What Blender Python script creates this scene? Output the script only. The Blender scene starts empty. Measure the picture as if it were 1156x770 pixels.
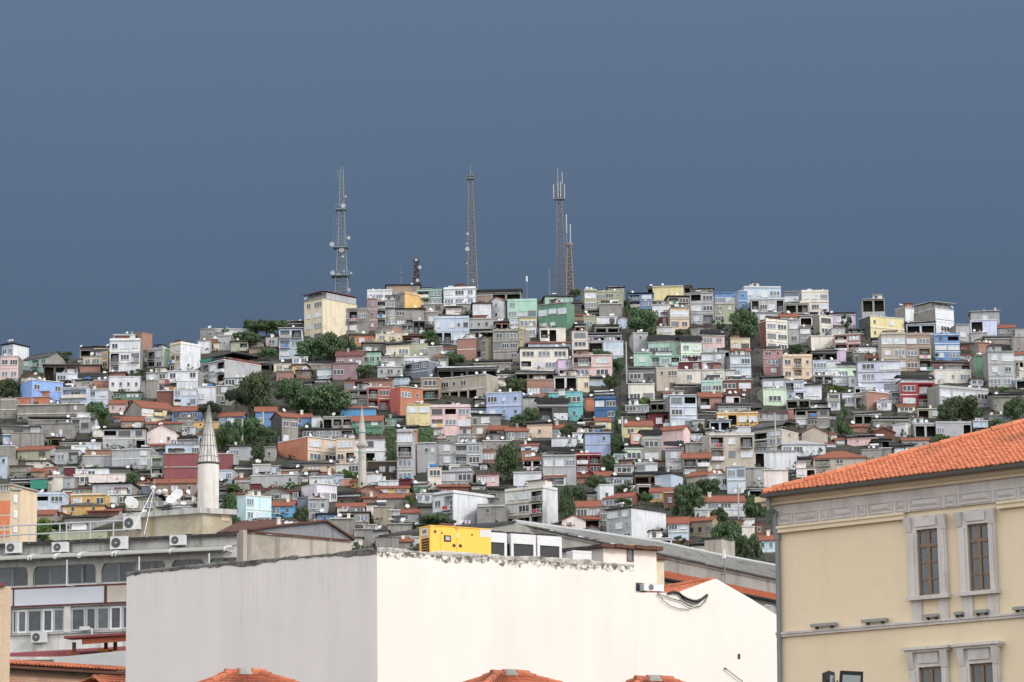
import bpy, math, random
from mathutils import Vector, Matrix

SC = bpy.context.scene
COL = SC.collection

# ------------------------------------------------------------------ camera
F = 3300.0                                   # focal length in photo pixels (photo 1156 x 770)
PITCH = math.atan(630.0 / F)
ROLL = 0.0138
CAMPOS = Vector((0, 0, 1.7))
_f = Vector((0, math.cos(PITCH), math.sin(PITCH)))
_u0 = Vector((0, -math.sin(PITCH), math.cos(PITCH)))
_r0 = Vector((1, 0, 0))
_r = _r0 * math.cos(ROLL) - _u0 * math.sin(ROLL)
_u = _u0 * math.cos(ROLL) + _r0 * math.sin(ROLL)
cam = bpy.data.cameras.new("camera")
cam.sensor_fit = 'HORIZONTAL'
cam.sensor_width = 36.0
cam.lens = 36.0 * F / 1156.0
cam.clip_start = 0.5
cam.clip_end = 6000
camo = bpy.data.objects.new("camera", cam)
COL.objects.link(camo)
M = Matrix.Identity(4)
for i, v in enumerate((_r, _u, -_f)):
    M[0][i], M[1][i], M[2][i] = v.x, v.y, v.z
M[0][3], M[1][3], M[2][3] = CAMPOS
camo.matrix_world = M
SC.camera = camo

# ------------------------------------------------------------------ light
EXPO = 0.41
SUN_DIR = Vector((0.80, -0.52, 0.66)).normalized()      # towards the sun: behind the camera, to its right
sun = bpy.data.lights.new("sun", 'SUN')
sun.energy = 1.5
sun.angle = math.radians(10)
sun.color = (1.0, 0.955, 0.90)
suno = bpy.data.objects.new("sun", sun)
COL.objects.link(suno)
suno.rotation_euler = SUN_DIR.to_track_quat('Z', 'Y').to_euler()

W = bpy.data.worlds.new("World")
SC.world = W
W.use_nodes = True
nt = W.node_tree
nt.nodes.clear()
out = nt.nodes.new('ShaderNodeOutputWorld')
sky = nt.nodes.new('ShaderNodeTexSky')
sky.sky_type = 'NISHITA'
sky.sun_disc = False
sky.sun_elevation = math.asin(SUN_DIR.z)
sky.sun_rotation = math.atan2(SUN_DIR.x, SUN_DIR.y)
sky.air_density = 1.0
sky.dust_density = 2.0
bg0 = nt.nodes.new('ShaderNodeBackground')
bg0.inputs['Strength'].default_value = 0.12
nt.links.new(sky.outputs[0], bg0.inputs['Color'])
# high thin cloud over the rest of the sky, behind the camera and overhead
ncl = nt.nodes.new('ShaderNodeTexNoise'); ncl.inputs['Scale'].default_value = 3.0; ncl.inputs['Detail'].default_value = 6.0
bgc = nt.nodes.new('ShaderNodeBackground')
bgc.inputs['Color'].default_value = (1.0, 0.99, 0.975, 1); bgc.inputs['Strength'].default_value = 1.5
mcl = nt.nodes.new('ShaderNodeMapRange'); mcl.inputs[1].default_value = 0.36; mcl.inputs[2].default_value = 0.56; mcl.inputs[3].default_value = 0.35; mcl.inputs[4].default_value = 0.95
nt.links.new(ncl.outputs[0], mcl.inputs[0])
bg1 = nt.nodes.new('ShaderNodeMixShader')
nt.links.new(mcl.outputs[0], bg1.inputs[0]); nt.links.new(bg0.outputs[0], bg1.inputs[1]); nt.links.new(bgc.outputs[0], bg1.inputs[2])
# the storm front that fills the sky beyond the hill
tc = nt.nodes.new('ShaderNodeTexCoord')
sep = nt.nodes.new('ShaderNodeSeparateXYZ')
nt.links.new(tc.outputs['Generated'], sep.inputs[0])
nt.links.new(tc.outputs['Generated'], ncl.inputs['Vector'])
nz = nt.nodes.new('ShaderNodeTexNoise')
nz.inputs['Scale'].default_value = 2.2
nz.inputs['Detail'].default_value = 3.0
nt.links.new(tc.outputs['Generated'], nz.inputs['Vector'])
hgt = nt.nodes.new('ShaderNodeMapRange')
hgt.inputs[1].default_value = 0.15
hgt.inputs[2].default_value = 0.33
nt.links.new(sep.outputs['Z'], hgt.inputs[0])
mixh = nt.nodes.new('ShaderNodeMix'); mixh.data_type = 'RGBA'
STORM = 2.0 ** (-EXPO)
mixh.inputs[6].default_value = (0.085 * STORM, 0.129 * STORM, 0.202 * STORM, 1)
mixh.inputs[7].default_value = (0.132 * STORM, 0.197 * STORM, 0.306 * STORM, 1)
nt.links.new(hgt.outputs[0], mixh.inputs[0])
mixn = nt.nodes.new('ShaderNodeMix'); mixn.data_type = 'RGBA'; mixn.blend_type = 'MULTIPLY'
mixn.inputs[0].default_value = 1.0
rmp = nt.nodes.new('ShaderNodeMapRange')
rmp.inputs[3].default_value = 0.94; rmp.inputs[4].default_value = 1.06
nt.links.new(nz.outputs[0], rmp.inputs[0])
nt.links.new(mixh.outputs[2], mixn.inputs[6])
nt.links.new(rmp.outputs[0], mixn.inputs[7])
bg2 = nt.nodes.new('ShaderNodeBackground')
nt.links.new(mixn.outputs[2], bg2.inputs['Color'])
fac = nt.nodes.new('ShaderNodeMapRange'); fac.interpolation_type = 'SMOOTHSTEP'
fac.inputs[1].default_value = 0.2; fac.inputs[2].default_value = 0.6
nt.links.new(sep.outputs['Y'], fac.inputs[0])
ms = nt.nodes.new('ShaderNodeMixShader')
nt.links.new(fac.outputs[0], ms.inputs[0])
nt.links.new(bg1.outputs[0], ms.inputs[1])
nt.links.new(bg2.outputs[0], ms.inputs[2])
nt.links.new(ms.outputs[0], out.inputs['Surface'])

SC.view_settings.view_transform = 'Standard'
SC.view_settings.look = 'None'
SC.view_settings.gamma = 1.0
SC.view_settings.exposure = EXPO
SC.render.engine = 'CYCLES'
SC.cycles.max_bounces = 4
SC.cycles.diffuse_bounces = 3
SC.cycles.glossy_bounces = 2
SC.cycles.use_denoising = True

# ------------------------------------------------------------------ picture <-> place
def ray(px, py):
    return _r * ((px - 578.0) / F) + _u * ((385.0 - py) / F) + _f

def at(px, py, Y):
    d = ray(px, py)
    return CAMPOS + d * (Y / d.y)

def at_z(px, py, z):
    d = ray(px, py)
    return CAMPOS + d * ((z - CAMPOS.z) / d.z)

def Dy(y):
    return 560.0 + (640.0 - y) * 1.08

class Frame:
    """A vertical facade through two points, x to the right along it, y into the building."""
    def __init__(s, P, Q):
        s.o = Vector((P.x, P.y, 0))
        v = Vector((Q.x - P.x, Q.y - P.y, 0))
        s.L = v.length
        s.ex = v.normalized()
        s.ey = Vector((-s.ex.y, s.ex.x, 0))
        s.rot = math.atan2(s.ex.y, s.ex.x)
    def hit(s, px, py, off=0.0):
        d = ray(px, py)
        q = s.o - s.ey * off
        t = (q - CAMPOS).dot(s.ey) / d.dot(s.ey)
        P = CAMPOS + d * t
        return (P - s.o).dot(s.ex), P.z
    def box_px(s, x0, y0, x1, y1, off=0.0):
        xm, ym = (x0 + x1) / 2, (y0 + y1) / 2
        return s.hit(x0, ym, off)[0], s.hit(x1, ym, off)[0], s.hit(xm, y1, off)[1], s.hit(xm, y0, off)[1]
    def world(s, x, y, z):
        return s.o + s.ex * x + s.ey * y + Vector((0, 0, z))

# ------------------------------------------------------------------ mesh helpers
class MB:
    def __init__(s):
        s.v = []; s.f = []; s.m = []
    def quad(s, a, b, c, d, m=0):
        n = len(s.v); s.v += [tuple(a), tuple(b), tuple(c), tuple(d)]
        s.f.append((n, n + 1, n + 2, n + 3)); s.m.append(m)
    def tri(s, a, b, c, m=0):
        n = len(s.v); s.v += [tuple(a), tuple(b), tuple(c)]
        s.f.append((n, n + 1, n + 2)); s.m.append(m)
    def box(s, x0, x1, y0, y1, z0, z1, m=0):
        n = len(s.v)
        s.v += [(x0, y0, z0), (x1, y0, z0), (x1, y1, z0), (x0, y1, z0), (x0, y0, z1), (x1, y0, z1), (x1, y1, z1), (x0, y1, z1)]
        s.f += [(n, n + 3, n + 2, n + 1), (n + 4, n + 5, n + 6, n + 7), (n, n + 1, n + 5, n + 4), (n + 1, n + 2, n + 6, n + 5), (n + 2, n + 3, n + 7, n + 6), (n + 3, n, n + 4, n + 7)]
        s.m += [m] * 6
    def hexa(s, p, m=0):
        """eight corners: bottom ring of four then top ring of four"""
        n = len(s.v); s.v += [tuple(q) for q in p]
        s.f += [(n, n + 3, n + 2, n + 1), (n + 4, n + 5, n + 6, n + 7), (n, n + 1, n + 5, n + 4), (n + 1, n + 2, n + 6, n + 5), (n + 2, n + 3, n + 7, n + 6), (n + 3, n, n + 4, n + 7)]
        s.m += [m] * 6
    def tube(s, a, b, r0, r1=None, n=8, m=0, cap=True):
        a, b = Vector(a), Vector(b)
        r1 = r0 if r1 is None else r1
        d = (b - a)
        if d.length < 1e-6: return
        d.normalize()
        t = Vector((1, 0, 0)) if abs(d.x) < 0.8 else Vector((0, 1, 0))
        e1 = d.cross(t).normalized(); e2 = d.cross(e1)
        k = len(s.v)
        for i in range(n):
            c, q = math.cos(2 * math.pi * i / n), math.sin(2 * math.pi * i / n)
            s.v.append(tuple(a + (e1 * c + e2 * q) * r0))
        for i in range(n):
            c, q = math.cos(2 * math.pi * i / n), math.sin(2 * math.pi * i / n)
            s.v.append(tuple(b + (e1 * c + e2 * q) * r1))
        for i in range(n):
            j = (i + 1) % n
            s.f.append((k + i, k + j, k + n + j, k + n + i)); s.m.append(m)
        if cap:
            s.f.append(tuple(k + i for i in range(n - 1, -1, -1))); s.m.append(m)
            s.f.append(tuple(k + n + i for i in range(n))); s.m.append(m)
    def path(s, pts, r, n=6, m=0):
        for a, b in zip(pts, pts[1:]):
            s.tube(a, b, r, r, n, m)
    def lathe(s, prof, n=24, m=0, c=(0, 0)):
        k = len(s.v)
        for r, z in prof:
            for i in range(n):
                s.v.append((c[0] + r * math.cos(2 * math.pi * i / n), c[1] + r * math.sin(2 * math.pi * i / n), z))
        for a in range(len(prof) - 1):
            for i in range(n):
                j = (i + 1) % n
                s.f.append((k + a * n + i, k + a * n + j, k + (a + 1) * n + j, k + (a + 1) * n + i)); s.m.append(m)
    def prism(s, poly, y0, y1, m=0, ms=None):
        """poly in x,z; extruded from y0 (front) to y1"""
        ms = m if ms is None else ms
        n = len(poly); k = len(s.v)
        s.v += [(x, y0, z) for x, z in poly] + [(x, y1, z) for x, z in poly]
        s.f.append(tuple(range(k, k + n))); s.m.append(m)
        s.f.append(tuple(range(k + 2 * n - 1, k + n - 1, -1))); s.m.append(m)
        for i in range(n):
            j = (i + 1) % n
            s.f.append((k + j, k + i, k + n + i, k + n + j)); s.m.append(ms)
    def mesh(s, name, mats, smooth=False):
        me = bpy.data.meshes.new(name)
        me.from_pydata(s.v, [], s.f)
        for m in (mats if isinstance(mats, (list, tuple)) else [mats]):
            me.materials.append(m)
        if any(s.m):
            me.polygons.foreach_set('material_index', s.m)
        if smooth:
            me.polygons.foreach_set('use_smooth', [True] * len(me.polygons))
        me.update()
        return me
    def build(s, name, mats, parent=None, loc=(0, 0, 0), rotz=0.0, smooth=False):
        return put(name, s.mesh(name, mats, smooth), parent, loc, rotz)

def put(name, me, parent=None, loc=(0, 0, 0), rotz=0.0, scale=None, rot=None):
    o = bpy.data.objects.new(name, me)
    COL.objects.link(o)
    if parent is not None:
        o.parent = parent
    o.location = loc
    o.rotation_euler = rot if rot is not None else (0, 0, rotz)
    if scale is not None:
        o.scale = scale
    return o

def tag(o, label=None, cat=None, group=None, kind=None):
    if label: o['label'] = label
    if cat: o['category'] = cat
    if group: o['group'] = group
    if kind: o['kind'] = kind
    return o

def thing(name, label, cat, loc=(0, 0, 0), rotz=0.0, group=None):
    o = bpy.data.objects.new(name, None)
    COL.objects.link(o)
    o.empty_display_size = 0.5
    o.location = loc
    o.rotation_euler = (0, 0, rotz)
    return tag(o, label, cat, group)

# ------------------------------------------------------------------ materials
def lin(c):
    return tuple(((x / 255.0) / 12.92 if x / 255.0 <= 0.04045 else ((x / 255.0 + 0.055) / 1.055) ** 2.4) for x in c)

def nodes(name):
    m = bpy.data.materials.new(name)
    m.use_nodes = True
    t = m.node_tree
    return m, t, t.nodes['Principled BSDF']

def surface(name, rgb, rough=0.85, dirt=0.3, dirt_rgb=None, scale=0.5, streak=0.4, vary=0.0, bump=0.0, bumpscale=8.0, spec=0.25, metal=0.0, fine=0.12):
    """Weathered paint, plaster or concrete: broad stains, vertical runs, fine grain."""
    m, t, b = nodes(name)
    N, L = t.nodes, t.links
    tcn = N.new('ShaderNodeTexCoord')
    oi = N.new('ShaderNodeObjectInfo')
    mul = N.new('ShaderNodeVectorMath'); mul.operation = 'SCALE'
    comb = N.new('ShaderNodeCombineXYZ')
    for k in range(3): L.new(oi.outputs['Random'], comb.inputs[k])
    L.new(comb.outputs[0], mul.inputs[0]); mul.inputs['Scale'].default_value = 173.0
    add = N.new('ShaderNodeVectorMath'); add.operation = 'ADD'
    L.new(tcn.outputs['Object'], add.inputs[0]); L.new(mul.outputs[0], add.inputs[1])
    n1 = N.new('ShaderNodeTexNoise'); n1.inputs['Scale'].default_value = scale; n1.inputs['Detail'].default_value = 5; n1.inputs['Roughness'].default_value = 0.62
    L.new(add.outputs[0], n1.inputs['Vector'])
    mp = N.new('ShaderNodeMapping'); mp.inputs['Scale'].default_value = (2.6, 2.6, 0.16)
    L.new(add.outputs[0], mp.inputs['Vector'])
    n2 = N.new('ShaderNodeTexNoise'); n2.inputs['Scale'].default_value = scale * 1.6; n2.inputs['Detail'].default_value = 4
    L.new(mp.outputs[0], n2.inputs['Vector'])
    n3 = N.new('ShaderNodeTexNoise'); n3.inputs['Scale'].default_value = scale * 14; n3.inputs['Detail'].default_value = 3
    L.new(add.outputs[0], n3.inputs['Vector'])
    r1 = N.new('ShaderNodeMapRange'); r1.inputs[1].default_value = 0.48; r1.inputs[2].default_value = 0.72; r1.inputs[4].default_value = dirt
    L.new(n1.outputs[0], r1.inputs[0])
    r2 = N.new('ShaderNodeMapRange'); r2.inputs[1].default_value = 0.5; r2.inputs[2].default_value = 0.75; r2.inputs[4].default_value = streak
    L.new(n2.outputs[0], r2.inputs[0])
    mx = N.new('ShaderNodeMath'); mx.operation = 'MAXIMUM'
    L.new(r1.outputs[0], mx.inputs[0]); L.new(r2.outputs[0], mx.inputs[1])
    mix = N.new('ShaderNodeMix'); mix.data_type = 'RGBA'
    mix.inputs[6].default_value = (*rgb, 1)
    d = dirt_rgb if dirt_rgb else tuple(x * 0.42 + 0.012 for x in rgb)
    mix.inputs[7].default_value = (*d, 1)
    L.new(mx.outputs[0], mix.inputs[0])
    hs = N.new('ShaderNodeHueSaturation')
    v = N.new('ShaderNodeMath'); v.operation = 'MULTIPLY_ADD'
    L.new(oi.outputs['Random'], v.inputs[0]); v.inputs[1].default_value = vary; v.inputs[2].default_value = 1 - vary / 2
    f = N.new('ShaderNodeMapRange'); f.inputs[3].default_value = 1 - fine; f.inputs[4].default_value = 1 + fine
    L.new(n3.outputs[0], f.inputs[0])
    vv = N.new('ShaderNodeMath'); vv.operation = 'MULTIPLY'
    L.new(v.outputs[0], vv.inputs[0]); L.new(f.outputs[0], vv.inputs[1])
    L.new(vv.outputs[0], hs.inputs['Value']); L.new(mix.outputs[2], hs.inputs['Color'])
    L.new(hs.outputs[0], b.inputs['Base Color'])
    b.inputs['Roughness'].default_value = rough
    b.inputs['Specular IOR Level'].default_value = spec
    b.inputs['Metallic'].default_value = metal
    if bump > 0:
        nb = N.new('ShaderNodeTexNoise'); nb.inputs['Scale'].default_value = bumpscale; nb.inputs['Detail'].default_value = 5
        L.new(add.outputs[0], nb.inputs['Vector'])
        bp = N.new('ShaderNodeBump'); bp.inputs['Strength'].default_value = bump; bp.inputs['Distance'].default_value = 0.05
        L.new(nb.outputs[0], bp.inputs['Height']); L.new(bp.outputs[0], b.inputs['Normal'])
    return m

def plain(name, rgb, rough=0.6, metal=0.0, spec=0.4, vary=0.0):
    m, t, b = nodes(name)
    N, L = t.nodes, t.links
    tcn = N.new('ShaderNodeTexCoord')
    n1 = N.new('ShaderNodeTexNoise'); n1.inputs['Scale'].default_value = 3.0; n1.inputs['Detail'].default_value = 4
    L.new(tcn.outputs['Object'], n1.inputs['Vector'])
    f = N.new('ShaderNodeMapRange'); f.inputs[3].default_value = 0.84; f.inputs[4].default_value = 1.12
    L.new(n1.outputs[0], f.inputs[0])
    hs = N.new('ShaderNodeHueSaturation'); hs.inputs['Color'].default_value = (*rgb, 1)
    oi = N.new('ShaderNodeObjectInfo')
    v = N.new('ShaderNodeMath'); v.operation = 'MULTIPLY_ADD'
    L.new(oi.outputs['Random'], v.inputs[0]); v.inputs[1].default_value = vary; v.inputs[2].default_value = 1 - vary / 2
    vv = N.new('ShaderNodeMath'); vv.operation = 'MULTIPLY'
    L.new(v.outputs[0], vv.inputs[0]); L.new(f.outputs[0], vv.inputs[1])
    L.new(vv.outputs[0], hs.inputs['Value']); L.new(hs.outputs[0], b.inputs['Base Color'])
    b.inputs['Roughness'].default_value = rough; b.inputs['Metallic'].default_value = metal
    b.inputs['Specular IOR Level'].default_value = spec
    return m

def tilemat(name, a, c, dark, island=True, rough=0.8):
    """Fired clay: each tile its own tone where tiles are loose pieces, lichen and soot in patches."""
    m, t, b = nodes(name)
    N, L = t.nodes, t.links
    tcn = N.new('ShaderNodeTexCoord'); geo = N.new('ShaderNodeNewGeometry'); oi = N.new('ShaderNodeObjectInfo')
    ad = N.new('ShaderNodeVectorMath'); ad.operation = 'MULTIPLY_ADD'
    cb = N.new('ShaderNodeCombineXYZ')
    for k in range(3): L.new(oi.outputs['Random'], cb.inputs[k])
    L.new(cb.outputs[0], ad.inputs[0]); ad.inputs[1].default_value = (91, 91, 91); L.new(tcn.outputs['Object'], ad.inputs[2])
    n1 = N.new('ShaderNodeTexNoise'); n1.inputs['Scale'].default_value = 0.7; n1.inputs['Detail'].default_value = 5
    L.new(ad.outputs[0], n1.inputs['Vector'])
    n2 = N.new('ShaderNodeTexNoise'); n2.inputs['Scale'].default_value = 4.5; n2.inputs['Detail'].default_value = 3
    L.new(ad.outputs[0], n2.inputs['Vector'])
    mix = N.new('ShaderNodeMix'); mix.data_type = 'RGBA'
    mix.inputs[6].default_value = (*a, 1); mix.inputs[7].default_value = (*c, 1)
    if island:
        L.new(geo.outputs['Random Per Island'], mix.inputs[0])
    else:
        r0 = N.new('ShaderNodeMapRange'); r0.inputs[1].default_value = 0.3; r0.inputs[2].default_value = 0.7
        L.new(n2.outputs[0], r0.inputs[0]); L.new(r0.outputs[0], mix.inputs[0])
    r1 = N.new('ShaderNodeMapRange'); r1.inputs[1].default_value = 0.52; r1.inputs[2].default_value = 0.74; r1.inputs[4].default_value = 0.75
    L.new(n1.outputs[0], r1.inputs[0])
    mix2 = N.new('ShaderNodeMix'); mix2.data_type = 'RGBA'
    L.new(r1.outputs[0], mix2.inputs[0]); L.new(mix.outputs[2], mix2.inputs[6]); mix2.inputs[7].default_value = (*dark, 1)
    L.new(mix2.outputs[2], b.inputs['Base Color'])
    b.inputs['Roughness'].default_value = rough; b.inputs['Specular IOR Level'].default_value = 0.2
    return m

def glass(name, rgb, rough=0.08, spec=0.6, var=0.5):
    m, t, b = nodes(name)
    N, L = t.nodes, t.links
    oi = N.new('ShaderNodeObjectInfo'); hs = N.new('ShaderNodeHueSaturation')
    hs.inputs['Color'].default_value = (*rgb, 1)
    tcn = N.new('ShaderNodeTexCoord')
    n1 = N.new('ShaderNodeTexNoise'); n1.inputs['Scale'].default_value = 2.2
    ad = N.new('ShaderNodeVectorMath'); ad.operation = 'MULTIPLY_ADD'
    cb = N.new('ShaderNodeCombineXYZ')
    for k in range(3): L.new(oi.outputs['Random'], cb.inputs[k])
    L.new(cb.outputs[0], ad.inputs[0]); ad.inputs[1].default_value = (57, 57, 57); L.new(tcn.outputs['Object'], ad.inputs[2])
    L.new(ad.outputs[0], n1.inputs['Vector'])
    v = N.new('ShaderNodeMath'); v.operation = 'MULTIPLY_ADD'
    L.new(n1.outputs[0], v.inputs[0]); v.inputs[1].default_value = var * 2; v.inputs[2].default_value = 1 - var
    L.new(v.outputs[0], hs.inputs['Value']); L.new(hs.outputs[0], b.inputs['Base Color'])
    b.inputs['Roughness'].default_value = rough; b.inputs['Specular IOR Level'].default_value = spec
    return m

def brickmat(name, a, c, mortar, scale=1.0):
    m, t, b = nodes(name)
    N, L = t.nodes, t.links
    tcn = N.new('ShaderNodeTexCoord')
    sw = N.new('ShaderNodeSeparateXYZ'); cb = N.new('ShaderNodeCombineXYZ'); ax = N.new('ShaderNodeMath'); ax.operation = 'ADD'
    L.new(tcn.outputs['Object'], sw.inputs[0])
    L.new(sw.outputs['X'], ax.inputs[0]); L.new(sw.outputs['Y'], ax.inputs[1])
    L.new(ax.outputs[0], cb.inputs[0]); L.new(sw.outputs['Z'], cb.inputs[1])
    br = N.new('ShaderNodeTexBrick')
    L.new(cb.outputs[0], br.inputs['Vector'])
    br.inputs['Color1'].default_value = (*a, 1); br.inputs['Color2'].default_value = (*c, 1); br.inputs['Mortar'].default_value = (*mortar, 1)
    br.inputs['Scale'].default_value = scale; br.inputs['Mortar Size'].default_value = 0.018
    br.inputs['Brick Width'].default_value = 0.3; br.inputs['Row Height'].default_value = 0.11
    n1 = N.new('ShaderNodeTexNoise'); n1.inputs['Scale'].default_value = 1.4; n1.inputs['Detail'].default_value = 5
    L.new(tcn.outputs['Object'], n1.inputs['Vector'])
    f = N.new('ShaderNodeMapRange'); f.inputs[3].default_value = 0.6; f.inputs[4].default_value = 1.3
    L.new(n1.outputs[0], f.inputs[0])
    hs = N.new('ShaderNodeHueSaturation'); L.new(f.outputs[0], hs.inputs['Value']); L.new(br.outputs[0], hs.inputs['Color'])
    L.new(hs.outputs[0], b.inputs['Base Color']); b.inputs['Roughness'].default_value = 0.9
    return m

def leafmat(name, a, c):
    m, t, b = nodes(name)
    N, L = t.nodes, t.links
    geo = N.new('ShaderNodeNewGeometry'); oi = N.new('ShaderNodeObjectInfo')
    mix = N.new('ShaderNodeMix'); mix.data_type = 'RGBA'
    mix.inputs[6].default_value = (*a, 1); mix.inputs[7].default_value = (*c, 1)
    L.new(geo.outputs['Random Per Island'], mix.inputs[0])
    hs = N.new('ShaderNodeHueSaturation')
    v = N.new('ShaderNodeMath'); v.operation = 'MULTIPLY_ADD'
    L.new(oi.outputs['Random'], v.inputs[0]); v.inputs[1].default_value = 0.5; v.inputs[2].default_value = 0.75
    h = N.new('ShaderNodeMath'); h.operation = 'MULTIPLY_ADD'
    L.new(oi.outputs['Random'], h.inputs[0]); h.inputs[1].default_value = 0.05; h.inputs[2].default_value = 0.475
    L.new(h.outputs[0], hs.inputs['Hue'])
    L.new(v.outputs[0], hs.inputs['Value']); L.new(mix.outputs[2], hs.inputs['Color'])
    L.new(hs.outputs[0], b.inputs['Base Color'])
    b.inputs['Roughness'].default_value = 0.6; b.inputs['Specular IOR Level'].default_value = 0.25
    return m
# ------------------------------------------------------------------ the hill
SKYLINE = [(-200, 414), (0, 410), (60, 407), (100, 404), (150, 397), (200, 390), (240, 386), (290, 380), (330, 374), (400, 352), (440, 346),
           (500, 341), (600, 339), (800, 339), (900, 341), (940, 352), (962, 374), (1000, 364), (1050, 362), (1090, 376), (1156, 388), (1350, 400)]

def skyline(px):
    for (a, ya), (b, yb) in zip(SKYLINE, SKYLINE[1:]):
        if px <= b:
            return ya + (yb - ya) * (px - a) / (b - a)
    return SKYLINE[-1][1]

rng = random.Random(7)
earth = surface("earth", (0.05, 0.047, 0.04), 0.95, 0.9, (0.02, 0.026, 0.016), 0.09, 0.3, fine=0.35)
mb = MB()
cols = [-190 + i * 12 for i in range(126)]
rows_n = 46
grid = []
for px in cols:
    ys = skyline(px)
    col = []
    D0 = Dy(ys)
    pk = at(px, ys, D0)
    for k in (3, 2, 1):
        col.append((pk.x * (1 + 0.16 * k), D0 * (1 + 0.16 * k), pk.z - 55 * k))
    for j in range(rows_n + 1):
        y = ys + (700 - ys) * j / rows_n
        P = at(px, y, Dy(y))
        col.append((P.x, P.y, P.z + (rng.random() - 0.5) * 0.5))
    P = at(px, 700, Dy(700))
    for k, (dy, zz) in enumerate(((430, 0.55), (370, 0.2), (320, 0.0), (200, 0.0), (60, 0.0), (-60, 0.0))):
        col.append((P.x * max(dy, 150) / P.y, dy, P.z * zz))
    grid.append(col)
n = len(grid[0])
for c in grid: mb.v += c
for i in range(len(grid) - 1):
    for j in range(n - 1):
        mb.f.append((i * n + j, (i + 1) * n + j, (i + 1) * n + j + 1, i * n + j + 1)); mb.m.append(0)
ground = mb.build("hill_ground", earth, smooth=True)
tag(ground, kind='structure')
mb = MB(); mb.quad((-2500, -300, -0.02), (2500, -300, -0.02), (2500, 3500, -0.02), (-2500, 3500, -0.02))
tag(mb.build("ground", surface("asphalt_ground", (0.06, 0.06, 0.06), 0.9, 0.4)), kind='structure')

# ------------------------------------------------------------------ colours of the hill houses: what each is called, and how it looks in daylight
K = 1.0
DESAT = 0.2
PAL = {
 'W': ('white', (206, 211, 218)), 'wc': ('off-white', (208, 203, 192)), 'gr': ('grey concrete', (140, 138, 133)), 'lg': ('pale grey', (163, 166, 170)),
 'dg': ('dark grey', (84, 84, 86)), 'dk': ('dark brown', (88, 74, 66)), 'bg': ('beige', (174, 164, 150)), 'cr': ('cream', (210, 198, 168)),
 'py': ('pale yellow', (208, 196, 140)), 'ye': ('yellow', (206, 164, 84)), 'or': ('orange', (184, 114, 82)), 'bk': ('bare red brick', (160, 84, 60)),
 'br': ('brown', (118, 76, 64)), 'pk': ('pink', (212, 180, 178)), 'pe': ('peach', (206, 182, 156)), 'ro': ('rose', (176, 122, 126)),
 'rr': ('dusty red', (138, 76, 82)), 'rd': ('red', (152, 48, 54)), 'ma': ('maroon', (104, 46, 54)), 'bl': ('blue', (96, 138, 188)),
 'cb': ('cornflower blue', (126, 164, 228)), 'db': ('deep blue', (58, 104, 152)), 'lb': ('pale blue', (176, 192, 212)), 'sb': ('sky blue', (80, 156, 208)),
 'pb': ('periwinkle blue', (150, 170, 210)), 'cy': ('turquoise', (96, 178, 186)), 'lc': ('ice blue', (178, 210, 218)), 'mi': ('mint green', (152, 194, 178)),
 'mg': ('pale green', (188, 212, 186)), 'gn': ('green', (92, 138, 114)), 'og': ('sage green', (160, 164, 138)), 'la': ('lilac', (194, 176, 206)),
 'lv': ('lavender blue', (186, 192, 220)), 'lw': ('chalky lilac', (204, 202, 214)), 'mv': ('mauve', (148, 124, 130)), 'tn': ('tan', (152, 132, 116)),
 'sl': ('slate grey', (110, 120, 136)), 'st': ('rough stone', (146, 137, 118)), 'sa': ('salmon', (218, 148, 120)), 'pw': ('pinkish white', (222, 210, 206)),
 'co': ('coral', (186, 92, 84)),
}
WALL = {}
for k, (nm, c) in PAL.items():
    rgb = lin(c); g_ = 0.3 * rgb[0] + 0.55 * rgb[1] + 0.15 * rgb[2]
    rgb = tuple((x + (g_ - x) * DESAT) * K for x in rgb)
    rough_ones = k in ('gr', 'bk', 'st', 'dg', 'br')
    if k == 'bk':
        WALL[k] = brickmat("bare_brick", tuple(x * 1.05 for x in rgb), tuple(x * 0.8 for x in rgb), (0.3, 0.27, 0.24))
    else:
        WALL[k] = surface("wall_" + nm.replace(' ', '_').replace('-', '_'), rgb, 0.9, 0.85 if rough_ones else 0.5, None, 0.4, 0.85 if rough_ones else 0.6, vary=0.22 if rough_ones else 0.1, fine=0.16)
M_TILE = tilemat("clay_tiles_hill", (0.27, 0.092, 0.056), (0.17, 0.068, 0.05), (0.10, 0.065, 0.055), island=False)
M_BLK = surface("bitumen_sheet", (0.012, 0.0125, 0.015), 0.8, 0.25, (0.035, 0.034, 0.034), 0.4, 0.15, vary=0.5)
M_DKM = surface("dark_sheet_metal", (0.055, 0.055, 0.06), 0.6, 0.6, (0.16, 0.13, 0.11), 0.4, 0.4, vary=0.6)
M_LTM = surface("grey_roof_sheet", (0.34, 0.36, 0.38), 0.55, 0.4, (0.2, 0.19, 0.18), 0.4, 0.4, vary=0.2)
M_RDM = surface("dark_red_roof_sheet", (0.13, 0.045, 0.045), 0.6, 0.5, (0.08, 0.05, 0.045), 0.4, 0.4, vary=0.3)
M_CONC = surface("concrete_edge", (0.36, 0.345, 0.32), 0.9, 0.7, None, 0.5, 0.7, vary=0.3)
M_POST = plain("steel_post", (0.22, 0.22, 0.22), 0.5)
M_WHITE = plain("white_enamel", (0.60, 0.61, 0.62), 0.45)
M_FRAME = plain("white_window_frame", (0.68, 0.69, 0.70), 0.4)
M_FRAMED = plain("brown_window_frame", (0.16, 0.11, 0.08), 0.5)
M_RAIL = plain("railing_paint", (0.16, 0.17, 0.18), 0.5)
M_RAILW = plain("railing_white", (0.6, 0.6, 0.6), 0.5)
G_DARK = glass("glass_dark", (0.03, 0.036, 0.045))
G_MID = glass("glass_mid", (0.13, 0.16, 0.2))
G_PALE = glass("glass_curtain", (0.48, 0.52, 0.57), 0.12)
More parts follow.
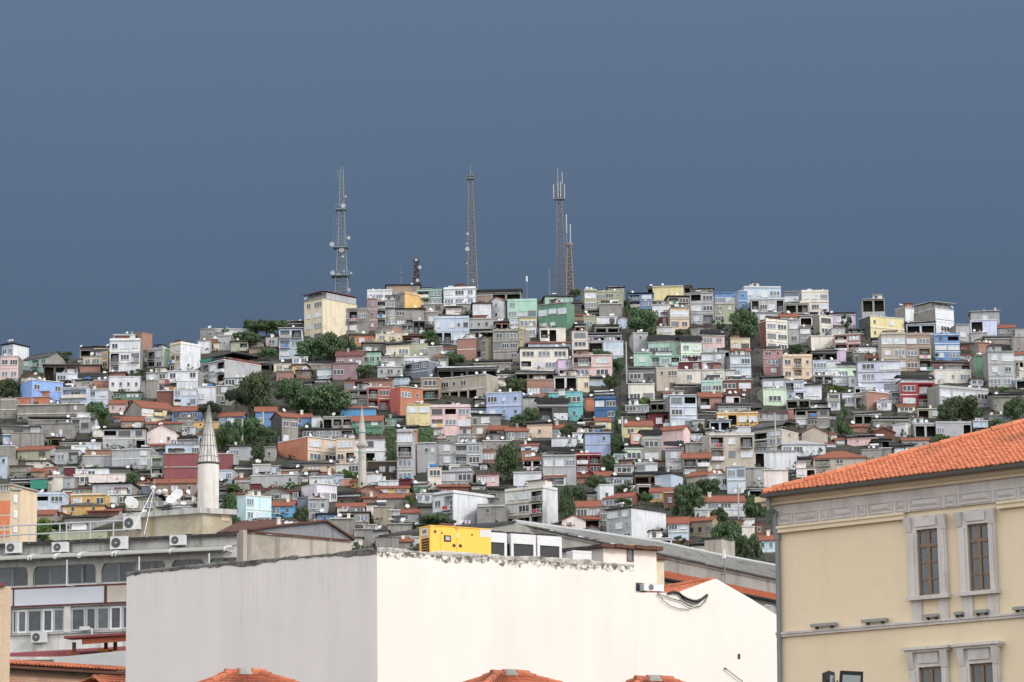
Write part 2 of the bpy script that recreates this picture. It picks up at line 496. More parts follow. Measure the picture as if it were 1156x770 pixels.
M_AWN = [plain("cloth_%d" % i, c, 0.9) for i, c in enumerate(((0.5, 0.05, 0.06), (0.06, 0.2, 0.55), (0.6, 0.6, 0.62), (0.04, 0.22, 0.16), (0.65, 0.4, 0.08), (0.5, 0.25, 0.35)))]
M_TANKB = plain("tank_blue", (0.05, 0.17, 0.42), 0.4)
M_ROOMSHADE = surface("room_shade_dark", (0.045, 0.043, 0.042), 0.95, 0.5, (0.09, 0.08, 0.07), vary=0.6)  # near-black colour stands in for shade inside open rooms and recesses

# ------------------------------------------------------------------ shared pieces
WIN = {}
def window_mesh(n, g, fm):
    key = (n, g, fm)
    if key not in WIN:
        mb = MB()
        tx = {1: 0.09, 2: 0.055, 3: 0.04, 4: 0.03}[n]
        mb.box(-0.5, 0.5, -0.07, 0.02, 0, 0.07, 0)
        mb.box(-0.5, 0.5, -0.07, 0.02, 0.94, 1.0, 0)
        for i in range(n + 1):
            x = -0.5 + i / n
            mb.box(max(-0.5, x - tx / 2) if i else -0.5, min(0.5, x + tx / 2) if i < n else 0.5, -0.06, 0.02, 0.07, 0.94, 0)
        mb.quad((-0.5, -0.02, 0.07), (0.5, -0.02, 0.07), (0.5, -0.02, 0.94), (-0.5, -0.02, 0.94), 1)
        mb.box(-0.54, 0.54, -0.14, -0.07, -0.05, 0.01, 2)
        WIN[key] = mb.mesh("window", [(M_FRAME, M_FRAMED)[fm], (G_DARK, G_MID, G_PALE)[g], M_CONC])
    return WIN[key]

def dish_mesh():
    mb = MB()
    prof = [(0.0, 0.0), (0.2, 0.02), (0.38, 0.075), (0.5, 0.14)]
    n = 14
    k = len(mb.v)
    ca, sa = math.cos(math.radians(62)), math.sin(math.radians(62))
    def T(x, y, z):        # tilt the dish up from facing the street
        return (x, y * ca - z * sa, y * sa + z * ca)
    for r, z in prof:
        for i in range(n):
            a = 2 * math.pi * i / n
            q = T(r * math.cos(a), r * math.sin(a), z)
            mb.v.append((q[0], q[1], q[2] + 0.9))
    for a in range(3):
        for i in range(n):
            j = (i + 1) % n
            mb.f.append((k + a * n + i, k + a * n + j, k + (a + 1) * n + j, k + (a + 1) * n + i)); mb.m.append(0)
    mb.tube((0, 0.05, 0), (0, 0.05, 0.9), 0.035, n=6, m=1)
    mb.tube((0, 0.0, 0.7), (0, -0.45, 1.05), 0.02, n=5, m=1)
    mb.box(-0.05, 0.05, -0.5, -0.4, 1.0, 1.1, 1)
    return mb.mesh("satellite_dish", [M_WHITE, M_POST])
ME_DISH = dish_mesh()
mb = MB(); mb.tube((-0.7, 0, 0.75), (0.7, 0, 0.75), 0.42, n=12); mb.box(-0.5, -0.4, -0.3, 0.3, 0, 0.5, 1); mb.box(0.4, 0.5, -0.3, 0.3, 0, 0.5, 1)
ME_TANK = mb.mesh("water_tank", [M_WHITE, M_POST])
ME_TANKB = mb.mesh("water_tank", [M_TANKB, M_POST])
mb = MB()
mb.hexa([(-1, -0.9, 0.1), (1, -0.9, 0.1), (1, 0.7, 1.1), (-1, 0.7, 1.1), (-1, -0.96, 0.18), (1, -0.96, 0.18), (1, 0.64, 1.18), (-1, 0.64, 1.18)], 1)
mb.tube((-1.1, 0.8, 1.35), (1.1, 0.8, 1.35), 0.3, n=10, m=0)
mb.box(-0.9, -0.84, 0.7, 0.76, 0, 1.1, 2); mb.box(0.84, 0.9, 0.7, 0.76, 0, 1.1, 2)
ME_SOLAR = mb.mesh("solar_heater", [M_WHITE, G_DARK, M_POST])
mb = MB(); mb.box(-0.3, 0.3, -0.3, 0.3, 0, 1.1); mb.box(-0.4, 0.4, -0.4, 0.4, 1.1, 1.25)
ME_CHIM = mb.mesh("chimney", [WALL['wc']])
ME_CHIMB = mb.mesh("chimney", [WALL['gr']])
mb = MB(); mb.box(-0.4, 0.4, -0.3, 0, 0, 0.55); mb.tube((-0.1, -0.31, 0.28), (-0.1, -0.3, 0.28), 0.2, n=10, m=1)
ME_AC = mb.mesh("air_conditioner", [M_WHITE, M_RAIL])
mb = MB()
_x = -1.0
_rr = random.Random(3)
for i in range(5):
    w_ = 0.25 + 0.2 * _rr.random(); h_ = 0.5 + 0.4 * _rr.random()
    mb.box(_x, _x + w_, -0.02, 0.02, 1.3 - h_, 1.3, i % 3 + 1); _x += w_ + 0.06
mb.tube((-1.2, 0, 1.3), (1.2, 0, 1.3), 0.02, n=5, m=0); mb.tube((-1.2, 0, 0), (-1.2, 0, 1.4), 0.03, n=5, m=0); mb.tube((1.2, 0, 0), (1.2, 0, 1.4), 0.03, n=5, m=0)
ME_LAUN = mb.mesh("laundry_line", [M_POST, M_AWN[2], M_AWN[5], M_AWN[1]])

HILL = []      # what the labels choose their words from

def roof_word(roof, rc):
    if roof == 'k': return {'': 'black terrace canopy', 'R': 'dark red roof canopy', 'G': 'grey roof canopy'}[rc]
    if roof in 'thg': return {'': 'red tiled roof', 'R': 'dull pink roof', 'G': 'grey roof', 'M': 'grey metal roof'}[rc]
    if roof == 'm': return {'': 'dark sheet roof', 'G': 'grey sheet roof', 'R': 'dark red roof'}[rc]
    if roof == 'r': return 'sloping dark red roof'
    if roof == 'f': return 'roof parapet'
    return ''

def house(px0, y0, px1, y1, col, roof, rows, side=None, rc='', D=None, cover=''):
    """One house of the hill. The box is where its walls and roof stand in the street; rows list its storeys from the top, a letter per bay."""
    R = random.Random(int(px0 * 31 + y0 * 17 + y1 * 7))
    rows = rows.split('/')
    nf = len(rows)
    D = Dy(y1) if D is None else D
    ppm = F / D
    Wm = (px1 - px0) / ppm
    if side:
        s = side[1]
        th = math.radians(42 if s > 0.5 else (34 if s > 0.25 else 26))
        if side[0] == 'R':
            xc = px1 - s * (px1 - px0); rot = -th
        else:
            xc = px0 + s * (px1 - px0); rot = th
        w = max(2.0, (1 - s) * Wm / math.cos(th)); d = max(3.5, s * Wm / math.sin(th))
        smat = WALL[side[2]]
    else:
        rot = math.radians(R.uniform(-7, 7))
        w = Wm; d = R.uniform(6.5, 9.0); xc = px0
        smat = WALL[R.choice(['gr', 'gr', 'lg', col])]
        if roof in 'thg': d = min(9, max(6, 0.9 * w))
    C = at(xc, y1, D)
    H = at(xc, y0, D).z - C.z
    if side and side[0] == 'R':
        o = Vector((C.x - w * math.cos(rot), C.y - w * math.sin(rot), C.z))
    else:
        o = C
    name = 'apartment_building' if nf >= 3 else ('shed' if nf == 1 and not set(rows[0]) - set('.o') else 'low_house' if nf == 1 else 'house')
    cat = {'apartment_building': 'apartment building', 'shed': 'shed', 'house': 'house', 'low_house': 'low house'}[name]
    T = thing(name, None, cat, o, rot)
    fm = WALL[col]
    ledge = R.choice([M_CONC, WALL['wc'], WALL['W'], fm])
    # --- how much of the height is roof
    top = H
    rise = 0
    if roof == 'k': top = H - min(2.5, max(1.5, 0.34 * H if nf == 1 else 2.5 if H > 6 else 0.33 * H))
    elif roof in 'th': rise = min(0.36 * H, 0.5 * d * 0.5, 2.6); top = H - rise
    elif roof == 'g': rise = min(0.4 * H, w * 0.24); top = H - rise
    elif roof == 'm': top = H - min(0.5, 0.15 * H)
    elif roof == 'r': rise = min(0.3 * H, 1.6); top = H - rise
    elif roof == 'f': top = H - min(0.7, 0.12 * H)
    krow = None
    if roof == 'k' and nf > 1 and set(rows[0]) <= set('ok'):
        krow = rows[0]; rows = rows[1:]; nf -= 1
    fh = top / nf
    wb = MB()
    wins = []
    for fi, row in enumerate(rows):
        z1 = top - fi * fh; z0 = z1 - fh
        bw = w / len(row)
        for bi, ch in enumerate(row):
            xa, xb = bi * bw, (bi + 1) * bw
            if ch in 'ob' and fh > 1.6:
                mx = min(0.3, 0.1 * bw)
                pa, pb = xa + mx, xb - mx
                za = z0 + (0.85 if ch == 'o' and fi < nf - 1 else 0.18); zb = z1 - min(0.45, 0.16 * fh)
                if zb - za < 0.8: za = z0 + 0.1
                dep = min(d * 0.5, 2.6 if ch == 'o' else 1.4)
                wb.quad((xa, 0, z0), (xb, 0, z0), (xb, 0, za), (xa, 0, za), 0)
                wb.quad((xa, 0, zb), (xb, 0, zb), (xb, 0, z1), (xa, 0, z1), 0)
                wb.quad((xa, 0, za), (pa, 0, za), (pa, 0, zb), (xa, 0, zb), 0)
                wb.quad((pb, 0, za), (xb, 0, za), (xb, 0, zb), (pb, 0, zb), 0)
                im = 3 if ch == 'o' or R.random() < 0.6 else 0  # most recess faces take the painted shade colour
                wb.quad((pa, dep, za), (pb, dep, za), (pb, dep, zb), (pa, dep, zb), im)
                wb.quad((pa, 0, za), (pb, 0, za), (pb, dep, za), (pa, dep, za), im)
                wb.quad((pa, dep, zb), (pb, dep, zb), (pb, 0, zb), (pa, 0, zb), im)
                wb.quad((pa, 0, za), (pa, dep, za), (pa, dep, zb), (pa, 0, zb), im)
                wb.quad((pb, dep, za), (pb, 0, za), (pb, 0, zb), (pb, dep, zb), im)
                if ch == 'b':
                    wins.append(('D', (pa + pb) / 2 + R.uniform(-0.1, 0.1) * bw, dep, za, min(2.4, (pb - pa) * 0.62), min(2.1, zb - za - 0.1)))
                    pr = R.uniform(0.5, 1.0)
                    sb = MB(); sb.box(pa - 0.1, pb + 0.1, -pr, 0.0, z0 + 0.02, z0 + 0.17, 0)
                    kind = R.random()
                    if kind < 0.42:
                        sb.box(pa - 0.1, pb + 0.1, -pr, -pr + 0.1, z0 + 0.17, z0 + 1.0, 1)
                        sb.box(pa - 0.1, pa, -pr + 0.1, 0, z0 + 0.17, z0 + 1.0, 1); sb.box(pb, pb + 0.1, -pr + 0.1, 0, z0 + 0.17, z0 + 1.0, 1)
                    bal = sb.build("balcony", [M_CONC, R.choice([fm, WALL['W'], WALL['wc'], ledge])], T)
                    if kind >= 0.42:
                        rb = MB(); zt = z0 + 1.05
                        rb.box(pa - 0.08, pb + 0.08, -pr, -pr + 0.06, zt - 0.06, zt)
                        nb = max(3, int((pb - pa) / 0.28))
                        for q in range(nb + 1):
                            x = pa - 0.08 + (pb - pa + 0.1) * q / nb
                            rb.box(x, x + 0.05, -pr + 0.005, -pr + 0.05, z0 + 0.17, zt - 0.06)
                        rb.box(pa - 0.08, pa - 0.02, -pr + 0.06, 0, zt - 0.06, zt); rb.box(pb + 0.02, pb + 0.08, -pr + 0.06, 0, zt - 0.06, zt)
                        rb.build("railing", [R.choice([M_RAIL, M_RAILW])], bal)
                    if R.random() < 0.25:
                        lw = R.uniform(0.6, 1.4)
                        lx = R.uniform(pa, max(pa + 0.1, pb - lw))
                        cb = MB(); cb.box(lx, lx + lw, -pr - 0.05, -pr - 0.02, z0 + 0.3, z0 + 1.02)
                        cb.build("hanging_cloth", [R.choice(M_AWN)], bal)
                continue
            wb.quad((xa, 0, z0), (xb, 0, z0), (xb, 0, z1), (xa, 0, z1), 0)
            if ch in '.ob': continue
            ww, hh, sill = {'w': (min(1.6, 0.66 * bw), 1.45, 0.3), 'W': (min(3.3, 0.8 * bw), 1.5, 0.28), 's': (0.92 * bw, 1.75, 0.2), 'n': (min(0.75, 0.5 * bw), 1.1, 0.36), 'd': (min(1.0, 0.6 * bw), 2.1, 0.02)}[ch]
            hh = min(hh, 0.56 * fh) if ch != 'd' else min(hh, 0.8 * fh)
            wins.append((ch, (xa + xb) / 2, 0.0, z0 + sill * fh, ww, hh))
    # sides, back, foundation, deck
    bx = -7.5
    wb.quad((0, 0, bx), (w, 0, bx), (w, 0, 0), (0, 0, 0), 0 if R.random() < 0.5 else 1)
    for x, flip in ((w, 0), (0, 1)):
        q = [(x, 0, bx), (x, d, bx), (x, d, top), (x, 0, top)]
        wb.quad(*(q if not flip else q[::-1]), 1)
    wb.quad((w, d, bx), (0, d, bx), (0, d, top), (w, d, top), 1)
    wb.quad((0, 0, top), (w, 0, top), (w, d, top), (0, d, top), 2)
    # slab edges at the floors
    if R.random() < 0.7:
        e = R.uniform(0.06, 0.22)
        for fi in range(1, nf):
            z = top - fi * fh
            wb.box(-0.02, w + 0.02, -e, -0.003, z - 0.1, z + 0.1, 2)
    if roof in 'nfk':
        e = R.uniform(0.1, 0.4)
        wb.box(-0.1, w + 0.1, -e, d + 0.05, top, top + 0.16, 2)
    if roof == 'f':
        t = 0.16; h2 = H
        wb.box(0, w, 0.02, t, top + 0.16, h2, 0)
        wb.box(0, t, t, d, top + 0.16, h2, 1); wb.box(w - t, w, t, d, top + 0.16, h2, 1)
    if roof == 'g':
        wb.tri((0, 0, top), (w, 0, top), (w / 2, 0, top + rise), 0); wb.tri((w, d, top), (0, d, top), (w / 2, d, top + rise), 1)
    if roof in 't':
        wb.tri((w, 0, top), (w, d, top), (w, d / 2, top + rise), 1); wb.tri((0, d, top), (0, 0, top), (0, d / 2, top + rise), 1)
    if roof == 'r':
        wb.tri((w, 0, top), (w, d, top), (w, d, top + rise), 1); wb.tri((0, d, top), (0, 0, top), (0, d, top + rise), 1)
    wb.build("wall", [fm, smat, ledge, M_ROOMSHADE], T)
    # --- roof
    rb = MB(); ov = 0.35; th_ = 0.14
    rmat = {'': M_TILE, 'G': M_DKM, 'M': M_LTM, 'R': M_RDM}[rc]
    if roof == 't':
        sl = rise / (d / 2)
        for sg in (0, 1):
            ya, yb = (-ov, d / 2) if not sg else (d + ov, d / 2)
            za = top - ov * sl + 0.03; zb = top + rise + 0.03
            p = [(-ov, ya, za), (w + ov, ya, za), (w + ov, yb, zb), (-ov, yb, zb)]
            if sg: p = [p[1], p[0], p[3], p[2]]
            rb.hexa(p + [(a, b, c + th_) for a, b, c in p])
        rb.box(-ov, w + ov, d / 2 - 0.12, d / 2 + 0.12, top + rise + th_ - 0.02, top + rise + th_ + 0.12)
        rb.build("roof", [rmat], T)
    elif roof == 'h':
        a = min(w, d) / 2
        z = top + 0.02; zr = top + rise
        e = [(-ov, -ov, z), (w + ov, -ov, z), (w + ov, d + ov, z), (-ov, d + ov, z)]
        if w >= d: r0, r1 = (a, d / 2, zr), (w - a, d / 2, zr)
        else: r0, r1 = (w / 2, a, zr), (w / 2, d - a, zr)
        if w >= d:
            rb.quad(e[0], e[1], r1, r0); rb.tri(e[1], e[2], r1); rb.quad(e[2], e[3], r0, r1); rb.tri(e[3], e[0], r0)
        else:
            rb.tri(e[0], e[1], r0); rb.quad(e[1], e[2], r1, r0); rb.tri(e[2], e[3], r1); rb.quad(e[3], e[0], r0, r1)
        rb.box(-ov, w + ov, -ov, d + ov, z - 0.14, z - 0.005)
        rb.build("roof", [rmat], T)
    elif roof == 'g':
        sl = rise / (w / 2)
        for sg in (0, 1):
            xa, xb = (-ov, w / 2) if not sg else (w + ov, w / 2)
            za = top - ov * sl + 0.03; zb = top + rise + 0.03
            p = [(xa, -ov, za), (xb, -ov, zb), (xb, d + ov, zb), (xa, d + ov, za)]
            if sg: p = [p[1], p[0], p[3], p[2]]
            rb.hexa(p + [(a, b, c + th_) for a, b, c in p])
        rb.build("roof", [rmat], T)
    elif roof == 'm':
        rm = {'': R.choice([M_DKM, M_BLK, M_DKM]), 'G': M_LTM, 'R': M_RDM}[rc]
        t2 = H - top
        p = [(-0.4, -0.5, top + t2 * 0.3), (w + 0.4, -0.5, top + t2 * 0.3), (w + 0.4, d + 0.3, top + 0.01), (-0.4, d + 0.3, top + 0.01)]
        rb.hexa(p + [(a, b, c + 0.2) for a, b, c in p]); rb.build("roof", [rm], T)
    elif roof == 'r':
        p = [(-0.3, -0.5, top - 0.06), (w + 0.3, -0.5, top - 0.06), (w + 0.3, d + 0.2, top + rise), (-0.3, d + 0.2, top + rise)]
        rb.hexa(p + [(a, b, c + 0.15) for a, b, c in p]); rb.build("roof", [M_RDM], T)
    elif roof == 'k':
        km = {'': M_BLK if R.random() < 0.75 else M_DKM, 'R': M_RDM, 'G': M_LTM}[rc]
        kd = min(d, R.uniform(1.7, 2.6)); h1 = H - top; zf = top + max(0.6, h1 * R.uniform(0.26, 0.42))
        tilt = R.random()
        if nf == 1 and not krow and h1 < 2.0: zf = top + h1 * 0.35
        slant = R.uniform(-0.25, 0.25)
        if rc: zf = H - 0.5; slant = 0.1
        p = [(-0.4, -0.6, zf - slant), (w + 0.4, -0.6, zf + slant), (w + 0.4, kd + 0.3, H - 0.1), (-0.4, kd + 0.3, H - 0.1)]
        rb.hexa(p + [(a, b, c + 0.12) for a, b, c in p])
        rb.box(-0.3, w + 0.3, kd + 0.3, d, H - 0.2, H + 0.02)
        rb.build("terrace_canopy", [km], T)
        fb = MB()
        np_ = max(2, int(w / 3.2) + 1)
        for q in range(np_):
            x = 0.08 + (w - 0.24) * q / (np_ - 1)
            fb.box(x, x + 0.1, 0.05, 0.15, top + 0.16, zf - abs(slant))
            fb.box(x, x + 0.1, 0.15, kd, zf - abs(slant) - 0.1, zf - abs(slant))
        fb.box(0.08, w - 0.08, -0.05, 0.05, zf - abs(slant) - 0.12, zf - abs(slant))
        fb.build("canopy_frame", [M_POST], T)
        bb = MB(); bb.box(0.1 + (0.35 * w if R.random() < 0.4 else 0), w - 0.1, 1.6, d - 0.2, top + 0.16, zf)
        bb.build("terrace_room", [M_ROOMSHADE if R.random() < 0.7 else WALL[R.choice(['gr', 'lg', 'W', 'br'])]], T)
        qb = MB(); hh = R.uniform(0.5, 0.95)
        if R.random() < 0.6: qb.box(0, w, 0.16, 0.28, top + 0.16, top + 0.16 + hh)
        else:
            for z in (0.35, 0.65, 0.95): qb.box(0, w, 0.17, 0.22, top + z, top + z + 0.05)
            for q in range(int(w / 1.2) + 2):
                x = (w - 0.06) * q / (int(w / 1.2) + 1)
                qb.box(x, x + 0.05, 0.175, 0.215, top + 0.16, top + 1.0)
        qb.build("terrace_parapet", [R.choice([fm, WALL['W'], M_CONC, WALL['gr']]) if hh else M_RAIL], T)
        if cover:
            cbm = MB(); cbm.box(w * 0.02, w * 0.5, -0.68, -0.64, top + 0.3, zf + 0.1) if cover == 'half' else cbm.box(w * 0.55, w, -0.68, -0.64, top - 1.5, zf)
            cbm.build("green_tarpaulin", [M_AWN[3]], T)
    # --- windows
    bright = R.random()
    for ch, x, y, z, ww, hh in wins:
        n = {'n': 1, 'd': 1, 'w': 2, 'D': 2, 'W': 3, 's': 4}[ch]
        if ww > 1.7 and n == 2: n = 3
        r = R.random()
        g = (2 if r < 0.36 else 1 if r < 0.66 else 0) if ch in 'wWs' else (1 if r < 0.3 else 2 if r < 0.42 else 0)
        if ch == 's': g = 2 if r < 0.75 else 1
        fmi = 1 if (col in ('bk', 'st', 'dk') or R.random() < 0.12) else 0
        o_ = put("window", window_mesh(n, g, fmi), T, (x, y, z), 0.0, (ww, 1, hh))
        if ch in 'wW' and R.random() < 0.1:
            put("air_conditioner", ME_AC, T, (x + R.uniform(-0.6, 0.6) * ww, y - 0.005, z - 0.75))
    if side and side[1] > 0.22 and R.random() < 0.35 and side[2] not in ('W',):
        x = w if side[0] == 'R' else 0.0
        rz = math.pi / 2 if side[0] == 'R' else -math.pi / 2
        for fi in range(nf):
            if R.random() < 0.6:
                put("window", window_mesh(2, R.choice([0, 1, 1]), 0), T, (x, d * R.uniform(0.25, 0.6), top - (fi + 1) * fh + 0.35 * fh), rz, (0.9, 1, min(1.0, 0.4 * fh)))
    # --- what stands on the roof
    if roof in 'nf' and w > 4.2 and R.random() < 0.45:
        rw_ = R.uniform(1.8, min(4.5, w * 0.6)); rx = R.uniform(0.2, w - rw_ - 0.2); rh = R.uniform(1.2, 2.1); ry = R.uniform(1.2, 2.6)
        cb = MB(); cb.box(rx, rx + rw_, ry, min(d, ry + 2.6), top + 0.16, top + rh, 0)
        if R.random() < 0.7: cb.box(rx + rw_ * 0.2, rx + rw_ * 0.2 + 0.8, ry - 0.03, ry - 0.002, top + 0.25, top + rh * 0.86, 2)
        cb.box(rx - 0.3, rx + rw_ + 0.3, ry - 0.6, min(d + .2, ry + 2.9), top + rh, top + rh + 0.12, 1)
        cb.build("roof_room", [WALL[R.choice(['gr', 'lg', 'W', 'wc', col, 'bk'])], R.choice([M_BLK, M_BLK, M_DKM, M_CONC, M_RDM]), G_DARK], T)
    zt = {'n': top + 0.16, 'f': top + 0.16, 'm': H - 0.1}.get(roof)
    if zt is not None and w > 3:
        for q in range(R.choice([0, 1, 1, 2, 2, 3])):
            me = R.choice([ME_DISH] * 9 + [ME_SOLAR, ME_CHIMB, ME_CHIM, ME_CHIMB, ME_CHIMB, ME_LAUN] + ([ME_TANKB] if R.random() < .3 else []))
            k = R.uniform(0.62, 0.98)
            put(me.name.split('.')[0], me, T, (R.uniform(1.0, max(1.1, w - 1.0)), R.uniform(0.7, 2.2), zt), R.uniform(-0.5, 0.5), (k, k, k))
    elif roof in 'thg' and R.random() < 0.5:
        me = R.choice([ME_DISH, ME_CHIM, ME_CHIMB])
        put(me.name.split('.')[0], me, T, (R.uniform(0.2, 0.8) * w, d * 0.42, top + rise * 0.8), R.uniform(-0.4, 0.4))
    elif roof == 'k' and R.random() < 0.6:
        put("satellite_dish", ME_DISH, T, (R.choice([0.1, 0.9]) * w, -0.1, top + 0.16), R.uniform(-0.5, 0.5), (.9, .9, .9))
    st = {1: 'single-storey', 2: 'two-storey', 3: 'three-storey', 4: 'four-storey', 5: 'five-storey', 6: 'six-storey'}[nf]
    noun = {'apartment_building': 'block', 'house': 'house', 'low_house': 'house', 'shed': 'outbuilding'}[name]
    c = PAL[col][0]
    rw = roof_word(roof, rc)
    full = st + ' ' + c + ' ' + noun + (' with ' + rw if rw else ', flat-topped')
    HILL.append(dict(o=T, full=full, short=c + ' ' + noun + (' with ' + rw if roof in 'thgkr' else ''), box=(px0, y0, px1, y1)))
    return T
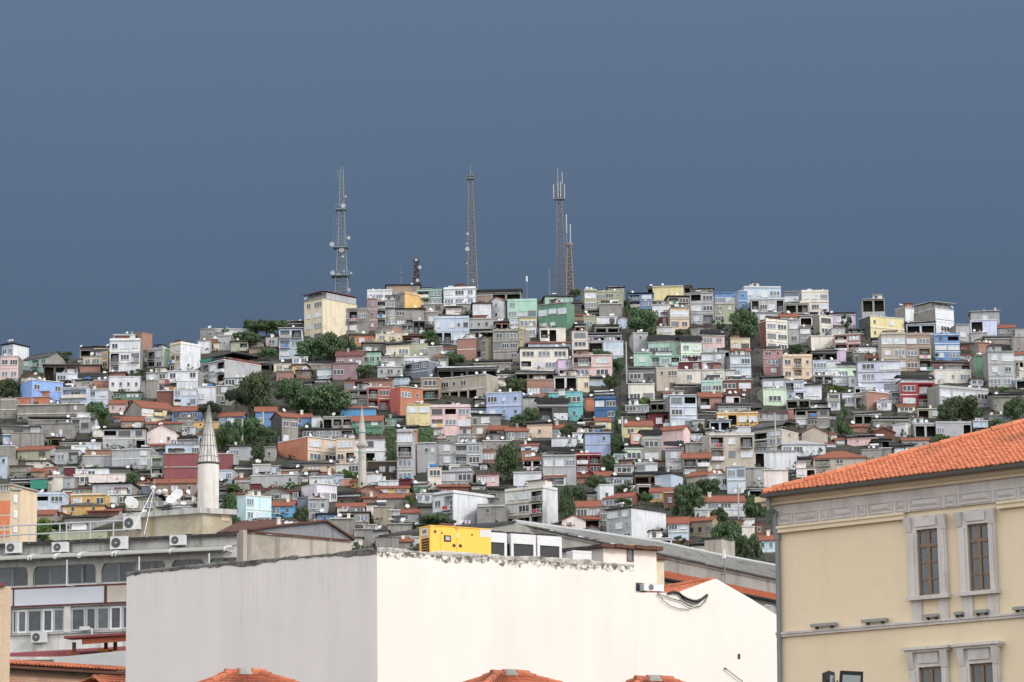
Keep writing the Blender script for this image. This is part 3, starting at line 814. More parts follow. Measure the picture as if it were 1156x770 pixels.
# ------------------------------------------------------------------ the houses, street by street (box in sixths-and-a-bit of a photo pixel per block; colour, roof, storeys, side, roof colour)
TILES = [
(0, 360, 6.8, """
0 180 198 292 lb m ww R.5W
0 290 140 470 pk n wW/ww
140 243 478 425 mi t wbw/Ww. R.33gr G
612 198 730 292 gr k o
720 192 842 300 gr k o
640 292 832 372 cr n wWw
775 250 882 388 ye n w/w R.5gr
870 122 1040 190 W n .n
1040 105 1160 190 bk n . R.6bk
840 150 1078 425 W f wWw/bWb/bWW
332 345 590 485 dk m ooo
586 350 772 412 bk m .
590 402 832 482 dg k oo
430 420 596 492 lb n WW
720 474 836 545 bk n .
836 408 962 470 bk m . 0 R
835 445 1078 556 W n nnnn
835 540 1082 622 gn r wW
1080 480 1160 604 gr n .n
80 458 126 502 cb n d
122 468 462 672 cb n w.w/..w L.35cb
470 533 674 702 lb n b/W
665 545 832 684 lb n ww/.w
0 606 122 770 gr f ./.
112 608 386 668 or n .
130 664 652 800 gr n ...n/....
836 616 962 722 pk t n.
925 608 1328 802 cr t Wbw/W.W L.4gr
"""),
(165, 340, 6.8, """
0 350 170 524 lg f bw/bw R.25mg
170 308 402 544 cr f ww/bw/ww R.6W
395 304 492 402 W n .
415 216 522 302 gr n .n
512 210 802 292 W f W..
452 286 562 378 cr t d
552 266 652 378 lg n n
650 302 782 388 og m .b
780 288 902 372 gr g n.
790 340 1002 402 tn r .
918 282 1012 352 lg n w
1020 200 1200 442 lb m bb/bW/W. 0 G
1040 138 1202 205 dg k oo
400 382 862 642 lg k oo/bWb/wWb R.56lg
870 448 1042 534 dg k oo
980 482 1162 548 cr n ww
1000 540 1132 612 bk n n.
165 540 402 692 W n w.w/bwW
0 552 168 622 lg n ww
0 612 88 742 gr n .
84 596 168 702 pk n w R.3rr
210 680 392 808 lb n wWw/b.w
388 662 542 792 W n w.
538 652 662 794 gr n w/w
598 592 782 662 lg n WW
80 692 232 804 br n ..
"""),
(330, 315, 6.8, """
78 85 486 472 cr k ooo/wW/wW/wW/wW R.62cr R
-10 312 78 372 dg k o
292 228 582 424 gr f WWbW/wWW.
575 150 656 398 mv n n/n/n
575 82 772 182 W f WW.
650 166 792 372 lg n bW/b./b.
722 42 986 102 tn m n.n
758 94 1010 242 gr f w/. R.58ye
722 220 1020 372 gr m WW../wWb.
630 362 842 464 gr n nn R.33bk
928 320 1022 424 dg n bb
838 350 932 424 gr n bb
958 78 1152 206 gn f bW/bW
1008 196 1160 264 gr n .w
1020 256 1112 354 gr n w
438 420 632 514 or m dwd
628 428 882 482 cr n w.
542 470 722 584 gr k w.
720 470 902 604 cr k wW
850 500 1042 602 og n w.W
1040 520 1152 642 gr n ..
980 468 1042 522 W n .
335 545 547 694 mv t W.w 0 R
308 650 502 772 mv n W.
498 550 562 654 bk n .
548 550 682 664 mi m WWn
680 600 856 704 gr n WW.
854 600 1042 692 W n Ww
654 676 852 754 lg n nwn
854 628 1122 772 sl n bWw/... R.3sl
438 660 512 754 gr n .
0 600 122 664 W n ww
0 654 112 724 ye m w
110 620 302 694 tn k oo
188 692 307 764 lb n WW
1118 600 1200 704 gr n w
"""),
(495, 315, 6.8, """
40 64 292 208 W f WWw/WWw
-30 286 242 502 lb f w.Wnw/bbww
290 70 642 196 gr k ooo
235 130 422 194 tn n ...
264 178 408 318 lw m .W.
400 134 532 308 W g n/n R.35lg
530 154 762 304 mi f w../WsW
544 300 628 374 W n W
622 298 757 378 py n s
765 180 1050 388 gn n sWs/Ww. R.22gn
668 372 752 450 W n W
780 380 982 484 wc n bo.
818 124 1042 204 mi m .W.
860 168 1102 244 dg k ..
224 308 462 394 lg n nnn.
200 368 432 454 gr k oo
420 384 616 634 gr f wW/WWW/..w
612 388 692 524 py n .n/n. R.5gr
690 468 1032 544 lb t ...
144 460 292 624 bk n ./.
284 448 437 624 gr n .W/bW R.45cr
628 520 1004 704 wc m WWW/bWWb
-10 570 92 664 gr t .
268 610 562 694 gr k ooo
-10 660 457 764 dg k oooo
922 618 1082 758 la n w/b
1074 608 1162 758 pk n b/b
1028 404 1152 604 wc n W/W/b
590 688 892 774 dg k ooo
"""),
(495, 420, 6.8, """
5 18 462 214 bg n Wnw../oooo. R.2bg
680 58 892 198 bk n sW
888 36 1068 138 W n oo
1068 40 1160 152 cr n .w
-60 250 252 512 pk f WoW/bWs/w.n
370 164 642 362 pb n Wnn/wnn
620 184 762 346 lg m .
240 320 482 414 gr m dW.
764 190 1002 394 dg k oo/bs
978 154 1112 372 cy n W/n
844 160 922 196 cy n .
680 364 876 508 pe k oo/nn.
680 502 872 562 dg k o
874 394 972 502 lg t WW
254 410 382 504 tn n w
384 404 532 514 bk t bW
518 414 692 524 gr t wW
148 480 287 554 lg n W
60 488 152 554 gr n .
0 544 132 724 lg n w/w
126 554 327 724 lg n bW/bW
320 600 432 694 bk n s
340 530 562 604 gr n .
634 544 762 614 W t WW
640 610 742 704 bk n w
804 560 1062 870 lg k oo/WWW/wW.
1030 470 1160 544 W n n.
868 510 1062 572 W n .n
"""),
(660, 315, 6.8, """
-90 590 217 764 pk n bW/WW
0 74 97 234 og f s/s
88 90 302 219 og f sWn/s..
178 44 307 114 og k o
338 104 527 224 bl m bW/bW
524 62 762 174 py n ..
480 38 822 118 dg k oooo
644 124 812 264 gr m bW/b.
658 224 810 388 pe n s/Ww
522 200 662 304 W n nw
558 294 672 348 ma n d
554 370 697 429 wc n W
814 58 987 122 dg k oo
814 110 997 348 lg n oW/WW/wb
818 340 967 432 gr r w
1000 108 1162 204 bl n ss
998 194 1160 344 og n wn/W.
114 194 292 314 gr n ..
-5 230 117 292 dg k o
-5 286 84 394 og n w
84 294 257 349 W n .w
80 336 270 419 gr k oo
30 400 290 504 lg k bb
28 480 152 594 lg n b
144 480 302 614 lb n s
376 414 492 574 lg n n/.
490 424 742 594 mi k ooo/WW.
742 426 907 644 mg k oo/wW/WW
378 570 512 669 mi n w
508 590 742 669 mi n bWb
905 376 1080 584 pk k oo/Ww/sw
898 570 1077 714 lg n sw/Ww
898 702 1072 794 wc n wW
724 640 902 714 ma n .w
718 700 897 804 wc n .w.
338 666 552 794 lg k oo/WW
554 680 722 864 bg n nW/.w
"""),
(660, 420, 6.8, """
338 94 542 254 wc n WW
75 130 227 204 dg k o
75 188 248 369 db f WW/.w
10 204 82 304 or n .
88 340 207 444 py t w
-5 400 147 464 dg k o
5 458 202 644 pb m .n/.. 0 G
312 260 492 314 lg n WW
272 304 502 364 gr k oo
298 364 527 504 py t wn
358 470 442 554 sa n w
444 432 592 694 gr k o/W/W
310 540 452 694 mg k o/W
222 610 317 694 mi m W
484 306 662 429 ma m .Wb
508 200 664 294 dg k ooo
660 178 872 444 lb n Wo/WW/WW
694 74 867 154 dg k oo
898 64 1062 174 mi f WW
1058 64 1292 154 br n WW
884 148 1056 289 bk t b.
828 284 1022 374 dg k oo
830 370 922 449 lg n .
1028 224 1282 304 lg k oo
1018 308 1336 414 ye f WoWW
580 404 822 614 pk t ..w R.25pk
624 520 757 774 lg k o/w/W
814 454 912 554 lg m WW
774 548 907 624 gr n .
904 498 972 624 gr n n
758 614 972 804 gr t bb/W.
966 464 1312 784 bg f bwb/bwW/nn.
388 704 562 772 W n W.
"""),
(825, 315, 6.8, """
60 94 132 244 bl n n/n
103 54 396 152 lb f wWW
158 144 417 264 lg f bWWb
198 258 392 334 lg n w.
408 100 552 199 sl n s
548 84 757 254 wc f wWW/.WW
418 194 602 264 gr n oo
388 258 522 354 wc t Wn
598 240 762 304 dg k oo
758 242 962 354 la k o/W
658 278 792 434 wc n W/W L.2gr
252 304 452 554 wc f WW/WW/WW L.12br
444 314 532 504 lg n W/w
528 374 622 504 gr n W/W
618 438 802 534 wc n ....
778 380 882 504 lg n n.
798 430 1002 564 ro n bW/bb
254 548 407 739 ro n wn/W/w
404 578 634 774 pe f wbn/wbn
618 528 822 634 dg k oo
818 548 887 634 la n .
634 628 742 774 lb n s/W
738 628 827 774 W n W/w
820 628 1002 774 mg k oo/W.
944 568 1042 644 gr n d.
-2 588 162 764 lb n WW/WW
0 528 152 604 lg t .W
0 458 152 564 cr n wW
"""),
(825, 420, 6.8, """
244 18 417 134 lg k oo/WW
250 134 437 259 mg n W
420 74 567 224 lb n bW/nb
564 64 702 214 W k o/W
428 218 612 284 gr n oo
608 214 757 284 wc k oo
640 28 792 94 lg n bb
788 38 902 104 W n W
904 34 1042 114 W n nW
748 168 842 294 W n b/w
858 170 962 264 W n W
954 118 1047 194 W n oW
958 188 1072 284 lg n oo
178 284 447 379 lg r w.n
442 284 502 364 bk n .
498 278 762 424 gr m obw/WW.
188 364 547 619 lg k oW/bW/WW R.42bg
548 420 752 564 bg g ..
394 504 737 644 W h WW.n 0 M
184 612 512 744 W n o...
418 640 622 724 gr k oo
638 590 1042 794 bg h bw./.w.
894 468 1152 564 pk k ooW
914 398 1052 464 bk t ..
948 288 1160 404 gr k ooo
1094 428 1160 484 bk t .
1008 598 1160 684 gr n ..
1094 528 1160 604 dg m .
"""),
(986, 315, 6.8, """
-115 638 217 874 lv n Ws/WW/WW
-90 284 264 454 py n n.w./n... L.2dg
-85 158 92 256 gr n oo
340 162 642 419 W k o/s/W L.47gr G
180 218 347 314 W n .. L.4gr
254 314 477 424 lb k oo
68 408 257 709 bg f ss/wW/wW
254 412 452 709 tn f WW/Wb/Wb
474 414 672 622 bl f no/ss/wW
638 350 747 484 lg n w
748 244 972 344 lg m .w. 0 G
748 320 952 434 lv n o.
748 414 882 484 lg n .
954 344 1092 434 gr t WW
1088 388 1160 444 lg n .
858 424 1082 504 gr k oo
758 488 972 594 bk n .w. L.25gr
1068 448 1160 554 gr n .
1058 548 1160 644 lc t W
888 558 1097 834 lg n ws/ww/WW
454 618 782 714 bk k Wbb
472 698 762 804 wc n wnW
788 588 902 774 gn n .w
1092 628 1160 774 wc n bo/w.
-5 438 72 564 gr k W
"""),
(986, 420, 6.8, """
214 8 477 268 rd k oo/Wb/Wb
138 148 222 254 lg n b
28 228 142 294 W n w
438 98 927 304 lg f WWWW/ww.. L.15gr
928 138 1160 304 gr k oo/..
-132 148 142 294 bk n .w L.3gr
-2 328 292 414 gr k ooo
158 398 314 504 W n .n R.4wc
-2 428 167 524 br g .
318 388 492 504 lg f oo
484 378 764 504 lg f W..o
888 334 1052 384 lg n .
768 378 882 444 lb n .
-2 514 132 594 sl m oo
-2 588 142 669 gr n .
134 538 332 604 gr k ..
"""),
(0, 465, 6.8, """
218 22 562 109 gr k ooo
588 14 747 154 W n ..n
544 48 692 164 lg n bW
274 94 552 219 gr n .n.n.
14 88 272 169 gr k oWo
18 178 87 274 bl n W
84 164 332 294 gr n ...
364 194 487 264 tn m o
454 194 792 264 gr k ooo
658 244 772 299 lb n .
548 264 662 334 W n .
788 118 1122 284 lg m oWw/...o
928 28 1102 144 tn t .w
654 294 867 349 bk n .
598 340 862 424 lg n ..
858 294 1160 434 lg n ..w/..w
130 258 396 369 og t .w
254 304 357 364 ye n n
418 298 612 404 lg n wb
198 374 372 444 wc m .
54 378 202 504 gr r o/o
-4 338 57 514 lb n n/.
-4 264 102 384 gr n .
334 428 432 504 or n n
424 434 507 494 lg n .
488 428 582 504 ma n .
578 448 832 504 W n .w.
564 484 962 564 pw n W..
808 408 1002 494 gr k ooo
78 498 372 634 dg k ooo
368 498 482 614 wc n .
428 488 482 609 br n .
478 504 572 614 lg n n
708 542 1017 684 lg m .WW
1014 568 1067 644 bk n .
1058 568 1160 634 sl n .
154 618 492 790 lb f WoW/.Ww
488 614 547 694 bk n .
544 628 817 744 ye f wnw
478 678 802 794 ye h nn 0 G
814 638 1000 720 gr n WW
"""),
(0, 490, 5.5, """
285 600 770 700 og n .
400 510 765 610 gr m n...
545 462 742 515 br t ..
780 368 985 480 og k WW
125 468 335 565 tn t .
"""),
(165, 445, 6.8, """
5 238 232 404 pw g .n
-5 198 278 284 gr t ..
198 88 402 214 bl t wWW
558 134 742 244 bl t wWw
838 88 1002 264 bl t w.
238 184 362 264 gr n .n
308 218 562 264 ye n ..
274 254 382 314 W n n
178 308 442 394 lg k oo
148 388 412 484 lb n nW.W
28 374 172 434 gr t .
134 458 402 664 rr n ../..
548 460 672 594 rr n .
554 588 662 684 lb n WW
34 478 132 644 mg n b/b
48 638 392 774 tn t .wn
944 128 1162 389 gr t wW/w. L.45dg
638 388 802 504 lg m W.
898 408 992 514 gr n n
678 528 932 614 dg k oo
818 544 952 644 lg n n.
948 554 1032 624 W n WW
798 638 1022 704 lg n w.n
1022 628 1160 704 lb m .
688 678 802 774 gr n .
798 688 877 774 ma n .
868 712 1082 804 gr g .
"""),
(330, 420, 6.8, """
398 24 777 154 bk r WbW..
438 140 582 264 gr n bo/wW
578 118 752 294 co n bW/bb
748 112 1002 334 or n Wn/n. L.32co
678 78 782 134 gr n W
988 48 1132 214 tn n W/b
368 240 647 349 sb h ..
878 250 1062 424 py n WW/..
234 338 462 444 gr f obb
148 344 212 424 W n .
0 310 152 414 bl t W.
458 328 692 474 gn t ww/..
688 358 802 434 gn n ww
74 434 472 514 gr m WWWb
474 460 727 704 W r .w./.o.
798 398 962 474 dg k oo
804 438 927 852 lg f s/b/W/W
918 448 962 764 or n n/n/n
578 688 807 804 dk n .ww
958 548 1106 774 lg n .nn/.W
968 398 1072 464 og r .
-135 498 342 694 pe n Ww/WW L.53or
334 513 482 704 pe n W/wb
-10 674 337 764 pe k oWn
"""),
(250, 520, 6.8, """
108 268 374 474 lc n W../ww. L.3lc
78 234 162 294 gr t .
298 208 532 314 gr g .WW
374 303 552 434 sb t wn
598 178 882 334 lw n .WW L.48lw
674 128 867 192 W n .
584 288 667 384 sl n .
664 294 817 404 lg n wn
734 403 972 484 bl m nW
668 388 742 474 lg n n
814 228 1062 304 dk k ooo
888 318 1102 424 wc t .Ww
918 388 1137 494 gr m oW
838 448 1012 574 gr n .
1018 528 1162 664 gr n ..
218 178 302 254 ma n .
228 118 592 204 lg n ..n
918 142 1002 194 sa n .
998 138 1072 204 ye t .
878 28 1062 114 wc n wW
"""),
(400, 520, 6.8, """
-2 198 202 304 bk g W.
68 268 162 324 bk t .
94 353 202 454 pw n .
148 358 292 494 st n ..
268 383 352 494 lg n n
344 363 497 474 lg t W.
184 158 342 204 W n ..
168 188 422 264 ye t wW
328 148 442 204 ma n .
458 148 567 244 gn k o
473 258 592 324 W n ww
498 348 632 454 gr m .
568 58 672 224 wc n W/.
664 78 912 184 lg f WW
938 63 1112 199 pk r Wn
648 178 882 244 br t ..
598 225 1082 514 W f wb/wb R.66W
944 333 1160 514 gr f .n../....
1028 188 1160 354 gr k oo/b.
258 488 442 604 gr n .
164 588 342 694 gr n ..
134 528 262 644 lg m n
338 588 452 684 gr t .
198 248 422 364 gr t ..
"""),
(560, 520, 6.8, """
68 188 480 504 wc f wWb/wWb/oob R.28W
134 94 352 194 W n .n
364 88 532 194 W t o
615 -62 812 108 rd f bb/WW
620 104 762 174 bk t ..
768 74 902 194 lg t .
898 88 1052 194 lb k WW
908 38 1062 114 lg n W
1068 18 1160 84 W n W
1062 72 1300 180 br k oo
798 188 907 334 W n n
834 238 1112 354 W t WW R.25br
614 303 802 454 wc t WW
508 418 692 534 pw g w.
618 418 802 514 gr t o
798 348 862 504 gr n W
854 345 1326 624 lg m Ww/nWn/oW R.6W
"""),
(720, 520, 6.8, """
134 84 357 209 lb m w. R.45lb
-2 188 102 284 gr n o
98 203 272 314 ye t ww
204 248 292 364 br n n
384 62 692 204 bg t .w R.3bg
548 108 692 224 W n ..w
688 48 832 254 lb n WW/.W
828 58 902 204 gr n .
898 58 972 204 lg n n
964 73 1160 204 pw n ..
438 258 827 434 W t bWWw/b..o
234 428 392 614 lb t Ww/..
388 423 622 594 st t nnn R.2st
228 608 402 654 bk t .
928 563 1057 704 lc t nn
813 448 902 574 W n W
894 488 972 584 br n n
738 508 902 604 wc n ..
"""),
]
BOXES = []
for ox, oy, sc, block in TILES:
    for ln in block.strip().splitlines():
        p = ln.split()
        x0, y0, x1, y1 = (float(q) for q in p[:4])
        side = None
        rc = p[8] if len(p) > 8 else ''
        if len(p) > 7 and p[7] != '0':
            q = p[7]; k = 1
            while k < len(q) and (q[k].isdigit() or q[k] == '.'): k += 1
            side = (q[0], float(q[1:k]), q[k:])
        b = (ox + x0 / sc, oy + y0 / sc, ox + x1 / sc, oy + y1 / sc)
        if b[2] < -4 or b[0] > 1160: continue
        cover = 'half' if (ox, x0) == (165, 400.0) else ('right' if (ox, x0, y0) == (0, 78.0, 498.0) else '')
        house(*b, p[4], p[5], p[6], side, rc, cover=cover)
        BOXES.append(b)
# ------------------------------------------------------------------ stair streets between the houses
M_STREET = surface("street_stone", (0.095, 0.092, 0.09), 0.9, 0.7, (0.05, 0.05, 0.045), 0.3, 0.3, fine=0.3)
def stair_street(pts, name="stair_street"):
    mb = MB(); prev = None
    fine_pts = []
    for (xa, ya, wa), (xb, yb, wb_) in zip(pts, pts[1:]):
        k = max(2, int(abs(yb - ya) / 1.2))
        for i in range(k):
            t = i / k
            fine_pts.append((xa + (xb - xa) * t, ya + (yb - ya) * t, wa + (wb_ - wa) * t))
    prev = None
    for px, py, w in fine_pts:
        D = Dy(py)
        a = at(px - w / 2, py, D); b = at(px + w / 2, py, D)
        z = a.z + 0.55
        q = ((a.x, D, z), (b.x, D, z))
        if prev:
            mb.quad(q[0], q[1], (prev[1][0], prev[1][1], z), (prev[0][0], prev[0][1], z))
            mb.quad((prev[0][0], prev[0][1], z), (prev[1][0], prev[1][1], z), prev[1], prev[0])
        prev = q
    tag(mb.build(name, M_STREET), kind='structure')
stair_street([(861, 378, 6), (855, 400, 11), (854, 430, 12), (853, 464, 14)])
stair_street([(705, 378, 5), (704, 420, 6), (704, 470, 7), (697, 500, 7)])

# ------------------------------------------------------------------ trees
LEAF = leafmat("leaves_dark", (0.036, 0.068, 0.030), (0.078, 0.124, 0.052))
LEAF2 = leafmat("leaves_bright", (0.05, 0.10, 0.022), (0.10, 0.16, 0.035))
LEAF3 = leafmat("leaves_pine", (0.024, 0.042, 0.025), (0.045, 0.068, 0.038))
BARK = plain("bark", (0.075, 0.058, 0.045), 0.9)
def crown_mesh(seed, kind, mat, nleaf=5200):
    R = random.Random(seed)
    lobes = []
    if kind == 'round':
        lobes.append((0, 0, 0.42, 0.52, 0.4))
        for i in range(22):
            a = R.uniform(0, 6.283); r = R.uniform(0.4, 0.8); z = R.uniform(0.08, 0.86)
            if z > 0.6: r *= (1.15 - z) / 0.55
            s = R.uniform(0.17, 0.36)
            lobes.append((r * math.cos(a), r * math.sin(a), z, s, s * 0.55))
    elif kind == 'umbrella':
        for i in range(16):
            a = R.uniform(0, 6.283); r = R.uniform(0, 0.8); s = R.uniform(0.22, 0.36)
            lobes.append((r * math.cos(a), r * math.sin(a), 0.5 + 0.22 * (1 - r) + R.uniform(-0.1, 0.06), s, s * 0.75))
    elif kind == 'conifer':
        for i in range(26):
            z = R.uniform(0.03, 0.95); rr = 0.82 * (1 - z) ** 0.75 + 0.08; a = R.uniform(0, 6.283); s = R.uniform(0.2, 0.34) * (1.1 - 0.6 * z)
            r = rr * R.uniform(0.3, 0.9)
            lobes.append((r * math.cos(a), r * math.sin(a), z, s, s * 0.45))
    else:                                   # loose, see-through growth
        for i in range(13):
            a = R.uniform(0, 6.283); r = R.uniform(0.2, 0.88); s = R.uniform(0.14, 0.3)
            lobes.append((r * math.cos(a), r * math.sin(a), R.uniform(0.2, 0.85), s, s * 0.6))
        nleaf = 2300
    tot = sum(l[3] ** 2 for l in lobes)
    mb = MB()
    for lx, ly, lz, s, sz in lobes:
        for i in range(int(nleaf * s * s / tot)):
            while True:
                x, y, z = R.uniform(-1, 1), R.uniform(-1, 1), R.uniform(-1, 1)
                q = x * x + y * y + z * z
                if 0.2 < q < 1: break
            k = (0.8 + 0.36 * R.random())
            k *= (1 if R.random() < 0.9 else 1.22)
            px, py, pz = lx + x * s * k, ly + y * s * k, lz + z * sz * k
            nrm = Vector((x + R.uniform(-.8, .8), y + R.uniform(-.8, .8), z + R.uniform(-.4, 1.0)))
            if nrm.length < 0.05: continue
            nrm.normalize()
            t = nrm.orthogonal().normalized(); t.rotate(Matrix.Rotation(R.uniform(0, 6.28), 3, nrm))
            b = nrm.cross(t); e = R.uniform(0.022, 0.05); e2 = e * R.uniform(0.5, 0.9)
            c = Vector((px, py, pz))
            S = Vector((1, 1, 1))
            mb.quad(c - t * e - b * e2, c + t * e - b * e2 * .6, c + t * e * .8 + b * e2, c - t * e * .7 + b * e2)
    return mb.mesh("crown", [mat])
CROWN = {
 'round': [crown_mesh(i, 'round', LEAF) for i in range(5)],
 'bright': [crown_mesh(i + 20, 'round', LEAF2) for i in range(2)],
 'umbrella': [crown_mesh(i + 40, 'umbrella', LEAF3) for i in range(3)],
 'conifer': [crown_mesh(i + 60, 'conifer', LEAF) for i in range(2)],
 'loose': [crown_mesh(i + 80, 'loose', LEAF) for i in range(3)],
 'vine': [crown_mesh(i + 90, 'loose', LEAF2) for i in range(2)],
}
TWORD = {'round': 'dense dark green tree', 'bright': 'bright green leafy tree', 'umbrella': 'umbrella pine with flat dark crown', 'conifer': 'dark pointed conifer', 'loose': 'loose thin-leaved tree', 'vine': 'climbing green shrub'}
def tree(cx, y0, y1, wpx, kind, trunk=0.0, D=None):
    R = random.Random(int(cx * 13 + y0))
    D = Dy(y1) - 3.0 if D is None else D
    ppm = F / D
    rad = wpx / ppm / 2
    P = at(cx, y1, D)
    Hc = at(cx, y0, D).z - P.z
    tr = trunk / ppm
    name = {'umbrella': 'pine_tree', 'conifer': 'conifer_tree', 'vine': 'climbing_shrub'}.get(kind, 'tree' if wpx > 16 else 'small_tree')
    T = thing(name, None, {'pine_tree': 'pine tree', 'conifer_tree': 'conifer', 'climbing_shrub': 'shrub'}.get(name, 'tree'), P, 0, None)
    put("crown", R.choice(CROWN[kind]), T, (0, 0, tr), R.uniform(0, 6.28), (rad, rad, Hc - tr))
    mb = MB()
    lean = R.uniform(-0.1, 0.1) * rad
    tr_r = max(0.12, 0.05 * rad)
    mb.tube((0, 0, -2.5), (lean, 0, tr + (Hc - tr) * 0.4), tr_r * 1.3, tr_r * 0.8, 8)
    top = (lean, 0, tr + (Hc - tr) * 0.36)
    for i in range(5):
        a = i * 1.257 + R.uniform(-.3, .3); k = R.uniform(0.4, 0.65)
        mb.tube(top, (lean + math.cos(a) * rad * k, math.sin(a) * rad * k, tr + (Hc - tr) * R.uniform(0.5, 0.8)), tr_r * 0.6, tr_r * 0.2, 6)
    mb.build("trunk", [BARK], T)
    HILL.append(dict(o=T, full=('wide ' if wpx > 38 else 'small ' if wpx < 17 else '') + TWORD[kind], short=TWORD[kind], box=(cx - wpx / 2, y0, cx + wpx / 2, y1), tree=True))
for t in [
 (110, 453, 482, 42, 'round'), (12, 428, 450, 34, 'round'), (76, 396, 413, 28, 'loose', 5), (158, 416, 426, 24, 'loose'),
 (284, 361, 379, 26, 'round', 3), (301, 360, 379, 34, 'round', 3), (318, 361, 376, 20, 'round', 2), (262, 373, 386, 34, 'loose'), (283, 374, 392, 30, 'round'),
 (289, 418, 470, 46, 'round'), (267, 436, 474, 34, 'umbrella', 14), (328, 426, 460, 36, 'round'), (301, 392, 405, 22, 'round'),
 (346, 383, 408, 34, 'round'), (372, 376, 407, 40, 'round'), (394, 378, 398, 20, 'loose'), (413, 411, 425, 22, 'round'), (483, 373, 387, 22, 'round'), (486, 382, 394, 20, 'round'),
 (512, 397, 412, 28, 'round'), (582, 425, 446, 30, 'round'), (589, 468, 482, 26, 'round'), (599, 459, 481, 22, 'round'),
 (575, 499, 540, 38, 'round'), (642, 478, 495, 20, 'round'), (649, 326, 336, 16, 'round'),
 (724, 346, 378, 40, 'round'), (709, 327, 354, 8, 'conifer'), (733, 370, 380, 12, 'loose'), (768, 371, 380, 12, 'round'), (680, 394, 404, 24, 'round'), (699, 403, 420, 15, 'round'), (691, 421, 440, 19, 'round'),
 (840, 349, 382, 38, 'round'), (898, 388, 399, 22, 'round'), (812, 360, 374, 16, 'loose'), (957, 354, 372, 14, 'loose'),
 (953, 451, 491, 23, 'conifer'), (946, 434, 447, 32, 'vine'),
 (1089, 445, 476, 50, 'round'), (1070, 456, 480, 28, 'round'), (1147, 447, 476, 28, 'round'), (1126, 473, 488, 24, 'round'), (1064, 489, 500, 22, 'vine'), (1134, 436, 444, 20, 'vine'),
 (148, 533, 549, 17, 'round'), (103, 526, 534, 24, 'vine'), (90, 512, 526, 7, 'loose'),
 (238, 453, 478, 32, 'umbrella', 7), (262, 474, 508, 34, 'round'), (282, 470, 500, 36, 'round'), (300, 480, 504, 28, 'round'), (291, 500, 522, 17, 'round'), (263, 545, 558, 22, 'round'), (252, 482, 506, 22, 'bright'),
 (365, 432, 470, 64, 'round'), (340, 440, 468, 30, 'round'), (348, 477, 485, 12, 'round'),
 (698, 461, 494, 15, 'conifer'), (697, 490, 512, 20, 'round'), (688, 512, 533, 20, 'round'), (726, 447, 460, 18, 'vine'), (791, 477, 488, 8, 'round'),
 (259, 556, 597, 24, 'round'), (340, 572, 592, 22, 'round'), (394, 529, 542, 26, 'vine'), (404, 611, 624, 14, 'vine'), (331, 544, 552, 18, 'vine'),
 (496, 579, 596, 44, 'round'), (434, 556, 566, 20, 'vine'), (463, 558, 572, 16, 'vine'),
 (640, 547, 594, 22, 'round'), (652, 549, 562, 22, 'round'), (673, 535, 554, 24, 'round'), (704, 547, 557, 20, 'round'), (704, 562, 573, 20, 'round'),
 (775, 545, 584, 40, 'round'), (800, 540, 560, 36, 'round'), (811, 572, 590, 24, 'round'), (850, 558, 588, 32, 'round'), (822, 586, 636, 46, 'round'), (846, 602, 640, 30, 'round'), (730, 555, 567, 16, 'round'), (832, 516, 529, 20, 'vine'), (768, 605, 618, 16, 'loose'),
 (34, 577, 606, 26, 'bright', 0, 560), (49, 585, 612, 26, 'bright', 0, 556), (68, 590, 600, 24, 'round', 0, 566),
]:
    tree(*t)

# ivy hanging over two walls
def ivy(x0, y0, x1, y1, label):
    D = Dy(y1) - 2
    a = at(x0, y1, D); b = at(x1, y0, D)
    R = random.Random(int(x0)); mb = MB()
    w, h = b.x - a.x, b.z - a.z
    for i in range(1500):
        c = Vector((R.uniform(0, w), R.uniform(-0.5, 0.3), R.uniform(-1, h)))
        nrm = Vector((R.uniform(-.8, .8), -1, R.uniform(-.3, .8))).normalized(); t = nrm.orthogonal().normalized(); t.rotate(Matrix.Rotation(R.uniform(0, 6.28), 3, nrm)); q = nrm.cross(t); e = R.uniform(0.15, 0.32)
        mb.quad(c - t * e - q * e, c + t * e - q * e, c + t * e + q * e, c - t * e + q * e)
    T = thing("ivy_wall", label, "ivy wall", a)
    mb.build("ivy", [LEAF], T)
    wb = MB(); wb.box(0.2, w - 0.2, 0.3, 0.6, -3, h - 0.4); wb.build("wall", [WALL['gr']], T)
ivy(436, 483, 446, 521, "tall narrow wall wholly covered in dark green ivy behind the slender minaret")
ivy(471, 484, 488, 500, "low wall under ivy below the yellow house with two shuttered windows")

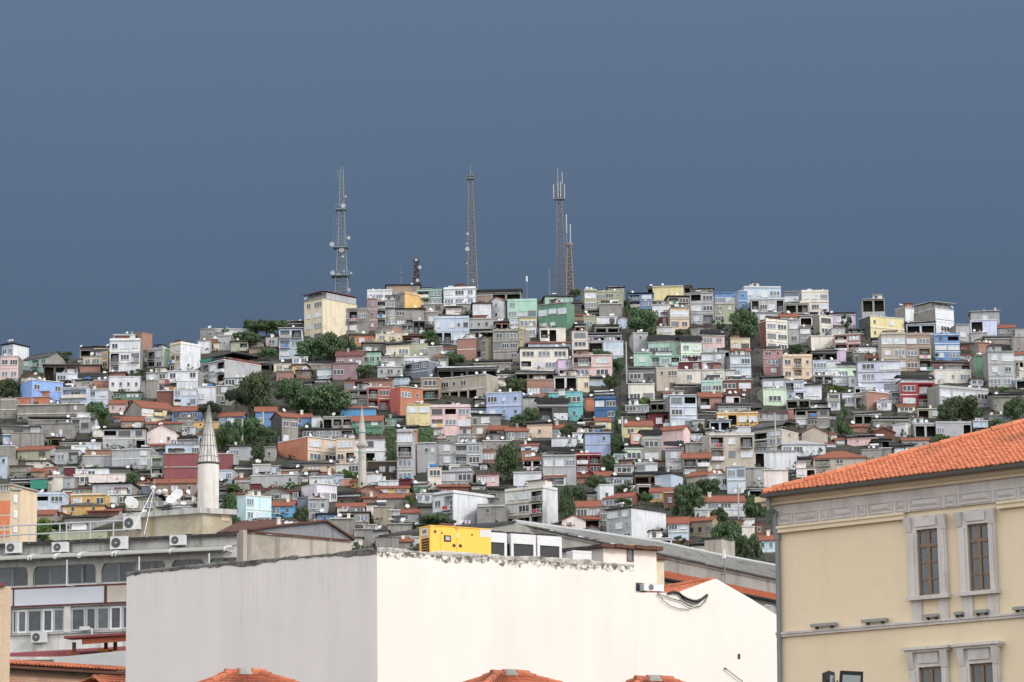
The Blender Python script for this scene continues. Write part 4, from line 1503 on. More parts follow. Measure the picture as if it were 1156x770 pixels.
# ------------------------------------------------------------------ street poles on the hill
M_POLE = surface("pole_concrete", (0.42, 0.41, 0.38), 0.8, 0.3)
for (px, y0, y1, r, arm, lab) in [
 (273.3, 473, 503, 0.28, 0, "pale concrete utility pole in front of the dark trees behind the big minaret"),
 (297, 465, 495, 0.28, 0, "pale concrete utility pole before the blue house with red tiled roof"),
 (707.6, 386, 430, 0.22, 0, "tall thin lamp post in the narrow stair street above the blue house"),
 (703, 470, 502, 0.25, 1, "utility pole with white boxes on a crossarm by the yellow house"),
 (876, 466, 511, 0.2, 0, "slim grey pole in front of the three-storey block with the glazed terrace"),
 (834, 547, 583, 0.22, 1, "utility pole with crossarm by the house with blue shutters"),
 (643, 571, 590, 0.2, 1, "short utility pole with crossarm by the peeling gabled house"),
 (191, 514, 560, 0.2, 2, "rusty flue pipe beside the dusty red house left of the big minaret")]:
    D = Dy(y1) - 4
    P = at(px, y1, D); h = at(px, y0, D).z - P.z
    T = thing("utility_pole" if arm != 2 else "flue_pipe", lab, "pole" if arm != 2 else "pipe", P)
    mb = MB(); mb.tube((0, 0, -4), (0, 0, h), r, r * 0.7, 8)
    mb.build("pole", [M_POLE if arm != 2 else plain("rust", (0.2, 0.075, 0.04), 0.8)], T)
    if arm == 1:
        cb = MB(); cb.box(-1.1, 1.1, -0.1, 0.1, h - 0.9, h - 0.7); cb.build("crossarm", [M_POST], T)
        for x in (-0.9, 0.6):
            cb = MB(); cb.box(x, x + 0.6, -0.3, 0.2, h - 1.8, h - 0.9); cb.build("junction_box", [M_WHITE], T)
    if arm == 0:
        cb = MB(); cb.tube((0, 0, h - 0.15), (-1.0, -0.4, h + 0.1), 0.05, n=6); cb.box(-1.5, -0.9, -0.55, -0.3, h + 0.05, h + 0.17); cb.build("lamp_arm", [M_POST], T)

# ------------------------------------------------------------------ masts on the ridge
M_STEEL = surface("galvanised_steel", (0.22, 0.25, 0.28), 0.6, 0.3, metal=0.2)
M_STEELR = surface("painted_mast_brown", (0.20, 0.185, 0.18), 0.7, 0.4)
M_AERIAL = plain("aerial_grey", (0.36, 0.38, 0.40), 0.5)
def lattice(mb, z0, z1, w0, w1, n, t, cx0=0.0, cx1=0.0):
    """square lattice between two heights"""
    def corner(z, k):
        f = (z - z0) / (z1 - z0); h = (w0 + (w1 - w0) * f) / 2; cx = cx0 + (cx1 - cx0) * f
        return Vector((cx + (-h, h, h, -h)[k], (-h, -h, h, h)[k], z))
    for k in range(4): mb.tube(corner(z0, k), corner(z1, k), t, t * 0.85, 5)
    for i in range(n):
        a = z0 + (z1 - z0) * i / n; b = z0 + (z1 - z0) * (i + 1) / n
        for k in range(4):
            j = (k + 1) % 4
            mb.tube(corner(b, k), corner(b, j), t * 0.6, n=4, cap=False)
            if i % 2: mb.tube(corner(a, k), corner(b, j), t * 0.6, n=4, cap=False)
            else: mb.tube(corner(a, j), corner(b, k), t * 0.6, n=4, cap=False)
def drum(T, x, z, r=0.9, dy=-1.4):
    mb = MB(); r *= 0.72; mb.tube((x, dy, z), (x, dy + 0.45, z), r, r * 0.95, 16); mb.tube((x, dy + 0.5, z), (x, 0, z), 0.1, n=5)
    mb.build("microwave_dish", [M_AERIAL], T)
def mast(px, ybase, D, label, name="radio_mast"):
    P = at(px, ybase, D)
    T = thing(name, label, "mast", (P.x, P.y, P.z))
    T['_z'] = 0
    return T, P, (lambda y: at(px, y, D).z - P.z), F / D
D1 = 915
T, P, zz, ppm = mast(386, 334, D1, "tall thin lattice mast with three platforms and white dishes behind the cream tower block")
mb = MB()
for ya, yb, wa, wb2 in ((334, 312, 15, 13), (312, 280, 12, 9.5), (280, 237, 8.5, 6), (237, 193, 5.5, 3.6)):
    lattice(mb, zz(ya), zz(yb), wa / ppm, wb2 / ppm, max(4, int((ya - yb) / 4)), 0.13)
mb.build("mast_frame", [M_STEEL], T)
for y, w in ((312, 17), (280, 14), (237, 10)):
    mb = MB(); w /= ppm; z = zz(y)
    mb.box(-w * .7, w * .5, -w / 2, w / 2, z - 0.12, z + 0.12)
    for x in (-w * .7, w * .5 - .08): mb.box(x, x + .08, -w / 2, -w / 2 + .08, z + .12, z + 1.6)
    mb.box(-w * .7, w * .5, -w / 2, -w / 2 + .06, z + 1.5, z + 1.6)
    mb.build("platform", [M_STEEL], T)
for x, y, r in ((2, 233.5, 1.0), (5, 223, .5), (8.2, 269.7, .8), (-11, 276.7, 1.1), (0, 282.8, 1.2), (1.5, 290.6, .6), (-10.5, 309, 1.0), (-3.6, 310, .8), (3, 307.7, .6), (11, 309.4, .5), (8, 328.5, .9)):
    drum(T, x / ppm, zz(y), r)
mb = MB()
for x in (-5, -1.5, 2): mb.tube((x / ppm, 0, zz(200)), (x / ppm, 0, zz(186 + abs(x))), 0.07, n=5)
for x in (-9, -6): mb.tube((x / ppm, 0, zz(280)), (x / ppm, 0, zz(243)), 0.06, n=4)
mb.build("whip_aerials", [M_STEEL], T)

T, P, zz, ppm = mast(532.6, 330, 925, "lattice mast with small head platform behind the white terraced house on the ridge")
mb = MB(); lattice(mb, zz(330), zz(205), 11.5 / ppm, 4.5 / ppm, 30, 0.15, 1.2 / ppm, 0); mb.build("mast_frame", [M_STEELR], T)
mb = MB(); w = 8 / ppm; mb.box(-w / 2, w / 2, -w / 2, w / 2, zz(202.5), zz(201.5)); mb.box(-w / 2, w / 2, -w / 2, w / 2, zz(199), zz(198.3))
for k in range(8):
    x = -w / 2 + w * k / 7.6; mb.box(x, x + 0.08, -w / 2, -w / 2 + 0.08, zz(201.5), zz(199))
mb.build("head_platform", [M_STEELR], T)
mb = MB(); mb.tube((0, 0, zz(205)), (0, 0, zz(186)), 0.09, n=5); mb.tube((0.5, 0, zz(205)), (0.5, 0, zz(194)), 0.07, n=5); mb.build("whip_aerials", [M_STEEL], T)
for x, y, r in ((-4, 265, .6), (-4.6, 282, 1.0), (-5, 276, .4), (-5, 298, .4), (2, 318, .7)): drum(T, x / ppm, zz(y), r)

T, P, zz, ppm = mast(633.4, 336, 935, "tallest pale lattice mast with upright panel antennas at its head", "radio_mast")
mb = MB(); lattice(mb, zz(336), zz(261), 12 / ppm, 7.2 / ppm, 16, 0.12, 1.0 / ppm, 0); lattice(mb, zz(261), zz(205), 7 / ppm, 4.6 / ppm, 14, 0.14); mb.build("mast_frame", [M_STEELR], T)
for x in (-6.6, -1.5, 1.5, 6.0):
    mb = MB(); z0, z1 = (zz(225), zz(209)) if abs(x) > 2 else (zz(224), zz(207)); mb.box(x / ppm - .14, x / ppm + .14, -1.3, -1.1, z0, z1); mb.tube((x / ppm, -1.1, (z0 + z1) / 2), (0, 0, (z0 + z1) / 2), 0.07, n=4)
    mb.build("panel_antenna", [M_AERIAL], T)
mb = MB(); w = 11 / ppm; mb.box(-w / 2, w / 2, -1.2, 1.2, zz(225.6), zz(224.8)); mb.build("platform", [M_STEELR], T)
mb = MB(); mb.tube((-0.4, 0, zz(205)), (-0.4, 0, zz(190)), 0.08, n=5); mb.tube((3.6 / ppm, 0, zz(208)), (3.6 / ppm, 0, zz(194)), 0.13, n=5); mb.build("whip_aerials", [M_AERIAL], T)

T, P, zz, ppm = mast(643.4, 334, 930, "shorter sturdy mast with flared head and two white rod aerials")
mb = MB(); lattice(mb, zz(334), zz(279), 8 / ppm, 4.4 / ppm, 14, 0.26); mb.tube((0, 0, zz(334)), (0, 0, zz(279)), 0.55, 0.45, 8); mb.build("mast_frame", [M_STEELR], T)
mb = MB(); mb.lathe([(0.7, zz(279)), (4.2 / ppm, zz(277)), (4.2 / ppm, zz(274.5)), (0.2, zz(274.4))], 14); mb.build("head_platform", [M_STEELR], T)
for x, a, b in ((-2.6, 263, 242), (1.7, 274, 253)):
    mb = MB(); mb.tube((x / ppm, 0, zz(274.4)), (x / ppm, 0, zz(a)), 0.06, n=5); mb.tube((x / ppm, 0, zz(a)), (x / ppm, 0, zz(b)), 0.2, n=6); mb.build("rod_aerial", [M_AERIAL], T)

T, P, zz, ppm = mast(470.3, 328, 905, "stubby dark lattice mast beside the penthouse with orange wall")
mb = MB(); lattice(mb, zz(328), zz(296), 9 / ppm, 4.6 / ppm, 9, 0.2); lattice(mb, zz(296), zz(293), 6 / ppm, 6 / ppm, 1, 0.15); mb.tube((0, 0, zz(296)), (0, 0, zz(278)), 0.1, 0.05, 5); mb.build("mast_frame", [plain("mast_dark", (0.06, 0.055, 0.06), 0.7)], T)
for x, y, r in ((0, 294.5, .6), (4, 303, .8), (1.3, 317.5, .8)): drum(T, x / ppm, zz(y), r)
for px, y0, y1, r, lab in ((452.8, 300, 322, .12, "thin ringed aerial pole on the penthouse roof"), (595, 311, 337, .13, "short pale aerial pole behind the mint green house"), (620.6, 303, 337, .2, "plain dark aerial pole standing alone before the tallest mast")):
    T, P, zz, ppm = mast(px, y1, 915, lab, "aerial_pole")
    mb = MB(); mb.tube((0, 0, -2), (0, 0, zz(y0)), r, r * 0.6, 6); mb.build("pole", [M_STEELR], T)
    if px < 460:
        mb = MB(); mb.tube((0, 0, zz(309.5)), (0, 0, zz(308.5)), 0.55, 0.55, 8); mb.build("ring_aerial", [M_STEELR], T)
    elif px < 600:
        mb = MB(); mb.tube((0, 0, zz(318)), (0, 0, zz(312)), 0.3, 0.3, 8); mb.build("antenna_sleeve", [M_WHITE], T)

# ------------------------------------------------------------------ slender minaret in the streets
D = Dy(545) - 6
P = at(409, 552, D); ppm = F / D
zz = lambda y: at(409, y, D).z - P.z
T = thing("minaret", "slender pale stone minaret with balcony and pointed spire among the houses", "minaret", P)
M_STONE = surface("minaret_stone", (0.44, 0.42, 0.38), 0.9, 0.5, None, 0.6, 0.6, fine=0.15)
M_LEAD = surface("minaret_spire_stone", (0.42, 0.41, 0.385), 0.85, 0.6, None, 0.8, 0.8)
r = 4.3 / ppm
mb = MB(); mb.lathe([(r * 1.15, -6), (r * 1.05, zz(515)), (r * 1.0, zz(507))], 20); mb.build("shaft", [M_STONE], T, smooth=True)
mb = MB(); mb.lathe([(r * 1.0, zz(507)), (r * 1.15, zz(506)), (r * 1.55, zz(504)), (r * 1.6, zz(501.5)), (r * 1.45, zz(501.4)), (r * 0.9, zz(503))], 20)
for k in range(20):
    a = k * 0.3142; mb.box(r * 1.5 * math.cos(a) - .09, r * 1.5 * math.cos(a) + .09, r * 1.5 * math.sin(a) - .09, r * 1.5 * math.sin(a) + .09, zz(504), zz(500.8))
mb.build("balcony", [M_STONE], T)
mb = MB(); mb.lathe([(r * .9, zz(503)), (r * .82, zz(488))], 20); mb.build("upper_shaft", [M_STONE], T, smooth=True)
mb = MB(); mb.lathe([(r * .95, zz(488)), (r * .9, zz(487)), (r * .62, zz(478)), (r * .3, zz(468)), (r * .05, zz(459.5))], 20); mb.build("spire", [M_LEAD], T, smooth=True)
mb = MB(); mb.tube((0, 0, zz(460)), (0, 0, zz(455)), .09, .03, 6); mb.build("finial", [M_STEEL], T)
for y in (488.4, 511.5):
    mb = MB(); q = r * (0.97 if y < 500 else 1.08); mb.lathe([(q, zz(y + .5)), (q * 1.03, zz(y)), (q, zz(y - .5))], 20); mb.build("tile_band", [plain("turquoise_tile", (0.12, 0.33, 0.36), 0.4)], T)

# ------------------------------------------------------------------ the small roofs and lean-tos that fill every gap between the streets
GW, GH, GY = 1160, 340, 320
cov = [bytearray(GW) for _ in range(GH)]
def cover_box(b, pad=0):
    for y in range(max(0, int(b[1] - GY)), min(GH, int(b[3] - GY + 1))):
        for x in range(max(0, int(b[0] + pad)), min(GW, int(b[2] - pad))): cov[y][x] = 1
for b in BOXES: cover_box(b)
for h in HILL:
    if h.get('tree'): cover_box(h['box'], 2)
RF = random.Random(77)
STREETS = [(842, 386, 866, 466), (697, 378, 712, 512)]
for b in STREETS: cover_box(b)
n_fill = 0
for trial in range(16000):
    w = RF.uniform(10, 30); h = RF.uniform(8, 14)
    if trial > 6000: w *= .65; h *= .7
    x0 = RF.uniform(-2, 1156 - w * .6); y1 = RF.uniform(345, 622)
    y0 = y1 - h
    if y0 < skyline(x0 + w / 2) - 3: continue
    if x0 > 850 and y0 > 560 - (x0 - 850) * .27: continue
    c = t = 0
    for y in range(int(y0 - GY), int(y1 - GY) + 1):
        for x in range(max(0, int(x0)), min(GW, int(x0 + w)), 2):
            t += 1; c += cov[y][x] if 0 <= y < GH else 1
    if not t or c / t > .52: continue
    col = RF.choice(['gr'] * 4 + ['lg'] * 5 + ['W'] * 6 + ['wc', 'wc', 'wc', 'pw', 'lb', 'bg', 'dg', 'bk', 'bk', 'br', 'tn', 'lb', 'pw', 'og', 'sl'])
    roof = RF.choice(['k'] * 8 + ['m'] * 4 + ['t'] * 3 + ['n'] * 3 + ['r', 'g'])
    rows = RF.choice(['o', 'oo', 'wo', 'w', 'ww', 'ow', '.', 'W', 'b']) if roof != 'k' else RF.choice(['oo', 'o', 'ow', 'oo'])
    b = (x0, y0, x0 + w, y1)
    house(*b, col, roof, rows, None, RF.choice(['', '', '', 'R', 'G']) if roof == 'm' else '')
    cover_box(b); n_fill += 1
    if n_fill >= 240: break
print("fill", n_fill, "of trials", trial)
# weeds, brambles and self-sown bushes on the slope: nobody could count them
mb = MB()
for i in range(2600):
    px = RF.uniform(-10, 1166); ys = skyline(px); py = RF.uniform(ys + 3, 650)
    D = Dy(py); P = at(px, py, D); s = RF.uniform(.5, 1.9)
    for k in range(12):
        c = P + Vector((RF.uniform(-s, s), RF.uniform(-s, s), RF.uniform(-.3, s * .9) + .2))
        nrm = Vector((RF.uniform(-1, 1), RF.uniform(-1, .3), RF.uniform(-.2, 1))).normalized(); t = nrm.orthogonal().normalized(); t.rotate(Matrix.Rotation(RF.uniform(0, 6.28), 3, nrm)); q = nrm.cross(t); e = RF.uniform(.16, .42)
        mb.quad(c - t * e - q * e * .7, c + t * e - q * e * .6, c + t * e * .8 + q * e * .7, c - t * e * .7 + q * e * .8)
tag(mb.build("undergrowth", [leafmat("undergrowth_leaves", (.020, .032, .016), (.05, .068, .03))]), "dark weeds and brambles covering the slope between the houses", "undergrowth", kind='stuff')
# ------------------------------------------------------------------ labels for the hill: how it looks, and what it stands next to
def put_labels():
    n = len(HILL)
    def rel(a, b):
        ax, ay = (a[0] + a[2]) / 2, (a[1] + a[3]) / 2
        bx, by = (b[0] + b[2]) / 2, (b[1] + b[3]) / 2
        hx = max(0, max(a[0], b[0]) - min(a[2], b[2])); hy = max(0, max(a[1], b[1]) - min(a[3], b[3]))
        ox = min(a[2], b[2]) - max(a[0], b[0]); oy = min(a[3], b[3]) - max(a[1], b[1])
        if hx + hy > 9: return None
        if oy > 0.35 * min(a[3] - a[1], b[3] - b[1]) and ox < 0.45 * min(a[2] - a[0], b[2] - b[0]):
            return 'just left of the' if ax < bx else 'just right of the'
        if ox > 0.3 * min(a[2] - a[0], b[2] - b[0]) and abs(ay - by) > 4:
            return 'just above the' if ay < by else 'just below the'
        return None
    nb = [[] for _ in range(n)]
    for i in range(n):
        for j in range(n):
            if i != j:
                q = rel(HILL[i]['box'], HILL[j]['box'])
                if q: nb[i].append((q, j))
    from collections import defaultdict
    keys = defaultdict(set)
    for i in range(n):
        for q, j in nb[i]:
            keys[(HILL[i]['full'], q, HILL[j]['short'])].add(i)
            for q2, k in nb[i]:
                if k != j and q2 != q: keys[(HILL[i]['full'], q, HILL[j]['short'], q2, HILL[k]['short'])].add(i)
    nfull = defaultdict(int)
    for h in HILL: nfull[h['full']] += 1
    nshort = defaultdict(int)
    for h in HILL: nshort[h['short']] += 1
    left = []
    area = lambda j: (HILL[j]['box'][2] - HILL[j]['box'][0]) * (HILL[j]['box'][3] - HILL[j]['box'][1])
    words_ = lambda s: len(s.split())
    used = set()
    for i, h in enumerate(HILL):
        best = None
        cand = sorted(nb[i], key=lambda p: (nshort[HILL[p[1]]['short']], -area(p[1])))
        for q, j in cand:
            if len(keys[(h['full'], q, HILL[j]['short'])]) == 1:
                s = h['full'] + ' ' + q + ' ' + HILL[j]['short']
                if words_(s) <= 16 and s not in used: best = s; break
        if best is None:
            for q, j in cand:
                for q2, k in cand:
                    if k != j and q2 != q and len(keys[(h['full'], q, HILL[j]['short'], q2, HILL[k]['short'])]) == 1:
                        s = h['full'].split(' with ')[0].split(',')[0] + ' ' + q.replace('just ', '') + ' ' + HILL[j]['short'].split(' with ')[0] + ', ' + q2.replace('just ', '') + ' ' + HILL[k]['short'].split(' with ')[0]
                        if words_(s) <= 16 and s not in used: best = s; break
                if best: break
        if best is None: left.append(i); continue
        used.add(best); h['o']['label'] = best
    # what is left gets its place among its look-alikes, counted along the slope
    by = defaultdict(list)
    for i, h in enumerate(HILL): by[h['full']].append(i)
    order = ['first', 'second', 'third', 'fourth', 'fifth', 'sixth', 'seventh', 'eighth', 'ninth', 'tenth', 'eleventh', 'twelfth', 'thirteenth', 'fourteenth', 'fifteenth', 'sixteenth', 'seventeenth', 'eighteenth', 'nineteenth', 'twentieth']
    for i in left:
        g = sorted(by[HILL[i]['full']], key=lambda k: HILL[k]['box'][0] + HILL[k]['box'][2])
        if len(g) == 1: HILL[i]['o']['label'] = HILL[i]['full'] + ' on the crowded hillside'
        else:
            a = g.index(i); b = len(g) - 1 - a
            s = (order[a] + ' from the left') if a <= b else (order[min(b, 19)] + ' from the right')
            HILL[i]['o']['label'] = HILL[i]['full'] + ', ' + s + ' of its kind'
    for h in HILL:
        h['o']['group'] = 'trees and shrubs on the hillside' if h.get('tree') else {'shed': 'low outbuildings on the hillside', 'house': 'houses stacked up the hillside', 'low_house': 'single-storey houses on the hillside', 'apartment_building': 'apartment blocks on the hillside'}[h['o'].name.split('.')[0]]
    print("labels left over:", len(left), [HILL[i]['full'] for i in left][:20])
    from collections import Counter
    print(Counter(h['o'].name.split('.')[0] for h in HILL), "objects", len(bpy.data.objects))
put_labels()
# ================================================================== the buildings in front
M_WHITEWALL = surface("white_render", (0.725, 0.69, 0.65), 0.9, 0.10, (0.60, 0.52, 0.45), 0.22, 0.14, bump=0.12, bumpscale=3.0, fine=0.04)
M_WHITEWALL_SHADE = surface("white_render_shaded", (0.50, 0.47, 0.455), 0.92, 0.22, (0.36, 0.34, 0.33), 0.3, 0.5, bump=0.15, bumpscale=3.0, fine=0.06)  # darker copy of the white render, shade painted in for the hut's side
M_CEMENT = surface("cement_plain", (0.30, 0.295, 0.28), 0.92, 0.6, (0.13, 0.125, 0.12), 0.3, 0.7, bump=0.3, bumpscale=4.0, fine=0.12)
M_CEMENT2 = surface("cement_stained", (0.42, 0.385, 0.335), 0.92, 0.7, (0.13, 0.115, 0.10), 0.35, 0.85, bump=0.3, bumpscale=4.0, fine=0.12)
M_TILEF = tilemat("clay_tiles_near", (0.56, 0.205, 0.11), (0.44, 0.15, 0.08), (0.30, 0.12, 0.075))
M_TILEO = tilemat("clay_tiles_old", (0.50, 0.165, 0.085), (0.34, 0.11, 0.065), (0.18, 0.09, 0.065))
M_RUST = surface("rusty_sheet", (0.115, 0.055, 0.038), 0.85, 0.8, (0.05, 0.036, 0.032), 0.6, 0.5)
M_TAR = surface("tar_edge", (0.035, 0.034, 0.034), 0.85, 0.6, (0.13, 0.12, 0.11), 0.8, 0.5)
M_LTGREY = plain("painted_metal_grey", (0.42, 0.43, 0.44), 0.5)
M_BLACKM = plain("black_metal", (0.018, 0.019, 0.021), 0.5)
M_GRILLE = plain("dark_grille", (0.035, 0.035, 0.037), 0.6)
M_CABLE = plain("black_cable", (0.012, 0.012, 0.013), 0.6)

def mouldy(name, base, dark, edge, rag, drip=0.0):
    """Paint that has come away under the coping: dark lichen and bare cement, with a torn lower edge."""
    m, t, b = nodes(name)
    N, L = t.nodes, t.links
    tcn = N.new('ShaderNodeTexCoord')
    n1 = N.new('ShaderNodeTexNoise'); n1.inputs['Scale'].default_value = 1.5; n1.inputs['Detail'].default_value = 7; n1.inputs['Roughness'].default_value = 0.65
    L.new(tcn.outputs['Object'], n1.inputs['Vector'])
    n2 = N.new('ShaderNodeTexNoise'); n2.inputs['Scale'].default_value = 3.4; n2.inputs['Detail'].default_value = 6; n2.inputs['Roughness'].default_value = 0.7
    L.new(tcn.outputs['Object'], n2.inputs['Vector'])
    sp = N.new('ShaderNodeSeparateXYZ'); L.new(tcn.outputs['Object'], sp.inputs[0])
    h = N.new('ShaderNodeMath'); h.operation = 'MULTIPLY_ADD'
    L.new(n1.outputs[0], h.inputs[0]); h.inputs[1].default_value = rag; L.new(sp.outputs['Z'], h.inputs[2])
    st = N.new('ShaderNodeMapRange'); st.inputs[1].default_value = edge; st.inputs[2].default_value = edge + 0.06
    L.new(h.outputs[0], st.inputs[0])
    r = N.new('ShaderNodeMapRange'); r.inputs[1].default_value = 0.44; r.inputs[2].default_value = 0.56
    L.new(n2.outputs[0], r.inputs[0])
    mu = N.new('ShaderNodeMath'); mu.operation = 'MULTIPLY'; L.new(st.outputs[0], mu.inputs[0]); L.new(r.outputs[0], mu.inputs[1])
    n3 = N.new('ShaderNodeTexNoise'); n3.inputs['Scale'].default_value = 9; n3.inputs['Detail'].default_value = 4; L.new(tcn.outputs['Object'], n3.inputs['Vector'])
    mp = N.new('ShaderNodeMapping'); mp.inputs['Scale'].default_value = (1.0, 1.0, 0.12); L.new(tcn.outputs['Object'], mp.inputs['Vector'])
    n4 = N.new('ShaderNodeTexNoise'); n4.inputs['Scale'].default_value = 0.8; n4.inputs['Detail'].default_value = 5; L.new(mp.outputs[0], n4.inputs['Vector'])
    n5 = N.new('ShaderNodeTexNoise'); n5.inputs['Scale'].default_value = 0.13; n5.inputs['Detail'].default_value = 4; L.new(tcn.outputs['Object'], n5.inputs['Vector'])
    wv = N.new('ShaderNodeMath'); wv.operation = 'ADD'; L.new(n4.outputs[0], wv.inputs[0]); L.new(n5.outputs[0], wv.inputs[1])
    run = N.new('ShaderNodeMapRange'); run.inputs[1].default_value = 0.85; run.inputs[2].default_value = 1.3; run.inputs[3].default_value = 1.0; run.inputs[4].default_value = 0.92
    L.new(wv.outputs[0], run.inputs[0])
    bs = N.new('ShaderNodeHueSaturation'); bs.inputs['Color'].default_value = (*base, 1); L.new(run.outputs[0], bs.inputs['Value'])
    mp6 = N.new('ShaderNodeMapping'); mp6.inputs['Scale'].default_value = (7.5, 7.5, 0.2); L.new(tcn.outputs['Object'], mp6.inputs['Vector'])
    n6 = N.new('ShaderNodeTexNoise'); n6.inputs['Scale'].default_value = 1.0; n6.inputs['Detail'].default_value = 4; L.new(mp6.outputs[0], n6.inputs['Vector'])
    r6 = N.new('ShaderNodeMapRange'); r6.inputs[1].default_value = 0.52; r6.inputs[2].default_value = 0.78; r6.inputs[4].default_value = drip; L.new(n6.outputs[0], r6.inputs[0])
    z6 = N.new('ShaderNodeMapRange'); z6.inputs[1].default_value = -3.2; z6.inputs[2].default_value = 1.2
    n7 = N.new('ShaderNodeTexNoise'); n7.inputs['Scale'].default_value = 0.55; n7.inputs['Detail'].default_value = 3; L.new(tcn.outputs['Object'], n7.inputs['Vector'])
    a7 = N.new('ShaderNodeMath'); a7.operation = 'MULTIPLY_ADD'; L.new(n7.outputs[0], a7.inputs[0]); a7.inputs[1].default_value = 9.0; L.new(sp.outputs['Z'], a7.inputs[2])
    b7 = N.new('ShaderNodeMath'); b7.operation = 'SUBTRACT'; L.new(a7.outputs[0], b7.inputs[0]); b7.inputs[1].default_value = 4.6; L.new(b7.outputs[0], z6.inputs[0])
    m6 = N.new('ShaderNodeMath'); m6.operation = 'MULTIPLY'; L.new(r6.outputs[0], m6.inputs[0]); L.new(z6.outputs[0], m6.inputs[1])
    b6 = N.new('ShaderNodeMix'); b6.data_type = 'RGBA'; b6.inputs[7].default_value = (base[0] * .45, base[1] * .44, base[2] * .43, 1)
    L.new(m6.outputs[0], b6.inputs[0]); L.new(bs.outputs[0], b6.inputs[6])
    dk = N.new('ShaderNodeMix'); dk.data_type = 'RGBA'; dk.inputs[6].default_value = (*dark, 1); dk.inputs[7].default_value = (dark[0] * 3.5, dark[1] * 3.4, dark[2] * 3.2, 1); L.new(n3.outputs[0], dk.inputs[0])
    mix = N.new('ShaderNodeMix'); mix.data_type = 'RGBA'
    L.new(mu.outputs[0], mix.inputs[0]); L.new(b6.outputs[2], mix.inputs[6]); L.new(dk.outputs[2], mix.inputs[7])
    L.new(mix.outputs[2], b.inputs['Base Color']); b.inputs['Roughness'].default_value = 0.92; b.inputs['Specular IOR Level'].default_value = 0.15
    nb = N.new('ShaderNodeTexNoise'); nb.inputs['Scale'].default_value = 2.5; nb.inputs['Detail'].default_value = 6; L.new(tcn.outputs['Object'], nb.inputs['Vector'])
    bp = N.new('ShaderNodeBump'); bp.inputs['Strength'].default_value = 0.15; bp.inputs['Distance'].default_value = 0.05
    L.new(nb.outputs[0], bp.inputs['Height']); L.new(bp.outputs[0], b.inputs['Normal'])
    return m

def tile_field(mb, O, Ue, Te, Tl, tw=0.22, tl=0.36, arch=0.055, keep=None, m=0, seed=1):
    """Courses of single clay tiles over the four-cornered slope: eave left O, eave right Ue, top right Te, top left Tl."""
    R = random.Random(seed)
    O, Ue, Te, Tl = (Vector(q) for q in (O, Ue, Te, Tl))
    nu = max(1, int((Ue - O).length / tw)); nv = max(1, int((Tl - O).length / tl))
    P = lambda u, v: (O * (1 - u) + Ue * u) * (1 - v) + (Tl * (1 - u) + Te * u) * v
    nrm = (Ue - O).cross(Tl - O).normalized()
    if nrm.z < 0: nrm = -nrm
    for j in range(nv):
        for i in range(nu):
            if keep and not keep((i + .5) / nu, (j + .5) / nv): continue
            u0, u1 = i / nu, (i + 1.0) / nu
            v0 = max(0, (j - 0.06 + R.uniform(-.03, .03)) / nv); v1 = min(1.0, (j + 1.12) / nv)
            k = len(mb.v); S = 5
            lift = 0.045 + R.uniform(-.008, .012)
            for q, (v, h) in enumerate(((v0, lift), (v1, 0.006))):
                for s_ in range(S):
                    a = s_ / (S - 1)
                    mb.v.append(tuple(P(u0 + (u1 - u0) * a, v) + nrm * (h + arch * math.sin(math.pi * a))))
            for s_ in range(S):
                a = s_ / (S - 1); mb.v.append(tuple(P(u0 + (u1 - u0) * a, v0) + nrm * (lift + arch * math.sin(math.pi * a) * 0.55 - 0.035)))
            for s_ in range(S - 1):
                mb.f.append((k + s_, k + s_ + 1, k + S + s_ + 1, k + S + s_)); mb.m.append(m)
                mb.f.append((k + 2 * S + s_, k + 2 * S + s_ + 1, k + s_ + 1, k + s_)); mb.m.append(m)
    mb.quad(O, Ue, Te, Tl, m)

def ridge_tiles(mb, A, B, r=0.13, tl=0.4, m=0, seed=2):
    A, B = Vector(A), Vector(B); R = random.Random(seed)
    n = max(1, int((B - A).length / tl)); d = (B - A) / n
    for i in range(n):
        q = Vector((R.uniform(-.015, .015), R.uniform(-.015, .015), R.uniform(-.01, .02)))
        mb.tube(A + d * i + q, A + d * (i + 1.1) + q, r * 1.08, r * 0.92, 10, m)

def ac_unit(name_label, P, rot, w=0.9, h=0.62, d=0.34, stand=0.06, group="air conditioners on the office block"):
    T = thing("air_conditioner", name_label, "air conditioner", P, rot, group)
    mb = MB(); mb.box(0, w, 0, d, stand, stand + h); mb.box(-.004, w + .004, -.006, d * .2, stand + h * .97, stand + h + .012)
    mb.build("casing", [M_WHITE], T)
    mb = MB(); c = (w * .36, stand + h * .5); r = h * .40
    mb.tube((c[0], -.012, c[1]), (c[0], -.003, c[1]), r, r, 20)
    g = mb.build("fan_grille", [M_GRILLE], T)
    mb = MB()
    for k in range(4):
        rr = r * (k + 1) / 4.2
        pts = [(c[0] + rr * math.cos(a * .5236), -.018, c[1] + rr * math.sin(a * .5236)) for a in range(13)]
        mb.path(pts, .005, 4)
    mb.tube((c[0], -.03, c[1]), (c[0], -.014, c[1]), r * .2, r * .2, 10)
    mb.build("fan_guard", [M_LTGREY], g)
    mb = MB()
    for x in (.1 * w, .85 * w): mb.box(x, x + .05, -.02, d, 0, stand)
    mb.build("bracket", [M_RAIL], T)
    return T

